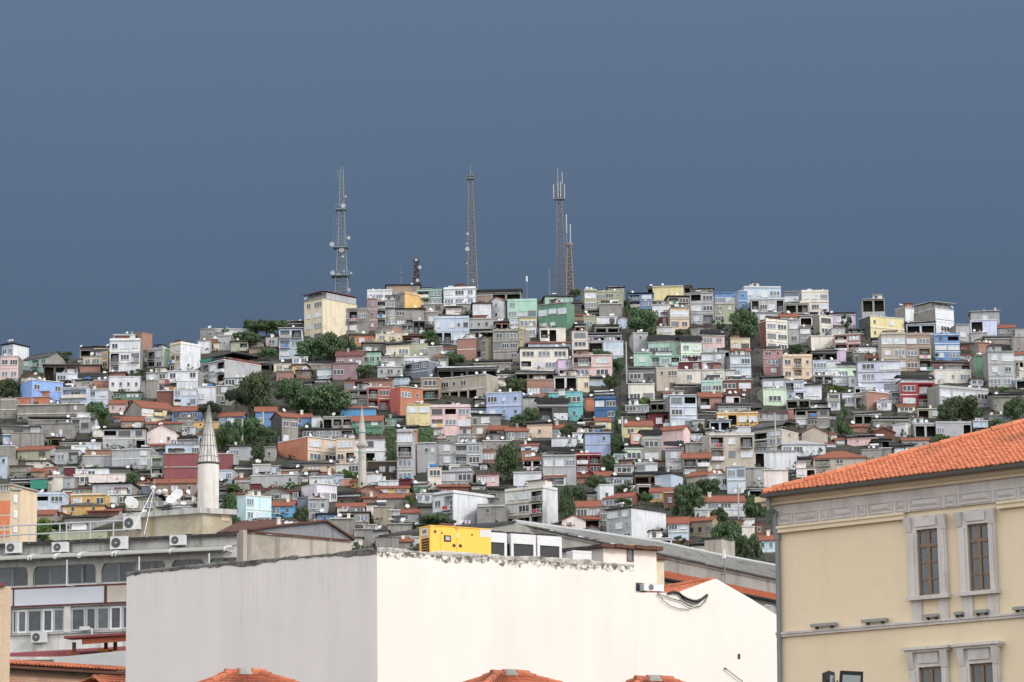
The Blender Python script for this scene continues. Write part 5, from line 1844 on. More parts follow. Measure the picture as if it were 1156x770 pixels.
def big_dish(label, P, r, az, tilt=32, group="satellite dishes on the roof", face=M_LTGREY):
    T = thing("satellite_dish", label, "satellite dish", P, az, group)
    n = 28; mb = MB(); ct, stt = math.cos(math.radians(90 - tilt)), math.sin(math.radians(90 - tilt))
    def X(x, y, z): return (x, y * ct - z * stt, y * stt + z * ct + 0.2 + r)
    prof = [(0.001, 0.0), (r * .4, .04 * r), (r * .75, .15 * r), (r, .27 * r), (r * 1.02, .25 * r), (r * .75, .10 * r), (r * .3, -.02 * r)]
    k = 0
    for rr, z in prof:
        for i in range(n):
            a = 2 * math.pi * i / n; mb.v.append(X(rr * math.cos(a), rr * math.sin(a), z))
    for a in range(len(prof) - 1):
        for i in range(n):
            j = (i + 1) % n; mb.f.append((a * n + i, a * n + j, (a + 1) * n + j, (a + 1) * n + i)); mb.m.append(0)
    mb.build("reflector", [face], T, smooth=True)
    mb = MB(); mb.tube((0, .12, 0), (0, .12, .2 + r), .03, n=8); mb.tube((0, .12, 0), (0, .12, .04), .16, n=10); mb.build("mast_foot", [M_POST], T)
    mb = MB(); a = Vector(X(0, -r * .95, .25 * r)); c = Vector(X(0, 0, r * 1.05)); mb.tube(a, c, .018, n=6); mb.tube(c, c + (Vector(X(0, 0, 0)) - c) * .12, .045, .05, 8); mb.build("feed_arm", [M_WHITE], T)
    return T

# ------------------------------------------------------------------ the big blank building
zt = at(425.5, 620.5, 130).z
CA = at(425.5, 620.5, 130); CR = at_z(715.5, 637.5, zt); CL = at_z(143, 647.5, zt)
FR = Frame(CA, CR); FL = Frame(CL, CA)
TB = thing("blank_walled_building", "big flat-roofed building of two blank walls, one brilliant white, one streaked grey, with mouldy parapet", "building", (CA.x, CA.y, 0))
def loc(P): return (P.x - CA.x, P.y - CA.y, P.z)
m_wr = mouldy("white_wall_peeling_top", (0.745, 0.705, 0.665), (0.06, 0.056, 0.05), 0.24, 1.15)
m_wl = mouldy("grey_wall_peeling_top", (0.73, 0.68, 0.665), (0.035, 0.033, 0.031), 0.36, 0.75, 0.5)
def wall_part(Fr, L, m, name, parent, zt, seed):
    R = random.Random(seed); mb = MB(); n = int(L / 0.22)
    prev = None
    for i in range(n + 1):
        x = L * i / n; z = R.uniform(-.05, .05) - (R.random() < .12) * .08
        cur = (x, z)
        if prev:
            mb.quad((prev[0], 0, -zt), (x, 0, -zt), (x, 0, z), (prev[0], 0, prev[1]))
            mb.quad((prev[0], 0, prev[1]), (x, 0, z), (x, .3, z + .03), (prev[0], .3, prev[1] + .03))
            mb.quad((prev[0], .3, prev[1] + .03), (x, .3, z + .03), (x, .3, -.9), (prev[0], .3, -.9))
        prev = cur
    o = mb.build(name, [m], parent)
    o.location = Vector((Fr.o.x - CA.x, Fr.o.y - CA.y, zt)); o.rotation_euler = (0, 0, Fr.rot)
    return o
wall_part(FR, FR.L, m_wr, "front_wall", TB, zt, 1)['label'] = "brilliant white blank wall"
wall_part(FL, FL.L, m_wl, "side_wall", TB, zt, 2)['label'] = "grey blank wall with dark runs"
def coping(Fr, L, name, seed, hgt, depth):
    R = random.Random(seed); mb = MB(); x = 0.0
    prof = []
    h = hgt; t = .06
    while True:
        h += R.uniform(-.35, .35) * hgt; h = min(1.5 * hgt, max(.35 * hgt, h)); t = min(.13, max(.02, t + R.uniform(-.04, .04)))
        prof.append([(x, -.003, -h), (x, -depth * R.uniform(.6, 1.1), -h * .9), (x, -depth * R.uniform(.5, 1.2), t * .5), (x, R.uniform(0, .06), t), (x, .38, t + .02), (x, .38, -.2)])
        if x >= L: break
        x = min(L, x + R.uniform(.06, .2))
    for r_ in prof: mb.v += r_
    for a in range(len(prof) - 1):
        for c in range(6):
            d2 = (c + 1) % 6
            mb.f.append((a * 6 + c, (a + 1) * 6 + c, (a + 1) * 6 + d2, a * 6 + d2)); mb.m.append(0)
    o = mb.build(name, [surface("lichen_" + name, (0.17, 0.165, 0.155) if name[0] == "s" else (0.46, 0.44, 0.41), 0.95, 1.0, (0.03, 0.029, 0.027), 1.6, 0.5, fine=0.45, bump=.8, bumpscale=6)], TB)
    o.location = Vector((Fr.o.x - CA.x, Fr.o.y - CA.y, zt)); o.rotation_euler = (0, 0, Fr.rot)
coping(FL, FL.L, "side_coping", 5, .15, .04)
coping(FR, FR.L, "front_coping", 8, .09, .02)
back = 14.0
q = [CA, CR, CR + FR.ey * back, CL + FL.ey * back, CL]
mb = MB()
pts = [loc(Vector((p.x, p.y, zt - .4))) for p in q]
mb.v += pts; mb.f.append(tuple(range(5))); mb.m.append(0)
for a, b in ((1, 2), (2, 3), (3, 4)):
    p0, p1 = pts[a], pts[b]
    mb.quad((p0[0], p0[1], 0), (p1[0], p1[1], 0), p1, p0)
mb.build("roof_deck", [M_CEMENT], TB)
DECK = zt - .4

# the gabled wall that carries on beside it
zg = FR.hit(740, 669)[1]
TG = thing("gabled_building", "white gabled wall beside the blank building, with orange tile roof behind its sloping top", "building", FR.o, FR.rot)
HX = lambda px, py, off=0.0: FR.hit(px, py, off)
poly = [(FR.L + .01, 0.0), (HX(884, 720)[0], 0.0), HX(884, 698.5), HX(876, 693.7), HX(848, 676), HX(809, 653.6), HX(770.7, 667.5), HX(764, 669.3), (FR.L + .01, HX(718, 669)[1])]
mb = MB(); mb.prism(poly, 0.01, .35); mb.build("gable_wall", [M_WHITEWALL], TG)
mb = MB()
apx = HX(809, 653.6); lf = HX(764, 669.3); rf = HX(884, 698.5)
mb.box(FR.L + .3, rf[0] - .2, .36, 10, 0, lf[1] - .4); mb.build("body_wall", [M_CEMENT], TG)
sl = (apx[1] - lf[1]) / (apx[0] - lf[0])
x_eave = lf[0] - 1.6; z_eave = lf[1] - 1.6 * sl
mb = MB()
BK = 9.0
tile_field(mb, (x_eave, BK, z_eave), (x_eave, .36, z_eave), (apx[0], .36, apx[1] - .08), (apx[0], BK, apx[1] - .08), seed=4)
srr = (apx[1] - rf[1]) / (rf[0] - apx[0])
tile_field(mb, (rf[0], .36, rf[1] - .1), (rf[0], BK, rf[1] - .1), (apx[0], BK, apx[1] - .08), (apx[0], .36, apx[1] - .08), seed=5)
ridge_tiles(mb, (apx[0], .4, apx[1] + .0), (apx[0], BK, apx[1] + .0))
mb.build("tile_roof", [M_TILEF], TG)

# ------------------------------------------------------------------ the long cement shed
ze = at(600, 595.2, 154).z
SA = at(600, 595.2, 154); SB_ = at_z(884, 656.3, ze)
FS = Frame(SA, SB_)
TS = thing("cement_shed", "long grey cement shed with rough corrugated roof running down behind the gabled wall", "shed", FS.o, FS.rot)
SX = lambda px, py, off=0.0: FS.hit(px, py, off)
pk = SX(581, 590.3); lfz = SX(540, 597.5); e0 = SX(600, 595.2); e1 = SX(890, 657.6)
mb = MB(); mb.prism([(lfz[0], 0), (e1[0], 0), (e1[0], ze), (e0[0], ze), pk, lfz], 0.0, .3); 
mb.build("long_wall", [M_CEMENT], TS)
M_FIBRE = surface("fibre_cement_sheet", (0.36, 0.355, 0.34), 0.95, 0.75, (0.12, 0.115, 0.11), 1.3, 0.3, fine=0.45, bump=1.0, bumpscale=5)
def ridge_pt(px, py, back_):
    s_, z = FS.hit(px, py, -back_); return (s_, back_, z)
R0 = (pk[0] + .2, .15, pk[1] + .05)
r1 = ridge_pt(660, 600.5, 2.0); r2 = ridge_pt(742, 612.7, 3.0); r3 = ridge_pt(811, 627.5, 3.0); r4 = ridge_pt(886, 641.5, 3.0)
E = [(e0[0] - .1, -.18, ze + .02), (SX(660, 608)[0], -.18, ze + .02), (SX(742, 626)[0], -.18, ze + .02), (SX(811, 640)[0], -.18, ze + .02), (e1[0], -.18, ze + .02)]
Rg = [R0, r1, r2, r3, r4]
mb = MB(); tb_ = .1
for a in range(4):
    n = max(4, int((Vector(E[a + 1]) - Vector(E[a])).length / .18))
    for k in range(n):                                   # corrugations
        for h in (0, 1):
            u0 = (k + .5 * h) / n; u1 = (k + .5 * h + .5) / n
            z0, z1 = (0, .07) if not h else (.07, 0)
            L_ = lambda A, B, u, dz: tuple(Vector(A).lerp(Vector(B), u) + Vector((0, 0, dz)))
            mb.quad(L_(E[a], E[a + 1], u0, z0), L_(E[a], E[a + 1], u1, z1), L_(Rg[a], Rg[a + 1], u1, z1), L_(Rg[a], Rg[a + 1], u0, z0))
mb.build("corrugated_roof", [M_FIBRE], TS)
mb = MB()
for a in range(4): mb.tube(Vector(Rg[a]) + Vector((0, 0, .05)), Vector(Rg[a + 1]) + Vector((0, 0, .05)), .12, n=8)
mb.build("ridge_cap", [M_LTGREY], TS)
mb = MB()
for a in range(4): mb.tube(Vector(E[a]) + Vector((0, -.02, -.08)), Vector(E[a + 1]) + Vector((0, -.02, -.08)), .05, n=6)
mb.build("roof_edge", [M_TAR], TS)
mb = MB(); mb.hexa([(lfz[0], -.1, lfz[1]), (pk[0], -.1, pk[1]), (pk[0], 6, pk[1]), (lfz[0], 6, lfz[1]), (lfz[0], -.1, lfz[1] + .12), (pk[0], -.1, pk[1] + .12), (pk[0], 6, pk[1] + .12), (lfz[0], 6, lfz[1] + .12)])
mb.build("end_roof", [M_DKM], TS)
# chimney block and a lamp on the shed
c0 = FS.hit(817, 631, -3.6); c1 = FS.hit(834, 631, -3.6)
T = thing("chimney_block", "stained cement chimney block on the shed's roof, before the big leafy tree", "chimney", FS.world(c0[0], 3.7, 0), FS.rot)
ztop = FS.hit(825, 610, -3.6)[1]
mb = MB(); wd = c1[0] - c0[0]; mb.box(0, wd * .66, 0, 1.2, c0[1] - 3, ztop); mb.build("stack", [M_CEMENT2], T)
mb = MB(); mb.box(wd * .68, wd, .15, 1.0, c0[1] - 3, ztop + .05); mb.build("side_flue", [M_CONC], T)
mb = MB(); mb.box(-.06, wd * .7, -.06, 1.26, ztop, ztop + .12); mb.build("cap", [M_TAR], T)
a = SX(818.5, 656, .25); b = SX(818.5, 621, .25)
T = thing("wall_lamp", "thin pipe with pale lamp head on the shed's wall below the chimney block", "lamp", FS.world(a[0], -.25, 0), FS.rot)
mb = MB(); mb.tube((0, 0, a[1]), (0, 0, b[1] - .3), .035, n=6); mb.tube((0, 0, a[1] + .4), (0, .24, a[1] + .4), .03, n=6); mb.tube((0, 0, (a[1] + b[1]) / 2), (0, .24, (a[1] + b[1]) / 2), .03, n=6); mb.build("pipe", [M_POST], T)
mb = MB(); mb.tube((-.04, 0, b[1] - .5), (-.12, -.05, b[1] + .05), .13, .05, 10); mb.build("lamp_head", [M_WHITE], T)

# tiled roof between the shed and the gable
ta = FS.hit(733, 642, .02); tb2 = FS.hit(890, 674.5, .02)
Wt = FS.world
TR = thing("tile_roofed_annexe", "low annexe under weathered orange tiles leaning on the grey shed behind the gable", "annexe", FS.o, FS.rot)
off = 4.2
ba = FS.hit(728, 662, off); bb = FS.hit(890, 680.5, off)
zb = bb[1]
mb = MB(); tile_field(mb, (ba[0], -off, zb), (bb[0] + 1, -off, zb), (tb2[0] + 1, -.05, tb2[1]), (ta[0], -.05, ta[1]), seed=9)
mb.build("tile_roof", [M_TILEO], TR)
mb = MB(); mb.box(ba[0] + .1, bb[0] + 1, -off + .25, -.1, 0, zb - .12); mb.build("wall", [M_CEMENT], TR)
mb = MB(); mb.tube((ba[0], -off - .06, zb - .05), (bb[0] + 1, -off - .06, zb - .05), .07, n=8); mb.build("gutter", [M_BLACKM], TR)
wx0, wx1, wz0, wz1 = FS.box_px(868, 683, 877, 692, off)
mb = MB(); mb.box(wx0, wx1, -off + .2, -off + .26, wz0, wz1, 0); mb.box(wx0 + .06, wx1 - .06, -off + .17, -off + .2, wz0 + .06, wz1 - .06, 1); mb.build("window", [M_FRAME, G_MID], TR)

# ------------------------------------------------------------------ white roof hut
zh = at(681, 618.5, 143).z
HA = at(681, 618.5, 143); HR = at_z(741.5, 623.5, zh) ; HL = at_z(634, 617.0, zh)
HR = HA + FR.ex * ((HR - HA).length if (HR - HA).length < 6 else 3.3); HL = HA - FL.ex * 2.9
FH = Frame(HA, HR)
TH = thing("roof_hut", "small white hut with rusty slab roof and one narrow window behind the parapet", "hut", FH.o, FH.rot)
xr = FH.hit(741, 630)[0]
xl = -FH.hit(634, 630)[0] if False else 0
mb = MB(); mb.box(0, xr, 0, 2.6, 0, zh); 
mb.build("lit_wall", [M_WHITEWALL], TH)
FHL = Frame(HL, HA)
sL = FHL.hit(634.5, 626)[0]; sA = FHL.L
mb = MB(); mb.box(sL, sA - .005, 0.002, 2.4, DECK, zh - .02); o = mb.build("shaded_wall", [M_WHITEWALL_SHADE], TH)
o.matrix_parent_inverse = Matrix.Identity(4)
dl = FHL.o - FH.o; dl = Matrix.Rotation(-FH.rot, 3, 'Z') @ dl
o.location = dl; o.rotation_euler = (0, 0, FHL.rot - FH.rot)
mb = MB(); rr_ = random.Random(4); x = -.3
for k in range(9):
    w = (xr + .45) / 9; mb.box(x, x + w * .99, -.3 - rr_.random() * .12, 2.9, zh + rr_.random() * .03, zh + .15 + rr_.random() * .06); x += w
mb.build("roof_slab", [M_RUST], TH)
mb = MB(); mb.box(sL - .2, sA + .1, -.25, 2.6, zh - .015, zh + .13); o = mb.build("side_roof_slab", [M_TAR], TH); o.location = dl; o.rotation_euler = (0, 0, FHL.rot - FH.rot)
x0, x1, z0, z1 = FH.box_px(707.6, 619.8, 715, 634)
mb = MB()
mb.box(x0, x0 + .07, -.05, .02, z0, z1); mb.box(x1 - .07, x1, -.05, .02, z0, z1); mb.box(x0, x1, -.05, .02, z1 - .07, z1); mb.box(x0, x1, -.05, .02, z0, z0 + .07)
wn = mb.build("window_frame", [M_FRAMED], TH)
mb = MB(); mb.quad((x0 + .07, -.012, z0 + .07), (x1 - .07, -.012, z0 + .07), (x1 - .07, -.012, z1 - .07), (x0 + .07, -.012, z1 - .07)); mb.build("pane", [G_MID], wn)
# a scrap on its roof
T = thing("tile_scrap", "few orange tile scraps lying on the roof hut's rusty slab", "tile scraps", FH.world(FH.hit(722, 614)[0], .4, zh + .17), FH.rot)
mb = MB(); mb.hexa([(-.5, -.2, 0), (.5, -.2, 0), (.5, .3, 0), (-.5, .3, 0), (-.3, -.1, .12), (.3, -.15, .1), (.25, .2, .14), (-.35, .2, .1)]); mb.build("scraps", [tilemat("scrap_tile", (0.5, .25, .06), (.4, .2, .06), (.2, .1, .05))], T)

# ------------------------------------------------------------------ generator on the roof
gA = at(486, 610, 134.2)
FG = Frame(gA, gA + FR.ex * 4)
gl = FG.hit(554.3, 610)[0]
FGl = Frame(gA - FL.ex * 2, gA)
gw = FGl.L - FGl.hit(465.8, 606)[0]
zg0 = max(DECK + .05, FG.hit(486, 624.5)[1]); zg1 = FG.hit(486, 592.6)[1]
ang = math.pi - (FGl.rot - FG.rot)
# end and side meet almost square: keep the box square and as wide as its end looks
gd = gw * abs(math.sin(FGl.rot - FG.rot)) * 1.0
gd = max(1.0, gw)
M_YEL = surface("generator_yellow", (0.80, 0.49, 0.07), 0.45, 0.15, (0.62, 0.40, 0.08), 0.8, 0.12, fine=0.03, spec=0.4)
M_ORG = plain("generator_louvre", (0.62, 0.30, 0.04), 0.5)
TGEN = thing("generator", "yellow cabin generator with louvred end standing on the blank building's roof", "generator", FG.o, FG.rot)
mb = MB(); mb.box(0, gl, 0, gd, zg0, zg1 - .04); mb.box(-.03, gl + .03, -.03, gd + .03, zg1 - .04, zg1); mb.build("canopy_body", [M_YEL], TGEN)
mb = MB(); mb.box(.05, gl - .05, .05, .2, DECK, zg0); mb.box(.05, gl - .05, gd - .2, gd - .05, DECK, zg0); mb.build("skid", [M_BLACKM], TGEN)
gz = lambda py, px=520: FG.hit(px, py)[1]
H_ = zg1 - zg0
def gx(px): return FG.hit(px, 610)[0]
for xa, xb, nm in ((gx(497), gx(515.3), "door"), (gx(515.8), gx(534.5), "door")):
    mb = MB(); t = .02
    za, zb2 = zg0 + .05, zg1 - .12 * H_
    mb.box(xa, xb, -.022, -.002, za, zb2); d_ = mb.build("door", [M_YEL], TGEN)
    mb = MB()
    lx = xb - .22 if xa < gx(510) else xa + .1
    mb.box(lx, lx + .14, -.045, -.024, zg0 + .27 * H_, zg0 + .37 * H_); mb.build("latch", [M_BLACKM], d_)
    mb = MB(); hx = xa + .05 if xa < gx(510) else xb - .12
    mb.tube((hx + .03, -.04, zg0 + .74 * H_), (hx + .03, -.024, zg0 + .74 * H_), .045, n=10); mb.build("red_button", [plain("button_red", (.25, .02, .015), .4)], d_)
x0, x1, z0, z1 = FG.box_px(501, 604.5, 508.5, 611.5)
mb = MB(); mb.box(x0, x1, -.05, -.024, z0, z1); f_ = mb.build("control_window_frame", [M_BLACKM], TGEN)
mb = MB(); mb.box(x0 + .07, x1 - .07, -.06, -.051, z0 + .06, z1 - .06); mb.build("control_screen", [M_LTGREY], f_)
x0, x1, z0, z1 = FG.box_px(541.8, 597.2, 554.2, 606.5)
mb = MB(); mb.box(x0, x1, -.012, -.002, z0, z1); sg = mb.build("white_sign", [M_WHITE], TGEN)
def letters(body, size, m, parent, loc_, rot_, ext=.004):
    cu = bpy.data.curves.new("lettering", 'FONT'); cu.body = body; cu.size = size; cu.extrude = ext; cu.align_x = 'CENTER'; cu.align_y = 'CENTER'; cu.offset = .008
    cu.materials.append(m)
    tmp = bpy.data.objects.new("lettering_source", cu); COL.objects.link(tmp)
    me = bpy.data.meshes.new_from_object(tmp.evaluated_get(bpy.context.evaluated_depsgraph_get()))
    bpy.data.objects.remove(tmp); bpy.data.curves.remove(cu)
    return put("lettering", me, parent, loc_, 0, None, rot_)
letters("EGE", .24, plain("faded_letters", (.62, .63, .66), .6), sg, ((x0 + x1) / 2, -.016, (z0 + z1) / 2), (math.pi / 2, 0, 0))
mb = MB(); mb.tube((gx(491.3), -.02, gz(601.9)), (gx(491.3), -.003, gz(601.9)), .075, n=12); mb.build("emergency_stop", [plain("stop_maroon", (.16, .05, .04), .4)], TGEN)
mb = MB(); mb.box(gx(514), gx(517.5), -.03, -.003, gz(597.6), gz(595.2)); mb.build("lifting_lug", [plain("lug_orange", (.7, .25, .03), .4)], TGEN)
mb = MB(); mb.box(gx(488), gx(489.6), -.012, -.003, gz(597), gz(594.8)); mb.box(gx(493.8), gx(495), -.012, -.003, gz(605), gz(602)); mb.box(gx(515.4), gx(517), -.03, -.024, gz(607), gz(602)); mb.build("sticker", [M_WHITE], TGEN)
# louvred end
for k in range(5):
    z = zg0 + H_ * (.10 + .095 * k)
    mb = MB(); mb.hexa([(-.012, .16, z), (-.004, .16, z), (-.004, gd - .22, z), (-.012, gd - .22, z), (-.075, .16, z - .03), (-.065, .16, z - .05), (-.065, gd - .22, z - .05), (-.075, gd - .22, z - .03)]); mb.build("louvre", [M_ORG], TGEN)
mb = MB(); mb.box(-.004, -.001, .14, gd - .2, zg0 + .04, zg0 + .56 * H_); mb.build("air_inlet", [M_BLACKM], TGEN)
ya, yb = gd * .24, gd * .80
mb = MB(); mb.box(-.014, -.002, ya, yb, zg1 - .40 * H_, zg1 - .07 * H_, 0); mb.box(-.017, -.0145, ya, yb, zg1 - .40 * H_, zg1 - .32 * H_, 1); pl = mb.build("maker_plate", [M_WHITE, plain("plate_pink", (.62, .3, .42), .5)], TGEN)
letters("EGE", .21, plain("plate_letters", (.06, .06, .08), .5), pl, (-.02, (ya + yb) / 2, zg1 - .2 * H_), (math.pi / 2, 0, -math.pi / 2))
mb = MB(); mb.tube((gl * .3, gd * .55, zg1), (gl * .3, gd * .55, zg1 + .12), .14, n=12); mb.tube((gl * .26, gd * .6, zg1 + .12), (gl * .48, gd * .6, zg1 + .12), .09, n=10); mb.build("exhaust_silencer", [M_RUST], TGEN)

# ------------------------------------------------------------------ chiller units
cA = at(577, 616, 139.5)
FC = Frame(cA, cA + FR.ex)
for px0, px1, yt0, yt1, lab in ((551.5, 572.3, 600.6, 602, "white and black roof chiller half hidden by the yellow generator"), (577.0, 605.0, 601.8, 604.5, "white and black roof chiller in the middle of its row"), (606.8, 634.2, 604.0, 606.3, "white and black roof chiller beside the white roof hut")):
    x0, x1 = FC.hit(px0, 616)[0], FC.hit(px1, 616)[0]
    z1 = FC.hit((px0 + px1) / 2, (yt0 + yt1) / 2)[1]; zm = FC.hit((px0 + px1) / 2, (yt0 + yt1) / 2 + 11)[1]
    T = thing("roof_chiller", lab, "chiller", FC.world(x0, 0, DECK), FC.rot, "chillers in a row on the roof")
    w = x1 - x0; h = z1 - DECK; hm = zm - DECK; d = 1.3
    mb = MB(); mb.box(.0, w, 0, d, hm, h); mb.build("fan_section", [M_WHITE], T)
    mb = MB(); mb.box(.14, w - .14, .06, d, .12, hm); c_ = mb.build("coil", [M_GRILLE], T)
    mb = MB()
    for k in range(16): mb.box(.15, w - .15, .045, .058, .16 + (hm - .2) * k / 16, .175 + (hm - .2) * k / 16)
    mb.build("coil_fins", [plain("fin_grey", (.075, .073, .07), .5)], c_)
    for x in (0, w - .14):
        mb = MB(); mb.box(x, x + .14, 0, .14, 0, hm); mb.build("corner_post", [M_WHITE], T)
    mb = MB(); mb.box(0, w, 0, d, .0, .1); mb.build("base_frame", [M_LTGREY], T)
    mb = MB()
    for k in (0.28, 0.72): mb.lathe([(.42, h), (.45, h + .12), (.40, h + .12), (.38, h + .02)], 16, 0, (w * k, d / 2))
    mb.build("fan_ring", [M_GRILLE], T)
# low white casing beside the hut and a condenser by the gable
x0, x1, z0, z1 = FC.box_px(639, 623.5, 660, 634)
T = thing("equipment_box", "low white equipment box with a sloping cable, before the hut's shaded wall", "box", FC.world(x0, -.6, DECK), FC.rot)
mb = MB(); mb.box(0, x1 - x0, 0, .6, .1, z1 - DECK); mb.box(-.01, x1 - x0 + .01, -.012, .1, z1 - DECK - .1, z1 - DECK + .01); mb.build("casing", [M_WHITE], T)
mb = MB(); mb.box(.05, .15, .05, .55, 0, .1); mb.box(x1 - x0 - .15, x1 - x0 - .05, .05, .55, 0, .1); mb.build("foot", [M_BLACKM], T)
mb = MB(); mb.box((x1 - x0) * .8, (x1 - x0) * .86, -.008, -.002, (z1 - DECK) * .55, (z1 - DECK) * .7); mb.build("badge", [plain("badge_blue", (.1, .2, .4), .5)], T)
x0, x1, z0, z1 = FR.box_px(725, 659.3, 747.5, 669, -.7)
T = ac_unit("white condenser on the gabled wall's flat top beside the orange tiles", FR.world(x0, .55, z0), FR.rot, x1 - x0, z1 - z0 - .06, .36, .06, None)
x0, x1, z0, z1 = FR.box_px(716.2, 655, 729, 669, -.9)
T = thing("stair_head_wall", "narrow white wall with dark slit window between the blank building and the condenser", "wall", FR.world(x0, .95, 0), FR.rot)
mb = MB(); mb.box(0, x1 - x0, 0, .4, 0, z1); mb.build("wall", [M_WHITEWALL], T)
mb = MB(); mb.box(.12, .55, -.03, -.002, z0 + .08, z1 - .12); mb.build("window", [G_DARK], T)
x0, x1, z0, z1 = FR.box_px(740, 630, 749.5, 646, -8.5)
T = thing("chimney_stub", "short cream chimney stub with rusty cap just right of the white hut", "chimney", FR.world(x0, 8.5, 0), FR.rot)
mb = MB(); mb.box(0, x1 - x0, 0, .5, z0 - 3, z1 - .1); mb.build("stack", [WALL['cr']], T)
mb = MB(); mb.box(-.2, x1 - x0 + .12, -.15, .6, z1 - .1, z1 + .06); mb.build("cap", [M_RUST], T)

# cables sagging over the gabled wall
def cable(pxs, r, label, off=.08, name="cable"):
    pts = []
    for a, b in zip(pxs, pxs[1:]):
        for k in range(4):
            t = k / 4; s_, z = FR.hit(a[0] + (b[0] - a[0]) * t, a[1] + (b[1] - a[1]) * t, off); pts.append((s_, -off, z))
    s_, z = FR.hit(*pxs[-1], off); pts.append((s_, -off, z))
    T = thing(name, label, "cable", FR.o, FR.rot)
    mb = MB(); mb.path(pts, r, 7); mb.build("sheath", [M_CABLE], T)
zq = lambda x, y: (700 + x / 6.084, 600 + y / 6.084)
cable([zq(*p) for p in ((330, 424), (370, 416), (402, 421), (425, 442), (460, 462), (500, 476), (530, 477), (560, 466), (585, 447), (600, 434))], .06, "thick black cable bundle sagging across the gabled white wall")
cable([zq(*p) for p in ((255, 424), (300, 442), (350, 460), (420, 478), (470, 508), (510, 520), (550, 512), (585, 480), (602, 440))], .02, "thin dark cable drooping under the thick bundle on the gabled wall")
cable([zq(*p) for p in ((258, 428), (300, 476), (345, 510), (400, 530), (455, 535), (490, 530))], .016, "thinnest pale-looking wire looping lowest on the gabled wall")
cable([zq(*p) for p in ((420, 450), (450, 480), (500, 497), (540, 490), (580, 455))], .024, "dark wire hugging the underside of the thick cable bundle")
a = FR.hit(819.6, 755, .1); b = FR.hit(838.5, 769.5, .1)
T = thing("iron_rod", "thin rusty rod slanting down the gabled white wall", "rod", FR.o, FR.rot)
mb = MB(); mb.tube((a[0], -.1, a[1]), (b[0], -.1, b[1]), .02, n=6); mb.tube((a[0], -.1, a[1]), (a[0], 0, a[1] + .03), .04, n=6); mb.build("rod", [M_RUST], T)
a = FR.hit(834.5, 741, .02)
T = thing("vent_hole", "tiny dark vent plate in the gabled white wall above the rusty rod", "vent", FR.world(a[0], -.02, a[1]), FR.rot)
mb = MB(); mb.box(-.06, .06, 0, .03, -.12, .12); mb.box(-.04, .04, -.012, 0, -.1, .1); mb.build("plate", [M_RUST], T)

# ------------------------------------------------------------------ the cream building
M_CREAM = surface("cream_render", (0.70, 0.595, 0.43), 0.92, 0.12, (0.52, 0.42, 0.28), 0.25, 0.22, bump=0.08, bumpscale=14, fine=0.05)
M_CREAM2 = surface("cream_cornice", (0.70, 0.61, 0.45), 0.9, 0.3, (0.38, 0.26, 0.13), 0.5, 0.25, fine=0.06)
M_MARBLE = surface("grey_marble", (0.57, 0.545, 0.525), 0.75, 0.5, (0.30, 0.275, 0.26), 0.9, 0.55, bump=0.25, bumpscale=10, fine=0.08)
M_WOOD = plain("oak_window", (0.19, 0.13, 0.085), 0.6)
M_GUT = plain("zinc_gutter", (0.10, 0.105, 0.10), 0.5, 0.3)
M_PIPE = plain("zinc_downpipe", (0.20, 0.215, 0.23), 0.45, 0.3)
KA = at(880.5, 715, 101); KB = at_z(1156, 692.0, KA.z)
FK = Frame(KA, KB)
TK = thing("cream_building", "cream rendered neoclassical building with grey marble frieze and orange tiled hip roof", "building", FK.o, FK.rot)
kx = lambda px, py, off=0.0: FK.hit(px, py, off)[0]
kz = lambda py, px=880.5, off=0.0: FK.hit(px, py, off)[1]
LEN = 24.0
zE = kz(557, off=.55); zC2 = kz(564, off=.4); zC1 = kz(569.5, off=.2); zF0 = kz(594.6); zL0 = kz(602.3); zS1 = kz(714.8); zS0 = kz(719.6)
mb = MB(); mb.box(0, LEN, 0, 14, 0, zC1 + .3); mb.build("main_wall", [M_CREAM], TK)
mb = MB(); mb.box(-.32, 0, .35, 13, 0, zC1 + .25); mb.build("corner_pilaster", [M_CREAM2], TK)
mb = MB(); mb.box(-.62, LEN, -.40, 14.4, zC2, zE - .002); mb.box(-.45, LEN, -.24, 14.2, zC1, zC2 - .03); mb.box(-.5, LEN, -.32, 14.3, zC2 - .03, zC2); mb.build("cornice", [M_CREAM2], TK)
mb = MB(); mb.box(.0, LEN, -.10, -.002, zF0, zC1); mb.build("frieze", [M_MARBLE], TK)
zp = lambda x, y: (850 + x / 2.565, 470 + y / 2.565)
pan = [(72, 115), (122, 187), (196, 219), (227, 294), (303, 327), (335, 404), (413, 446), (454, 545), (555, 589), (597, 690), (699, 763), (772, 850)]
pz1 = kz(580.3, 880.5, .1); pz0 = kz(592.6, 880.5, .1)
for a, b in pan:
    pxa, pxb = zp(a, 0)[0], zp(b, 0)[0]
    ym = 586 - (pxa - 880) * .1
    xa, xb = kx(pxa, ym, .1), kx(pxb, ym, .1)
    if xb < .3: continue
    xa = max(xa, .12)
    mb = MB(); i = .055
    e = [(xa, xb, pz0, pz0 + .035), (xa, xb, pz1 - .035, pz1), (xa, xa + .035, pz0 + .035, pz1 - .035), (xb - .035, xb, pz0 + .035, pz1 - .035)]
    for q in e: mb.box(q[0], q[1], -.135, -.101, q[2], q[3])
    o_ = mb.build("panel_border", [M_MARBLE], TK)
    mb = MB(); xi, xj, zi, zj = xa + .075, xb - .075, pz0 + .075, pz1 - .075
    g = .09
    mb.hexa([(xi, -.101, zi), (xj, -.101, zi), (xj, -.101, zj), (xi, -.101, zj), (xi + g, -.16, zi + g), (xj - g, -.16, zi + g), (xj - g, -.16, zj - g), (xi + g, -.16, zj - g)]); mb.build("raised_panel", [M_MARBLE], o_)
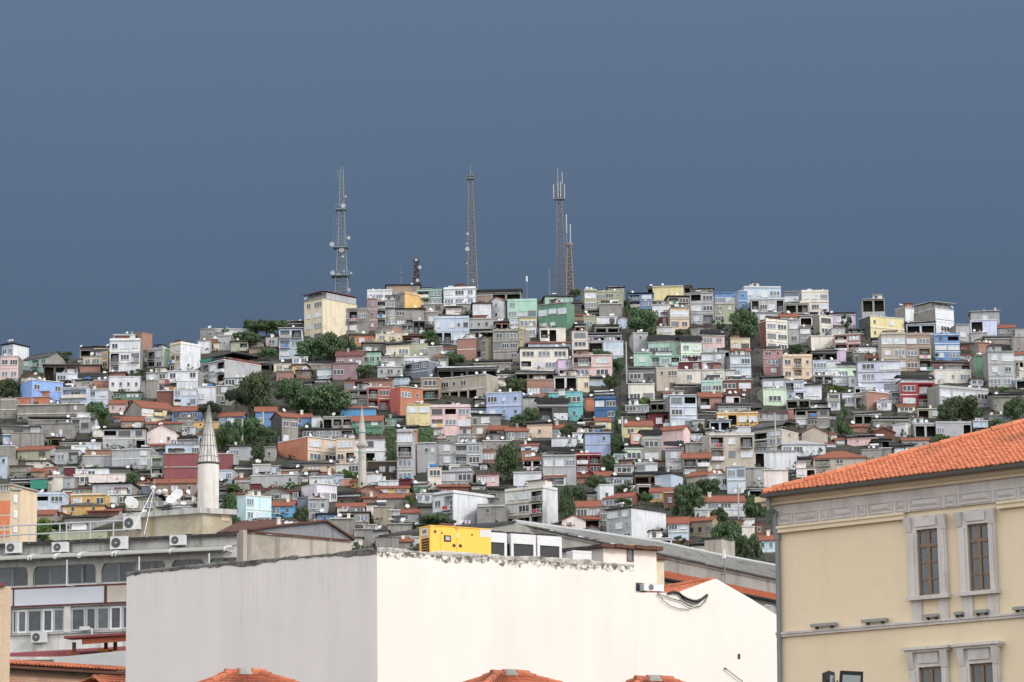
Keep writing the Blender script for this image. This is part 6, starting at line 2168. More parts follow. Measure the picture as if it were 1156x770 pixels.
# ledge under the frieze, broken by the windows
wR = (kx(1082.7, 585), kx(1128, 580)); wL = (kx(1024.5, 590), kx(1072, 586))
mb = MB(); mb.box(.0, wL[0] - .02, -.16, -.002, zL0, zF0 - .003); mb.box(.0, wL[0] - .02, -.21, -.002, zF0 - .09, zF0); mb.build("ledge", [M_CREAM2], TK)
mb = MB(); mb.box(wR[1] + .02, LEN, -.16, -.002, zL0, zF0 - .003); mb.box(wR[1] + .02, LEN, -.21, -.002, zF0 - .09, zF0); mb.build("ledge", [M_CREAM2], TK)
mb = MB(); mb.box(-.1, LEN, -.10, -.002, zS0, zS1); mb.box(-.1, LEN, -.14, -.002, zS1 - .06, zS1 + .015); mb.build("string_course", [M_MARBLE], TK)
def kwin(x0, x1, z0, z1, sx0, sx1, sz1, legs, lower=False):
    """One tall window in its marble surround."""
    W_ = MB(); d = .14
    W_.box(sx0, x0, -d, -.002, z0 - (.0 if not lower else 1), z1); W_.box(x1, sx1, -d, -.002, z0 - (.0 if not lower else 1), z1); W_.box(sx0, sx1, -d, -.002, z1, sz1)
    W_.box(sx0 + .06, x0 - .1, -d - .035, -d, z0, z1 - .1); W_.box(x1 + .1, sx1 - .06, -d - .035, -d, z0, z1 - .1)
    s_ = W_.build("surround", [M_MARBLE], TK)
    b = MB(); hb = sz1 - z1; b.box(sx0 + .34, sx1 - .34, -d - .04, -d, z1 + .22 * hb, z1 + .86 * hb); b.build("lintel_panel", [M_MARBLE], s_)
    for xx in (sx0 - .05, sx1 - .22):
        b = MB(); b.hexa([(xx + .03, -d - .03, z1 - .05), (xx + .24, -d - .03, z1 - .05), (xx + .24, -d + .01, z1 - .05), (xx + .03, -d + .01, z1 - .05), (xx, -d - .16, sz1 - .04), (xx + .27, -d - .16, sz1 - .04), (xx + .27, -d + .01, sz1 - .04), (xx, -d + .01, sz1 - .04)]); b.build("console", [M_MARBLE], s_)
    if lower:
        b = MB(); b.box(sx0 - .16, sx1 + .16, -d - .22, -.002, sz1, sz1 + .09); b.box(sx0 - .1, sx1 + .1, -d - .13, -.002, sz1 - .08, sz1); b.build("hood", [M_MARBLE], s_)
    else:
        b = MB(); b.box(sx0 - .06, sx1 + .06, -d - .12, -.002, z0 - .13, z0); b.build("sill", [M_MARBLE], s_)
        for xx in (sx0 + .04, sx1 - .42):
            b = MB(); b.box(xx, xx + .38, -.07, -.002, zS1 + .02, z0 - .13); b.build("apron_leg", [M_MARBLE], s_)
    f = MB(); t = .07; y0, y1 = -.05, -.003
    f.box(x0, x0 + t, y0, y1, z0, z1); f.box(x1 - t, x1, y0, y1, z0, z1); f.box(x0, x1, y0, y1, z1 - t, z1); f.box(x0, x1, y0, y1, z0, z0 + t)
    xm = (x0 + x1) / 2; hz = z1 - z0
    f.box(xm - .06, xm + .06, y0 - .015, y1, z0 + t, z1 - t)
    zt_ = z1 - .245 * hz; f.box(x0 + t, x1 - t, y0 - .02, y1, zt_ - .06, zt_ + .06)
    for k in ((1, 2) if not lower else (1,)):
        z = z0 + (zt_ - z0) * k / 3; f.box(x0 + t, x1 - t, y0 + .008, y1, z - .025, z + .025)
    fo = f.build("window", [M_WOOD], TK)
    g = MB(); g.quad((x0 + t, -.012, z0 + t), (xm - .03, -.012, z0 + t), (xm - .03, -.012, z1 - t), (x0 + t, -.012, z1 - t), 0); g.quad((xm + .03, -.012, z0 + t), (x1 - t, -.012, z0 + t), (x1 - t, -.012, z1 - t), (xm + .03, -.012, z1 - t), 0)
    g.build("pane", [G_KK], fo)
    c = MB()
    for k in range(14):
        z = z0 + .35 * hz + k * .028 * hz; c.box(xm + .12, x1 - t - .06, -.0118, -.008, z, z + .012 * hz)
    return fo
G_KK = glass("old_window_glass", (0.075, 0.082, 0.09), 0.05, 0.7, 0.4)
zt1 = kz(591.3, 1107); zb1 = kz(667.3, 1107)
kwin(kx(1095.5, 630), kx(1119, 628), zb1, zt1, kx(1084.5, 630), kx(1126.5, 628), kz(575.5, 1107), True)
kwin(kx(1038.2, 635), kx(1061.8, 633), zb1, zt1, kx(1027.5, 635), kx(1071, 633), kz(575.5, 1107), True)
lz1 = kz(749.0, 1108)
kwin(kx(1097, 757), kx(1123, 755), lz1 - 3.0, lz1, kx(1086.5, 757), kx(1130.5, 755), kz(729, 1108), False, True)
kwin(kx(1039.5, 760), kx(1065, 758), lz1 - 3.0, lz1, kx(1029.5, 760), kx(1072.5, 758), kz(729, 1108), False, True)
# roof of clay tiles, hipped
eo = .68; ez = kz(555.2, off=.68)
e_l = kx(861, 553.6, eo)
Pe = Vector((e_l, -eo, ez))
wx, wzv = FK.hit(1156, 478.5, 0)
t_ = 6.35
def hip_solve():
    best = None
    for k in range(200, 1200):
        t = k / 100.0
        X, Yl = e_l + t, -eo + t
        w_ = FK.world(X, Yl, 0)
        d = w_ - CAMPOS
        cz = d.dot(_f) ; 
        # horizontal pixel of the point at a guess height
        z = ez + t * .38; P = Vector((w_.x, w_.y, z)) - CAMPOS
        px = 578 + F * P.dot(_r) / P.dot(_f)
        if px >= 1156:
            # rise that puts it on the row wanted
            for q in range(100, 900):
                zz_ = ez + q / 200.0
                P = Vector((w_.x, w_.y, zz_)) - CAMPOS
                if 385 - F * P.dot(_u) / P.dot(_f) <= 478.5: return t, (zz_ - ez) / t
    return 6.35, .386
tt, pitch = hip_solve()
HT = 7.6
mb = MB()
Lr = LEN + e_l
top = Vector((0, 0, pitch * HT))
A0 = Pe; B0 = Vector((LEN, -eo, ez)); B1 = Vector((LEN, -eo + HT, ez + pitch * HT)); A1 = Vector((e_l, -eo + HT, ez + pitch * HT))
wlen = (B0 - A0).length
tile_field(mb, A0, B0, B1, A1, .185, .265, .045, keep=lambda u, v: u * wlen > v * HT - .15, seed=12)
mb.v = mb.v[:-4]; mb.f.pop(); mb.m.pop()
mb.tri(A0, B0, B1 - Vector((0, 0, .02))); 
Hp = Vector((e_l + HT, -eo + HT, ez + pitch * HT))
mb.f.pop(); mb.m.pop(); mb.v = mb.v[:-3]
mb.quad(A0, B0, B1, Hp)
tile_field(mb, (e_l, -eo + 2 * HT, ez), A0, Vector((e_l + HT, -eo + HT, ez + pitch * HT)), Vector((e_l + HT, -eo + HT, ez + pitch * HT)), .215, .33, .05, seed=13)
ridge_tiles(mb, A0 + Vector((.0, 0, .05)), Hp + Vector((0, 0, .06)), .13, .38)
mb.build("tile_roof", [M_TILEF], TK)
mb = MB(); mb.hexa([(e_l - .06, -eo - .10, ez - .13), (LEN, -eo - .10, ez - .13), (LEN, -eo + .12, ez - .13), (e_l - .06, -eo + .12, ez - .13), (e_l - .08, -eo - .13, ez - .012), (LEN, -eo - .13, ez - .012), (LEN, -eo + .12, ez - .012), (e_l - .08, -eo + .12, ez - .012)]); mb.box(e_l + .05, LEN, -eo + .1, -.38, zE - .004, ez - .09); mb.build("gutter", [M_GUT], TK)
# downpipe
dp = []
for px, py, o_ in ((867.5, 558, .5), (868.0, 576, .5), (869, 577.5, .46), (874.5, 578, .2), (875.2, 579.5, .16), (875.6, 602, .14), (877.5, 606, .12), (879.3, 700, .12), (880.2, 770, .12)):
    s_, z = FK.hit(px, py, o_); dp.append((s_, -o_, z))
dp.append((dp[-1][0], -.12, 0))
mb = MB(); mb.path(dp, .085, 9)
for k in (4, 6): mb.tube((dp[k][0], dp[k][1], dp[k][2] - .1), (dp[k][0], dp[k][1], dp[k][2] + .05), .11, n=9)
mb.build("downpipe", [M_PIPE], TK)
# uplighters on the string course
for k, (a, b, y) in enumerate(((915.5, 943.6, 709.5), (973, 1001, 704.2), (1043, 1058.6, 699.8), (1077.5, 1086, 697), (1099.5, 1115, 694.6), (1144, 1159, 692))):
    x0, x1 = kx(a, y, .2), kx(b, y, .2)
    T = thing("facade_light", "low bar floodlight on the cream building's string course, " + ("nearest the downpipe", "midway between downpipe and windows", "under the first upper window", "between the two upper windows", "under the second upper window", "beyond the second upper window")[k], "floodlight", FK.world(x0, -.2, zS1 + .02), FK.rot, "bar lights along the string course")
    w = x1 - x0; mb = MB(); mb.box(0, w, -.06, .12, .07, .17); mb.build("housing", [plain("bar_light_grey", (.26, .27, .25), .5)], T)
    for q in (.18, .78):
        mb = MB(); mb.box(w * q, w * q + .07, -.02, .1, 0, .075); mb.build("foot", [M_BLACKM], T)
    mb = MB(); mb.box(.03, w - .03, -.05, .11, .171, .176); mb.build("lens", [M_LTGREY], T)
# pair of floodlights on a pole
D = 58.0
P = at(950, 768, D)
T = thing("floodlight_pole", "pole with two black floodlights in front of the cream building", "floodlight", (P.x, P.y, 0))
z = P.z
mb = MB(); mb.tube((0, .12, 0), (0, .12, z - .28), .06, n=12); mb.box(-.5, .5, .06, .16, z - .3, z - .24); mb.build("pole", [M_BLACKM], T)
def flood(px, w, h, rot, tilt):
    c = at(px, 765, D)
    fo = MB(); b_ = .045
    fo.hexa([(-w / 2, -.07, -h / 2), (w / 2, -.07, -h / 2), (w / 2 - b_, .08, -h / 2 + b_), (-w / 2 + b_, .08, -h / 2 + b_), (-w / 2 + .02, -.07, h / 2), (w / 2 - .02, -.07, h / 2), (w / 2 - b_, .08, h / 2 - b_), (-w / 2 + b_, .08, h / 2 - b_)])
    o = fo.build("floodlight", [M_BLACKM], T); o.location = (c.x - P.x, 0, c.z - .12); o.rotation_euler = (math.radians(tilt), math.radians(3), rot)
    g = MB(); g.box(-w / 2 + .07, w / 2 - .07, -.078, -.071, -h / 2 + .06, h / 2 - .08); g.build("lens", [plain("flood_lens", (.30, .33, .34), .2)], o)
    y_ = MB(); y_.box(-w / 2 - .02, -w / 2 - .005, -.02, .03, -h / 2, .05); y_.box(w / 2 + .005, w / 2 + .02, -.02, .03, -h / 2, .05); y_.box(-w / 2 - .02, w / 2 + .02, -.02, .03, -h / 2 - .06, -h / 2 - .045); y_.build("yoke", [M_BLACKM], o)
    return o
flood(959.5, .50, .52, math.radians(8), 12)
o = flood(935.2, .36, .48, math.radians(62), 0)
mb = MB()
# ------------------------------------------------------------------ office block on the other side
OA = at(143, 656, 196); OB = at_z(13.6, 661.6, OA.z)
FO = Frame(OB, OA)
ox_ = lambda px, py=660, off=0.0: FO.hit(px, py, off)[0]
oz_ = lambda py, px=100, off=0.0: FO.hit(px, py, off)[1]
M_OFF = surface("office_render", (0.70, 0.69, 0.665), 0.9, 0.5, (0.24, 0.225, 0.205), 0.4, 0.6, fine=0.1)
M_PANEL = surface("white_panel", (0.66, 0.69, 0.76), 0.5, 0.1, (0.5, 0.48, 0.44), 0.4, 0.15, fine=0.03)
M_REDTRIM = plain("dark_red_trim", (0.12, 0.03, 0.03), 0.6)
M_PARAP = surface("parapet_cement", (0.44, 0.435, 0.42), 0.92, 0.7, (0.10, 0.095, 0.09), 0.6, 0.8, fine=0.15)
TO = thing("office_block", "shabby long office block with ribbon windows, white panels and arched awnings", "office block", FO.o, FO.rot)
s0 = ox_(-60); s1 = ox_(272, 630)
zP1 = oz_(610.5); zP0 = oz_(623); zW1 = oz_(636.5); zW0 = oz_(658.5); zSp1 = oz_(661.2); zSp0 = oz_(682.5); zL1 = oz_(685.5); zLo = oz_(712.5)
mb = MB()
mb.box(s0, s1, .3, 14, 0, zP0)                                             # core behind the glass
mb.box(s0, s1, 0, .3, 0, zLo); mb.box(s0, s1, 0, .3, zSp0 - .06, zW0); mb.box(s0, s1, 0, .3, zW1, zP0)
mb.build("wall", [M_OFF], TO)
mb = MB(); mb.box(s0, s1 + .1, -.12, 14.1, zP0, zP1 - .25); mb.box(s0, s1 + .2, -.3, 14.2, zP1 - .25, zP1); mb.build("parapet", [M_PARAP], TO)
mb = MB(); R = random.Random(9)
x = s0
while x < s1:
    w = R.uniform(.5, 1.4); mb.box(x, min(x + w, s1 + .2), -.36, .3, zP1 + .003, zP1 + R.uniform(.04, .14)); x += w * R.uniform(1, 1.2)
mb.build("tar_flashing", [M_TAR], TO)
mb = MB(); mb.box(s0, s1, -.34, -.304, zP1 - .22, zP1 - .03); mb.build("fascia_board", [M_TAR], TO)
x0 = ox_(16.5, 672); x1 = ox_(118, 672); x2 = ox_(143, 672)
mb = MB(); mb.box(s0, x0 - .1, -.06, -.002, zSp0 + .1, zSp1 - .05); mb.build("white_panel", [M_PANEL], TO)
mb = MB(); mb.box(x0, x1, -.06, -.002, zSp0 + .1, zSp1 - .05); mb.build("white_panel", [M_PANEL], TO)
mb = MB(); mb.box(x1 + .2, s1, -.06, -.002, zSp0 + .1, zSp1 - .05); mb.build("white_panel", [surface("cream_panel", (0.6, 0.57, 0.5), .6, .3, (.42, .30, .14), .5, .4)], TO)
mb = MB(); mb.box(s0, s1, -.10, -.002, zSp1 - .05, zSp1 + .06); mb.box(s0, s1, -.10, -.002, zSp0 - .01, zSp0 + .1); mb.box(x0 - .1, x0, -.09, -.002, zSp0 + .1, zSp1 - .05); mb.box(x1, x1 + .2, -.09, -.002, zSp0 + .1, zSp1 - .05); mb.build("red_trim", [M_REDTRIM], TO)
def owin(pa, pb, z0, z1, fm, g, nm=1, fr=.09, panes=None):
    a, b = ox_(pa, 648 if z1 > zSp1 else 699), ox_(pb, 648 if z1 > zSp1 else 699)
    mb = MB(); mb.box(a, a + fr, .1, .2, z0, z1); mb.box(b - fr, b, .1, .2, z0, z1); mb.box(a + fr, b - fr, .1, .2, z1 - fr, z1); mb.box(a + fr, b - fr, .1, .2, z0, z0 + fr)
    for k in range(1, nm): 
        x = a + (b - a) * k / nm; mb.box(x - fr * .5, x + fr * .5, .1, .2, z0 + fr, z1 - fr)
    o = mb.build("window", [fm], TO)
    mb = MB(); mb.quad((a + fr, .16, z0 + fr), (b - fr, .16, z0 + fr), (b - fr, .16, z1 - fr), (a + fr, .16, z1 - fr)); mb.build("pane", [g], o)
M_ALU = plain("aluminium_frame", (0.30, 0.31, 0.31), 0.45)
G_OFF = glass("office_glass", (0.045, 0.054, 0.064), 0.06, 0.6, 0.6)
G_OFF2 = glass("office_glass_grey", (0.085, 0.10, 0.11), 0.08, 0.6, 0.5)
for i, (a, b) in enumerate(((-40, -10), (-8, 13.5), (14, 31.5), (38, 56), (56.5, 74.5), (76.5, 92), (92.3, 108), (115, 133.5), (134, 151), (158, 170.5), (171, 187.5), (193, 211.2), (211.7, 230), (236, 249.3), (249.8, 267))):
    owin(a, b, zW0, zW1, M_ALU, (G_OFF, G_OFF2, G_OFF)[i % 3], 1, .06)
for i, (a, b, n) in enumerate(((-40, 12, 4), (13, 18.5, 1), (18.8, 29.6, 1), (30, 47, 1), (47.3, 59, 1), (59.3, 72, 1), (79.5, 95.6, 1), (96, 108, 1), (108.3, 123, 1), (123.4, 136.6, 1), (137, 152, 1))):
    owin(a, b, zLo + .05, zL1, M_FRAME if i in (2, 4, 9) else M_LTGREY, (G_OFF, G_OFF, G_OFF2)[i % 3], n, .12)
mb = MB(); mb.box(ox_(72.2, 699), ox_(79.3, 699), .0, .3, zLo + .003, zL1 + .12); mb.build("pier", [M_OFF], TO)
mb = MB(); mb.box(s0, s1, -.16, -.002, zLo - .12, zLo); mb.build("sill", [M_PARAP], TO)
for px in (34.5, 111.5, 190.3, 233):
    c = ox_(px, 648); w = .36 if px < 230 else .22
    mb = MB(); mb.box(c - w / 2, c + w / 2, -.03, .295, zW0 + .003, zW1 - .5)
    mb.prism([(c - w / 2, zW1 - .5), (c + w / 2, zW1 - .5), (c + w / 2 + .08, zW1 - .2), (c + w / 2 + .28, zW1 - .003), (c - w / 2 - .28, zW1 - .003), (c - w / 2 - .08, zW1 - .2)], -.03, .295)
    mb.build("flared_column", [surface("column_paint", (.60, .58, .54), .9, .2)] if px < 40 else [bpy.data.materials["column_paint"]], TO)
# awnings
M_AWN_ = surface("awning_sheet", (0.30, 0.30, 0.275), 0.5, 0.4, (0.3, 0.29, 0.25), 0.7, 0.4)
for a, b, lab in ((-30, 3, 0), (5, 42, 0), (45, 71, 0), (73, 98, 0), (100, 136, 0), (140, 262, 0)):
    xa, xb = ox_(a, 622), ox_(b, 622)
    zt_ = zP0 - .05; mb = MB(); n = 7; dep = 1.5; hgt = .40
    pr = [(-dep * math.sin(k / n * 1.5708), zt_ - hgt * (1 - math.cos(k / n * 1.5708))) for k in range(n + 1)]
    for (y0, z0), (y1, z1) in zip(pr, pr[1:]):
        mb.quad((xa, y0, z0), (xb, y0, z0), (xb, y1, z1), (xa, y1, z1)); mb.quad((xa, y0, z0 - .03), (xa, y1, z1 - .03), (xb, y1, z1 - .03), (xb, y0, z0 - .03))
    aw = mb.build("awning", [M_AWN_], TO)
    for x in ([xa, xb] if b - a < 60 else [xa, (xa + xb) / 2, xb]):
        mb = MB()
        for (y0, z0), (y1, z1) in zip(pr, pr[1:]):
            mb.hexa([(x - .04, y0, z0 - .12), (x + .04, y0, z0 - .12), (x + .04, y1, z1 - .12), (x - .04, y1, z1 - .12), (x - .04, y0, z0 + .03), (x + .04, y0, z0 + .03), (x + .04, y1, z1 + .03), (x - .04, y1, z1 + .03)])
        mb.tube((x, 0, zt_ - hgt), (x, -dep, zt_ - hgt), .03, n=5)
        for k in range(1, 6): mb.tube((x, -dep * k / 6.5, zt_ - hgt), (x, -dep * k / 6.5, zt_ - hgt * (1 - math.cos(math.asin(k / 6.5))) - .05), .028, n=5)
        mb.build("awning_bracket", [M_WHITE], aw)
for px in (75.6, 157, 236):
    x = ox_(px, 640, 1.4); mb = MB(); mb.tube((x, -1.4, oz_(661, px, 1.4)), (x, -1.4, zP0 - .65), .05, n=8); mb.tube((x, -1.4, oz_(661, px, 1.4)), (x, -.05, zSp1), .04, n=6); mb.build("awning_prop", [M_WHITE], TO)
# air conditioners along the parapet
for a, b, t, lo, lab in ((5.5, 22, 612, 625, "white air conditioner nearest the orange-patched building on the office parapet"), (58, 75, 612, 624, "white air conditioner above the arched awnings between the other two"), (124, 142, 605.5, 620.5, "largest white air conditioner on the office parapet below the satellite dish"), (191, 208, 604, 616, "white air conditioner at the long awning's upper edge")):
    x0, x1, z0, z1 = FO.box_px(a, t, b, lo, .8)
    T = ac_unit(lab, FO.world(x0, -.75, z0), FO.rot, x1 - x0, z1 - z0 - .05, .42, .05)
x0, x1, z0, z1 = FO.box_px(35, 714, 51, 726, .5)
ac_unit("white air conditioner with black fan under the lower office windows", FO.world(x0, -.52, z0), FO.rot, x1 - x0, z1 - z0, .4, .04)
a = FO.hit(96, 711, .4)
T = thing("security_camera", "white security camera on a bracket below the office's lower windows", "camera", FO.world(a[0], -.4, a[1]), FO.rot)
mb = MB(); mb.box(-.35, .3, -.12, .1, -.02, .22); mb.build("housing", [M_WHITE], T)
mb = MB(); mb.tube((.5, .0, -.5), (.5, .0, .05), .06, n=8); mb.tube((.5, 0, .05), (.2, 0, .05), .05, n=8); mb.tube((.5, 0, -.4), (.5, .4, -.4), .05, n=8); mb.build("bracket", [M_WHITE], T)
# penthouse
zH = at(226, 573, 206).z
PA = at(226, 573, 206); PL = at_z(138, 579.6, zH); PR = at_z(268, 575.2, zH)
FPL = Frame(PL, PA); FPR = Frame(PA, PR)
TP = thing("roof_penthouse", "stained cement penthouse with oversailing flat roof on the office block", "penthouse", (PA.x, PA.y, 0))
M_PENT = surface("penthouse_render", (0.42, 0.38, 0.30), 0.92, 0.8, (0.24, 0.17, 0.08), 0.35, 0.9, fine=0.1)
zb_ = zP1 - .2; zs = zH - .38
def poly_part(name, pts, z0, z1, mat):
    mb = MB(); n = len(pts); b = [(p.x - PA.x, p.y - PA.y, z0) for p in pts]; t = [(p.x - PA.x, p.y - PA.y, z1) for p in pts]
    mb.v += b + t; mb.f += [tuple(range(n - 1, -1, -1)), tuple(range(n, 2 * n))]; mb.m += [0, 0]
    for i in range(n):
        j = (i + 1) % n; mb.f.append((i, j, n + j, n + i)); mb.m.append(0)
    mb.build(name, [mat], TP)
il = FPL.hit(156, 588)[0]; ir = FPR.hit(264, 588)[0]
bk_ = 7.0
c1 = PA + FPL.ey * .35; 
l1 = FPL.o + FPL.ex * il + FPL.ey * .35; r1 = FPR.o + FPR.ex * ir + FPR.ey * .35
poly_part("wall", [Vector((l1.x, l1.y, 0)), Vector((c1.x, c1.y, 0)), Vector((r1.x, r1.y, 0)), Vector((r1.x, r1.y, 0)) + FPR.ey * bk_, Vector((l1.x, l1.y, 0)) + FPR.ey * bk_], zb_, zs, M_PENT)
poly_part("roof_slab", [PL, PA, PR, PR + FPR.ey * (bk_ + .5), PL + FPR.ey * (bk_ + .5)], zs + .003, zH, M_PARAP)
x0, x1, z0, z1 = FPR.box_px(250, 577.5, 259, 588, -.3)
mb = MB(); mb.box(x0, x1, -.05, .0, z0, z1); o = mb.build("boarded_opening", [WALL['pe']], TP)
o.location = (FPR.o.x - PA.x + FPR.ey.x * .32, FPR.o.y - PA.y + FPR.ey.y * .32, 0); o.rotation_euler = (0, 0, FPR.rot)
x0, x1, z0, z1 = FPL.box_px(139, 583, 156.5, 598.5, .2)
ac_unit("white air conditioner on the penthouse's short side under the flat roof", FPL.world(x0, -.2, z0), FPL.rot, x1 - x0, z1 - z0 - .05, .42, .05)
for px, py, r, az, D, lab, m in ((148, 568.6, 8.2, .5, 204, "grey satellite dish with an orange mark over the penthouse air conditioner", M_LTGREY), (200, 559.5, 7.6, -.35, 208, "largest white satellite dish left of the big minaret's base", M_WHITE), (193.5, 564.5, 6, -.1, 207, "smaller white satellite dish overlapping the largest one", M_WHITE)):
    P = at(px, py, D); rr = r * D / F
    T = big_dish(lab, (P.x, P.y, P.z - rr - .2), rr, az, 30, face=m)
    if m is M_LTGREY:
        mb = MB(); mb.tube((.05, -rr * .30, rr * .95), (.05, -rr * .36, rr * .99), rr * .22, rr * .2, 10); mb.build("orange_mark", [plain("mark_orange", (.6, .14, .05), .5)], T)
P = at(174, 577, 205); z1 = at(174, 541, 205).z
T = thing("aerial_pole", "aerial pole with small white heads and stay wires on the penthouse roof", "aerial", (P.x, P.y, P.z))
mb = MB(); mb.tube((0, 0, -.3), (0, 0, z1 - P.z), .05, n=7); mb.build("pole", [M_POST], T)
for dx, dz in ((.35, .45), (.75, .5), (-.1, .75)):
    mb = MB(); mb.lathe([(.001, 1.1 + dz), (.2, 1.0 + dz), (.22, .9 + dz), (.12, .75 + dz), (.001, .72 + dz)], 10, 0, (dx, 0)); mb.tube((dx, 0, .85 + dz), (0, 0, .85 + dz), .03, n=5); mb.build("aerial_head", [M_WHITE], T)
mb = MB()
for px, py in ((150, 597), (163, 603), (156, 586)):
    q = at(px, py, 203.2); mb.tube((0, 0, z1 - P.z - .6), (q.x - P.x, q.y - P.y, q.z - P.z), .025, n=5)
mb.build("stay_wire", [M_WHITE], T)
# pipe railing on the roof
T = thing("roof_railing", "galvanised pipe railing along the office roof before the green tree", "railing", FO.o, FO.rot)
mb = MB(); o_ = -3.0
h = lambda px, py: FO.hit(px, py, o_)
za = h(32.7, 592.8)[1]; zbm = h(22, 603.8)[1]
xa = h(-6, 596)[0]; xb = h(140, 584)[0]
mb.tube((xa, 3, za), (xb, 3, za), .055, n=7); mb.tube((xa, 3, zbm), (xb, 3, zbm), .055, n=7)
for px in (4.7, 33, 40.6, 67.5, 75, 102, 128):
    x = h(px, 600)[0]; mb.tube((x, 3, zP1 - .1), (x, 3, za), .05, n=7)
mb.build("pipe_rails", [plain("galvanised_pipe", (.40, .42, .43), .5, .2)], T)

# ------------------------------------------------------------------ the big minaret
D = 232.0
P = at(235, 571, D); zz = lambda y: at(235, y, D).z
T = thing("minaret", "thick pale stone minaret with long conical seamed spire behind the office penthouse", "minaret", (P.x, P.y, 0))
ppm = F / D
M_MIN = surface("minaret_ashlar", (0.68, 0.66, 0.62), 0.9, 0.45, (0.33, 0.30, 0.26), 0.7, 0.55, bump=.2, bumpscale=5, fine=0.1)
M_SPI = surface("minaret_spire_lead", (0.60, 0.585, 0.555), 0.85, 0.6, (0.27, 0.26, 0.25), 0.8, 0.9, bump=.2, bumpscale=5, fine=0.14)
r = 12.1 / ppm
mb = MB()
for k in range(9):
    z0 = zz(531 + 5.2 * (k + 1)) if k < 8 else 0; z1 = zz(531 + 5.2 * k) if k else zz(524.6)
    mb.lathe([(r, z0), (r, z1 - .025), (r * .992, z1 - .02), (r * .992, z1)], 40)
sh = mb.build("shaft", [M_MIN], T, smooth=False)
mb = MB(); mb.lathe([(r * 1.0, zz(525)), (r * 1.07, zz(524)), (r * 1.09, zz(522.6)), (r * 1.0, zz(522.5))], 32); mb.build("ring", [plain("ring_dark", (.09, .085, .08), .8)], T)
prof = [(12.6, 522.6), (11.2, 516), (9.9, 509), (8.7, 502.5), (7.0, 492), (5.3, 482), (3.7, 472), (1.8, 463), (.5, 457.5)]
mb = MB(); mb.lathe([(a / ppm, zz(b)) for a, b in prof], 16); sp = mb.build("spire", [M_SPI], T)
mb = MB()
for k in range(16):
    a = 2 * math.pi * k / 16
    pts = [(q / ppm * 1.0 * math.cos(a), q / ppm * 1.0 * math.sin(a), zz(b)) for q, b in prof]
    mb.path(pts, .03, 5)
mb.build("seam", [plain("seam_grey", (.16, .155, .15), .8)], sp)
for y, q in ((516, 11.2), (504, 8.98), (492, 7.0), (478, 4.66)):
    mb = MB(); mb.lathe([(q / ppm * 1.01, zz(y + .3)), (q / ppm * 1.05, zz(y)), (q / ppm * .99, zz(y - .35))], 16); mb.build("joint_band", [bpy.data.materials["seam_grey"]], sp)

# ------------------------------------------------------------------ stained wall with corrugated gable
za_ = at(278, 599.5, 178).z
QA = at(278, 599.5, 178); QB = at_z(398, 610.0, za_)
FQ = Frame(QA, QB)
TQ = thing("corrugated_shed", "stained concrete shed with ribbed grey metal gable beside the office block", "shed", FQ.o, FQ.rot)
hq = lambda px, py: FQ.hit(px, py)
pl_ = [hq(277, 599.6), hq(397.5, 610.2)]
mb = MB(); mb.box(-.35, hq(397, 620)[0], 0, .5, 0, za_ - .1); mb.build("concrete_wall", [M_CEMENT2], TQ)
mb = MB(); mb.box(hq(273, 610)[0], hq(277, 610)[0], -.15, .3, 0, za_ + .05); mb.build("corner_pier", [M_CEMENT2], TQ)
top_ = [hq(279, 599.3), hq(316, 594.2), hq(366, 589.3), hq(397.6, 609.9)]
mb = MB(); x0 = top_[0][0]; x1 = top_[-1][0]; n = int((x1 - x0) / .16)
def topz(x):
    for (a, za2), (b, zb2) in zip(top_, top_[1:]):
        if x <= b: return za2 + (zb2 - za2) * (x - a) / (b - a)
    return top_[-1][1]
for k in range(n):
    a = x0 + (x1 - x0) * k / n; b = x0 + (x1 - x0) * (k + 1) / n; m_ = (a + b) / 2
    mb.quad((a, -.02, za_ - .05), (m_, -.09, za_ - .05), (m_, -.09, max(za_, topz(m_))), (a, -.02, max(za_, topz(a))))
    mb.quad((m_, -.09, za_ - .05), (b, -.02, za_ - .05), (b, -.02, max(za_, topz(b))), (m_, -.09, max(za_, topz(m_))))
mb.build("ribbed_gable", [surface("ribbed_zinc", (.30, .315, .34), .5, .5, (.17, .15, .14), .5, .7, metal=.3)], TQ)
mb = MB(); mb.box(x0, x1, -.13, -.09, za_ - .1, za_ + .02); mb.build("rusty_beam", [M_RUST], TQ)
mb = MB()
for (a, z0), (b, z1) in zip(top_, top_[1:]):
    mb.hexa([(a, -.3, z0), (b, -.3, z1), (b, 1.4, z1), (a, 1.4, z0), (a, -.3, z0 + .12), (b, -.3, z1 + .12), (b, 1.4, z1 + .12), (a, 1.4, z0 + .12)])
mb.build("sheet_roof", [M_RUST], TQ)
a0 = at(236, 597, 199); 
T = thing("rusty_roof_sheet", "low brown rusty sheet roof between the penthouse and the ribbed gable", "sheet roof", (a0.x, a0.y, 0))
mb = MB()
q = [at(245, 601, 197), at(312, 596, 199), at(318, 585.5, 208), at(268, 589, 210)]
b_ = [(p.x - a0.x, p.y - a0.y, p.z) for p in q]
mb.hexa([(x, y, z - .2) for x, y, z in b_] + b_); mb.build("roof_sheet", [M_RUST], T)
mb = MB()
for p in b_: mb.tube((p[0] * .98, p[1], 0), (p[0] * .98, p[1], p[2] - .2), .12, n=6)
mb.box(min(p[0] for p in b_) + 1, max(p[0] for p in b_) - 1, 4, 8, 0, b_[0][2] - .5); mb.build("support_wall", [M_CEMENT], T)
P = at(314.5, 592, 202)
T = thing("roof_flue", "short white flue pipe on the rusty sheet roof", "flue", (P.x, P.y, P.z))
mb = MB(); mb.tube((0, 0, -.6), (0, 0, .42), .14, n=10); mb.build("pipe", [M_WHITE], T)
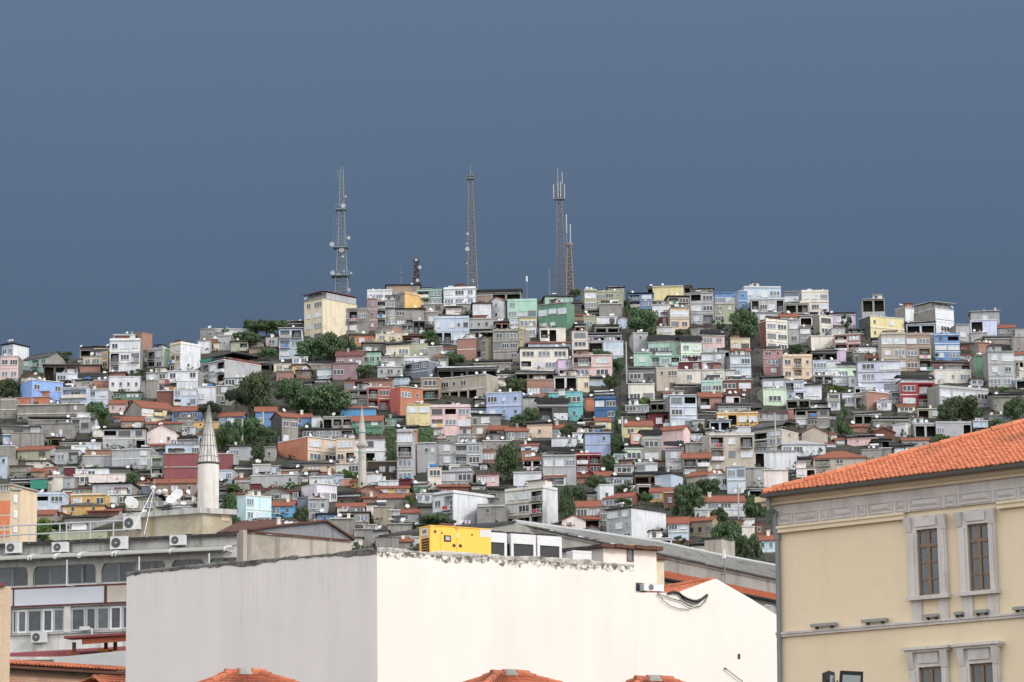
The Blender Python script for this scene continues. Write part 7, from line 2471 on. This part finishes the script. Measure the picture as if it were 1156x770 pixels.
mb = MB(); mb.tube((0, 0, .42), (0, 0, .5), .2, .17, 10); mb.build("cap", [M_LTGREY], T)

# ------------------------------------------------------------------ orange-patched building at the edge
VA = at(12.5, 548, 222); zv = VA.z
VL = at_z(-16, 545.5, zv); VR = at_z(22.6, 549.5, zv)
VL = VA + Vector((-2.4, .9, 0)); 
FV1 = Frame(VL, VA); FV2 = Frame(VA, VA + Vector((.85, .52, 0)))
TV = thing("patched_building", "narrow building with bright orange rectangles and beige side at the edge of the office roof", "building", (VA.x, VA.y, 0), FV1.rot)
L1 = FV1.L; w2 = FV2.hit(22.6, 575)[0]
mb = MB(); mb.box(-L1, 0, 0, 4, 0, zv); mb.build("front_wall", [surface("patched_cream", (.62, .50, .36), .9, .2)], TV)
for a, b in ((565, 580), (582.5, 595.5), (599, 606)):
    z0 = FV1.hit(6, b)[1]; z1 = FV1.hit(6, a)[1]
    mb = MB(); mb.box(-L1, -.06, -.03, -.002, z0, z1); mb.build("orange_panel", [surface("orange_panel", (.68, .21, .10), .8, .5, (.70, .42, .3), 1.5, .2) if a == 565 else bpy.data.materials["orange_panel"]], TV)
o = thing("side_wing", None, None); o.parent = TV
o.rotation_euler = (0, 0, FV2.rot - FV1.rot)
mb = MB(); mb.box(.01, w2, .01, 3.4, 0, zv - .35); mb.build("side_wall", [surface("beige_side", (.52, .44, .33), .9, .3)], o)
mb = MB(); mb.box(-.05, w2 + .1, -.15, 3.5, zv - .35, zv - .2); mb.build("side_eave", [M_CONC], o)
for y0, y1 in ((559, 567.5), (576.5, 584.5), (594, 601)):
    x0, x1, z0, z1 = FV2.box_px(15, y0, 19.3, y1)
    mb = MB(); mb.box(x0, x1, -.05, .0, z0, z1, 0); mb.box(x0 + .08, x1 - .08, -.06, -.05, z0 + .08, z1 - .08, 1); mb.build("window", [M_FRAME, G_PALE], o)
for x in (-.05, -.62, -1.2, -1.75):
    pass
for k, (a, b) in enumerate(((1, 3.6), (4.4, 7), (7.8, 10.4))):
    x0, x1, z0, z1 = FV1.box_px(a, 547.2, b, 555)
    mb = MB(); mb.box(x0 - L1, x1 - L1, -.06, -.002, z0, z1, 0); mb.box(x0 - L1 + .06, x1 - L1 - .06, -.07, -.06, z0 + .06, z1 - .06, 1); mb.build("window", [M_FRAME, G_OFF], TV)
mb = MB(); mb.box(-L1 - .2, .15, -.2, 4.2, zv, zv + .1); mb.build("roof_slab", [M_CONC], TV)

# ------------------------------------------------------------------ tan wall, brick house and red roofs at the lower corner
P = at(12.6, 662, 92)
T = thing("tan_building", "plain tan rendered building corner with red eave at the frame's lower edge", "building", (P.x, P.y, 0), .21)
mb = MB(); mb.box(-9, 0, 0, 6, 0, P.z); mb.build("wall", [surface("tan_render", (.56, .43, .31), .92, .3, (.42, .31, .22), .8, .3, bump=.5, bumpscale=18, fine=.1)], T)
mb = MB(); mb.hexa([(-9, -.12, P.z), (-.18, -.12, P.z), (-.3, 3, P.z), (-9, 3, P.z), (-9, -.1, P.z + .1), (-.2, -.1, P.z + .1), (-.6, 3, P.z + .55), (-9, 3, P.z + .55)]); mb.build("eave", [M_REDTRIM], T)
BA = at(10, 748.6, 152); BB = at_z(152, 757.0, BA.z)
FB = Frame(BA, BB)
M_BRK = brickmat("old_brick", (.50, .20, .10), (.42, .24, .15), (.42, .36, .30))
T = thing("brick_house", "low house of crumbling brick under a row of orange eave tiles", "house", FB.o, FB.rot)
Lb = FB.L; zb = BA.z
mb = MB(); mb.box(-1, Lb, 0, 5, 0, zb - .22)
mb.build("brick_wall", [M_BRK], T)
mb = MB(); R = random.Random(4); x = -1.0
while x < Lb:
    w = R.uniform(.15, .5); mb.box(x, x + w, -.04, .2, zb - .36 - R.random() * .1, zb - .225 + R.random() * .04); x += w * 1.02
mb.build("mortar_bed", [surface("crumbling_mortar", (.40, .36, .31), .95, .7, (.12, .1, .09), 2)], T)
mb = MB(); zt0 = zb + .12
tile_field(mb, (-1, -.5, zb - .10), (Lb, -.5, zb - .10), (Lb, .45, zb + .16), (-1, .45, zb + .16), .24, .48, .09, seed=21)
tile_field(mb, (Lb, 5.5, zb - .3), (-1, 5.5, zb - .3), (-1, .45, zb + .16), (Lb, .45, zb + .16), .4, .6, .09, seed=22)
mb.build("tile_roof", [M_TILEO], T)
mb = MB(); mb.box(-1, Lb, -.52, .0, zb - .30, zb - .16); mb.build("eave_board", [M_RUST], T)
# small gabled tile roof poking up before the brick
P = at(118, 765, 140)
T = thing("tile_hood", "small orange tile hood in front of the crumbling brick wall", "tile hood", (P.x, P.y, 0), FB.rot)
w = 1.9; z = P.z
mb = MB(); tile_field(mb, (-w * .6, -1.2, z - .45), (w, -1.2, z - .45), (w, 0, z), (-w * .35, 0, z), .22, .36, .06, seed=31); ridge_tiles(mb, (-w * .35, 0, z + .02), (w, 0, z + .02), .11); tile_field(mb, (w, 1.2, z - .45), (-w * .6, 1.2, z - .45), (-w * .35, 0, z), (w, 0, z), .22, .36, .06, seed=32); mb.build("tile_roof", [M_TILEF], T)
mb = MB(); mb.box(-w * .5, w * .9, -.9, .9, 0, z - .5); mb.build("wall", [M_BRK], T)
# red corrugated roof and its little canopy
ra = [at(-4, 742, 166), at(150, 742, 166), at(150, 729.5, 176), at(-4, 738.5, 176)]
T = thing("red_roofed_annexe", "low annexe under a dark red wavy sheet roof below the office windows", "annexe", (ra[0].x, ra[0].y, 0))
mb = MB(); n = 60
b = [Vector((p.x - ra[0].x, p.y - ra[0].y, p.z)) for p in ra]
for k in range(n):
    for h in (0, 1):
        u0, u1 = (k + .5 * h) / n, (k + .5 * h + .5) / n; z0, z1 = ((0, .06) if not h else (.06, 0))
        mb.quad(b[0].lerp(b[1], u0) + Vector((0, 0, z0)), b[0].lerp(b[1], u1) + Vector((0, 0, z1)), b[3].lerp(b[2], u1) + Vector((0, 0, z1)), b[3].lerp(b[2], u0) + Vector((0, 0, z0)))
mb.build("wavy_roof", [surface("wavy_red_sheet", (.24, .055, .06), .6, .35, (.15, .05, .05), .6, .3)], T)
mb = MB(); mb.box(b[0].x, b[1].x, .2, 9, 0, b[0].z - .15); mb.build("wall", [M_CEMENT], T)
mb = MB(); mb.hexa([tuple(b[0].lerp(b[1], .42) + Vector((0, -.05, -.55))), tuple(b[1] + Vector((0, -.05, -.55))), tuple(b[1] + Vector((0, .1, -.55))), tuple(b[0].lerp(b[1], .42) + Vector((0, .1, -.55))), tuple(b[0].lerp(b[1], .42) + Vector((0, -.05, -.02))), tuple(b[1] + Vector((0, -.05, .42))), tuple(b[1] + Vector((0, .1, .42))), tuple(b[0].lerp(b[1], .42) + Vector((0, .1, -.02)))]); mb.build("grey_flashing", [M_LTGREY], T)
ca = [at(72, 721, 168), at(150, 716.5, 168), at(150, 719.5, 172), at(80, 722.5, 172)]
T = thing("red_canopy", "flat dark red canopy on orange-footed posts over the wavy red roof", "canopy", (ca[0].x, ca[0].y, 0))
b = [Vector((p.x - ca[0].x, p.y - ca[0].y, p.z)) for p in ca]
mb = MB(); mb.hexa([tuple(p) for p in b] + [tuple(p + Vector((0, 0, .14))) for p in b]); mb.build("canopy_roof", [plain("canopy_red", (.17, .035, .035), .6)], T)
mb = MB(); mb.hexa([tuple(b[0] + Vector((1, .3, -.32))), tuple(b[1] + Vector((0, .3, -.32))), tuple(b[1] + Vector((0, .35, -.32))), tuple(b[0] + Vector((1, .35, -.32)))] + [tuple(b[0] + Vector((1, .3, -.02))), tuple(b[1] + Vector((0, .3, -.02))), tuple(b[1] + Vector((0, .35, -.02))), tuple(b[0] + Vector((1, .35, -.02)))]); mb.build("tile_edge", [M_TILEO], T)
for px, yb in ((83.5, 738.5), (119.5, 734), (130, 735.5)):
    q = at(px, yb, 170); x, y = q.x - ca[0].x, q.y - ca[0].y
    mb = MB(); mb.box(x - .1, x + .1, y - .1, y + .1, q.z - .5, b[0].z - .05); ps = mb.build("post", [plain("post_wood", (.22, .11, .05), .7) if px < 90 else M_RUST], T)
    mb = MB(); mb.box(x - .4, x + .4, y - .3, y + .12, q.z - .12, q.z + .04); mb.build("foot_block", [plain("foam_orange", (.62, .27, .05), .8)], ps)

# ------------------------------------------------------------------ tile roofs that reach up into the frame
for px, py, hw, lab, rz in ((276, 757.5, 4.2, "orange hip roof tip in front of the grey blank wall", .35), (575, 758.8, 3.6, "orange hip roof tip below the brilliant white wall", .5), (737.5, 765.2, 3.6, "lowest orange roof tip, before the gabled white wall", .45)):
    D = 92.0; P = at(px, py, D)
    T = thing("tile_roofed_kiosk", lab, "kiosk", (P.x, P.y, 0), rz, "kiosks with orange hip roofs")
    z = P.z - .12; h = hw * .40
    mb = MB(); c = [(-hw, -hw), (hw, -hw), (hw, hw), (-hw, hw)]
    rl = .45
    apx_ = [(-rl, 0, z), (rl, 0, z)]
    tile_field(mb, (-hw, -hw, z - h), (hw, -hw, z - h), apx_[1], apx_[0], .2, .36, .06, seed=41)
    tile_field(mb, (hw, -hw, z - h), (hw, hw, z - h), apx_[1], apx_[1], .2, .36, .06, seed=42)
    tile_field(mb, (hw, hw, z - h), (-hw, hw, z - h), apx_[0], apx_[1], .2, .36, .06, seed=43)
    tile_field(mb, (-hw, hw, z - h), (-hw, -hw, z - h), apx_[0], apx_[0], .2, .36, .06, seed=44)
    for (a, b), e in zip(c, (0, 1, 1, 0)): ridge_tiles(mb, (a, b, z - h + .08), (apx_[e][0], 0, z + .06), .12, .42)
    ridge_tiles(mb, (apx_[0][0] - .2, 0, z + .06), (apx_[1][0] + .2, 0, z + .06), .13, .34)
    mb.build("tile_roof", [M_TILEO], T)
    mb = MB(); mb.lathe([(.001, z + .2), (.2, z + .2), (.26, z + .1), (.3, z)], 8); mb.build("mortar_cap", [M_CEMENT], T)
    mb = MB(); mb.box(-hw + .4, hw - .4, -hw + .4, hw - .4, 0, z - h + .02); mb.build("wall", [WALL['cr']], T)
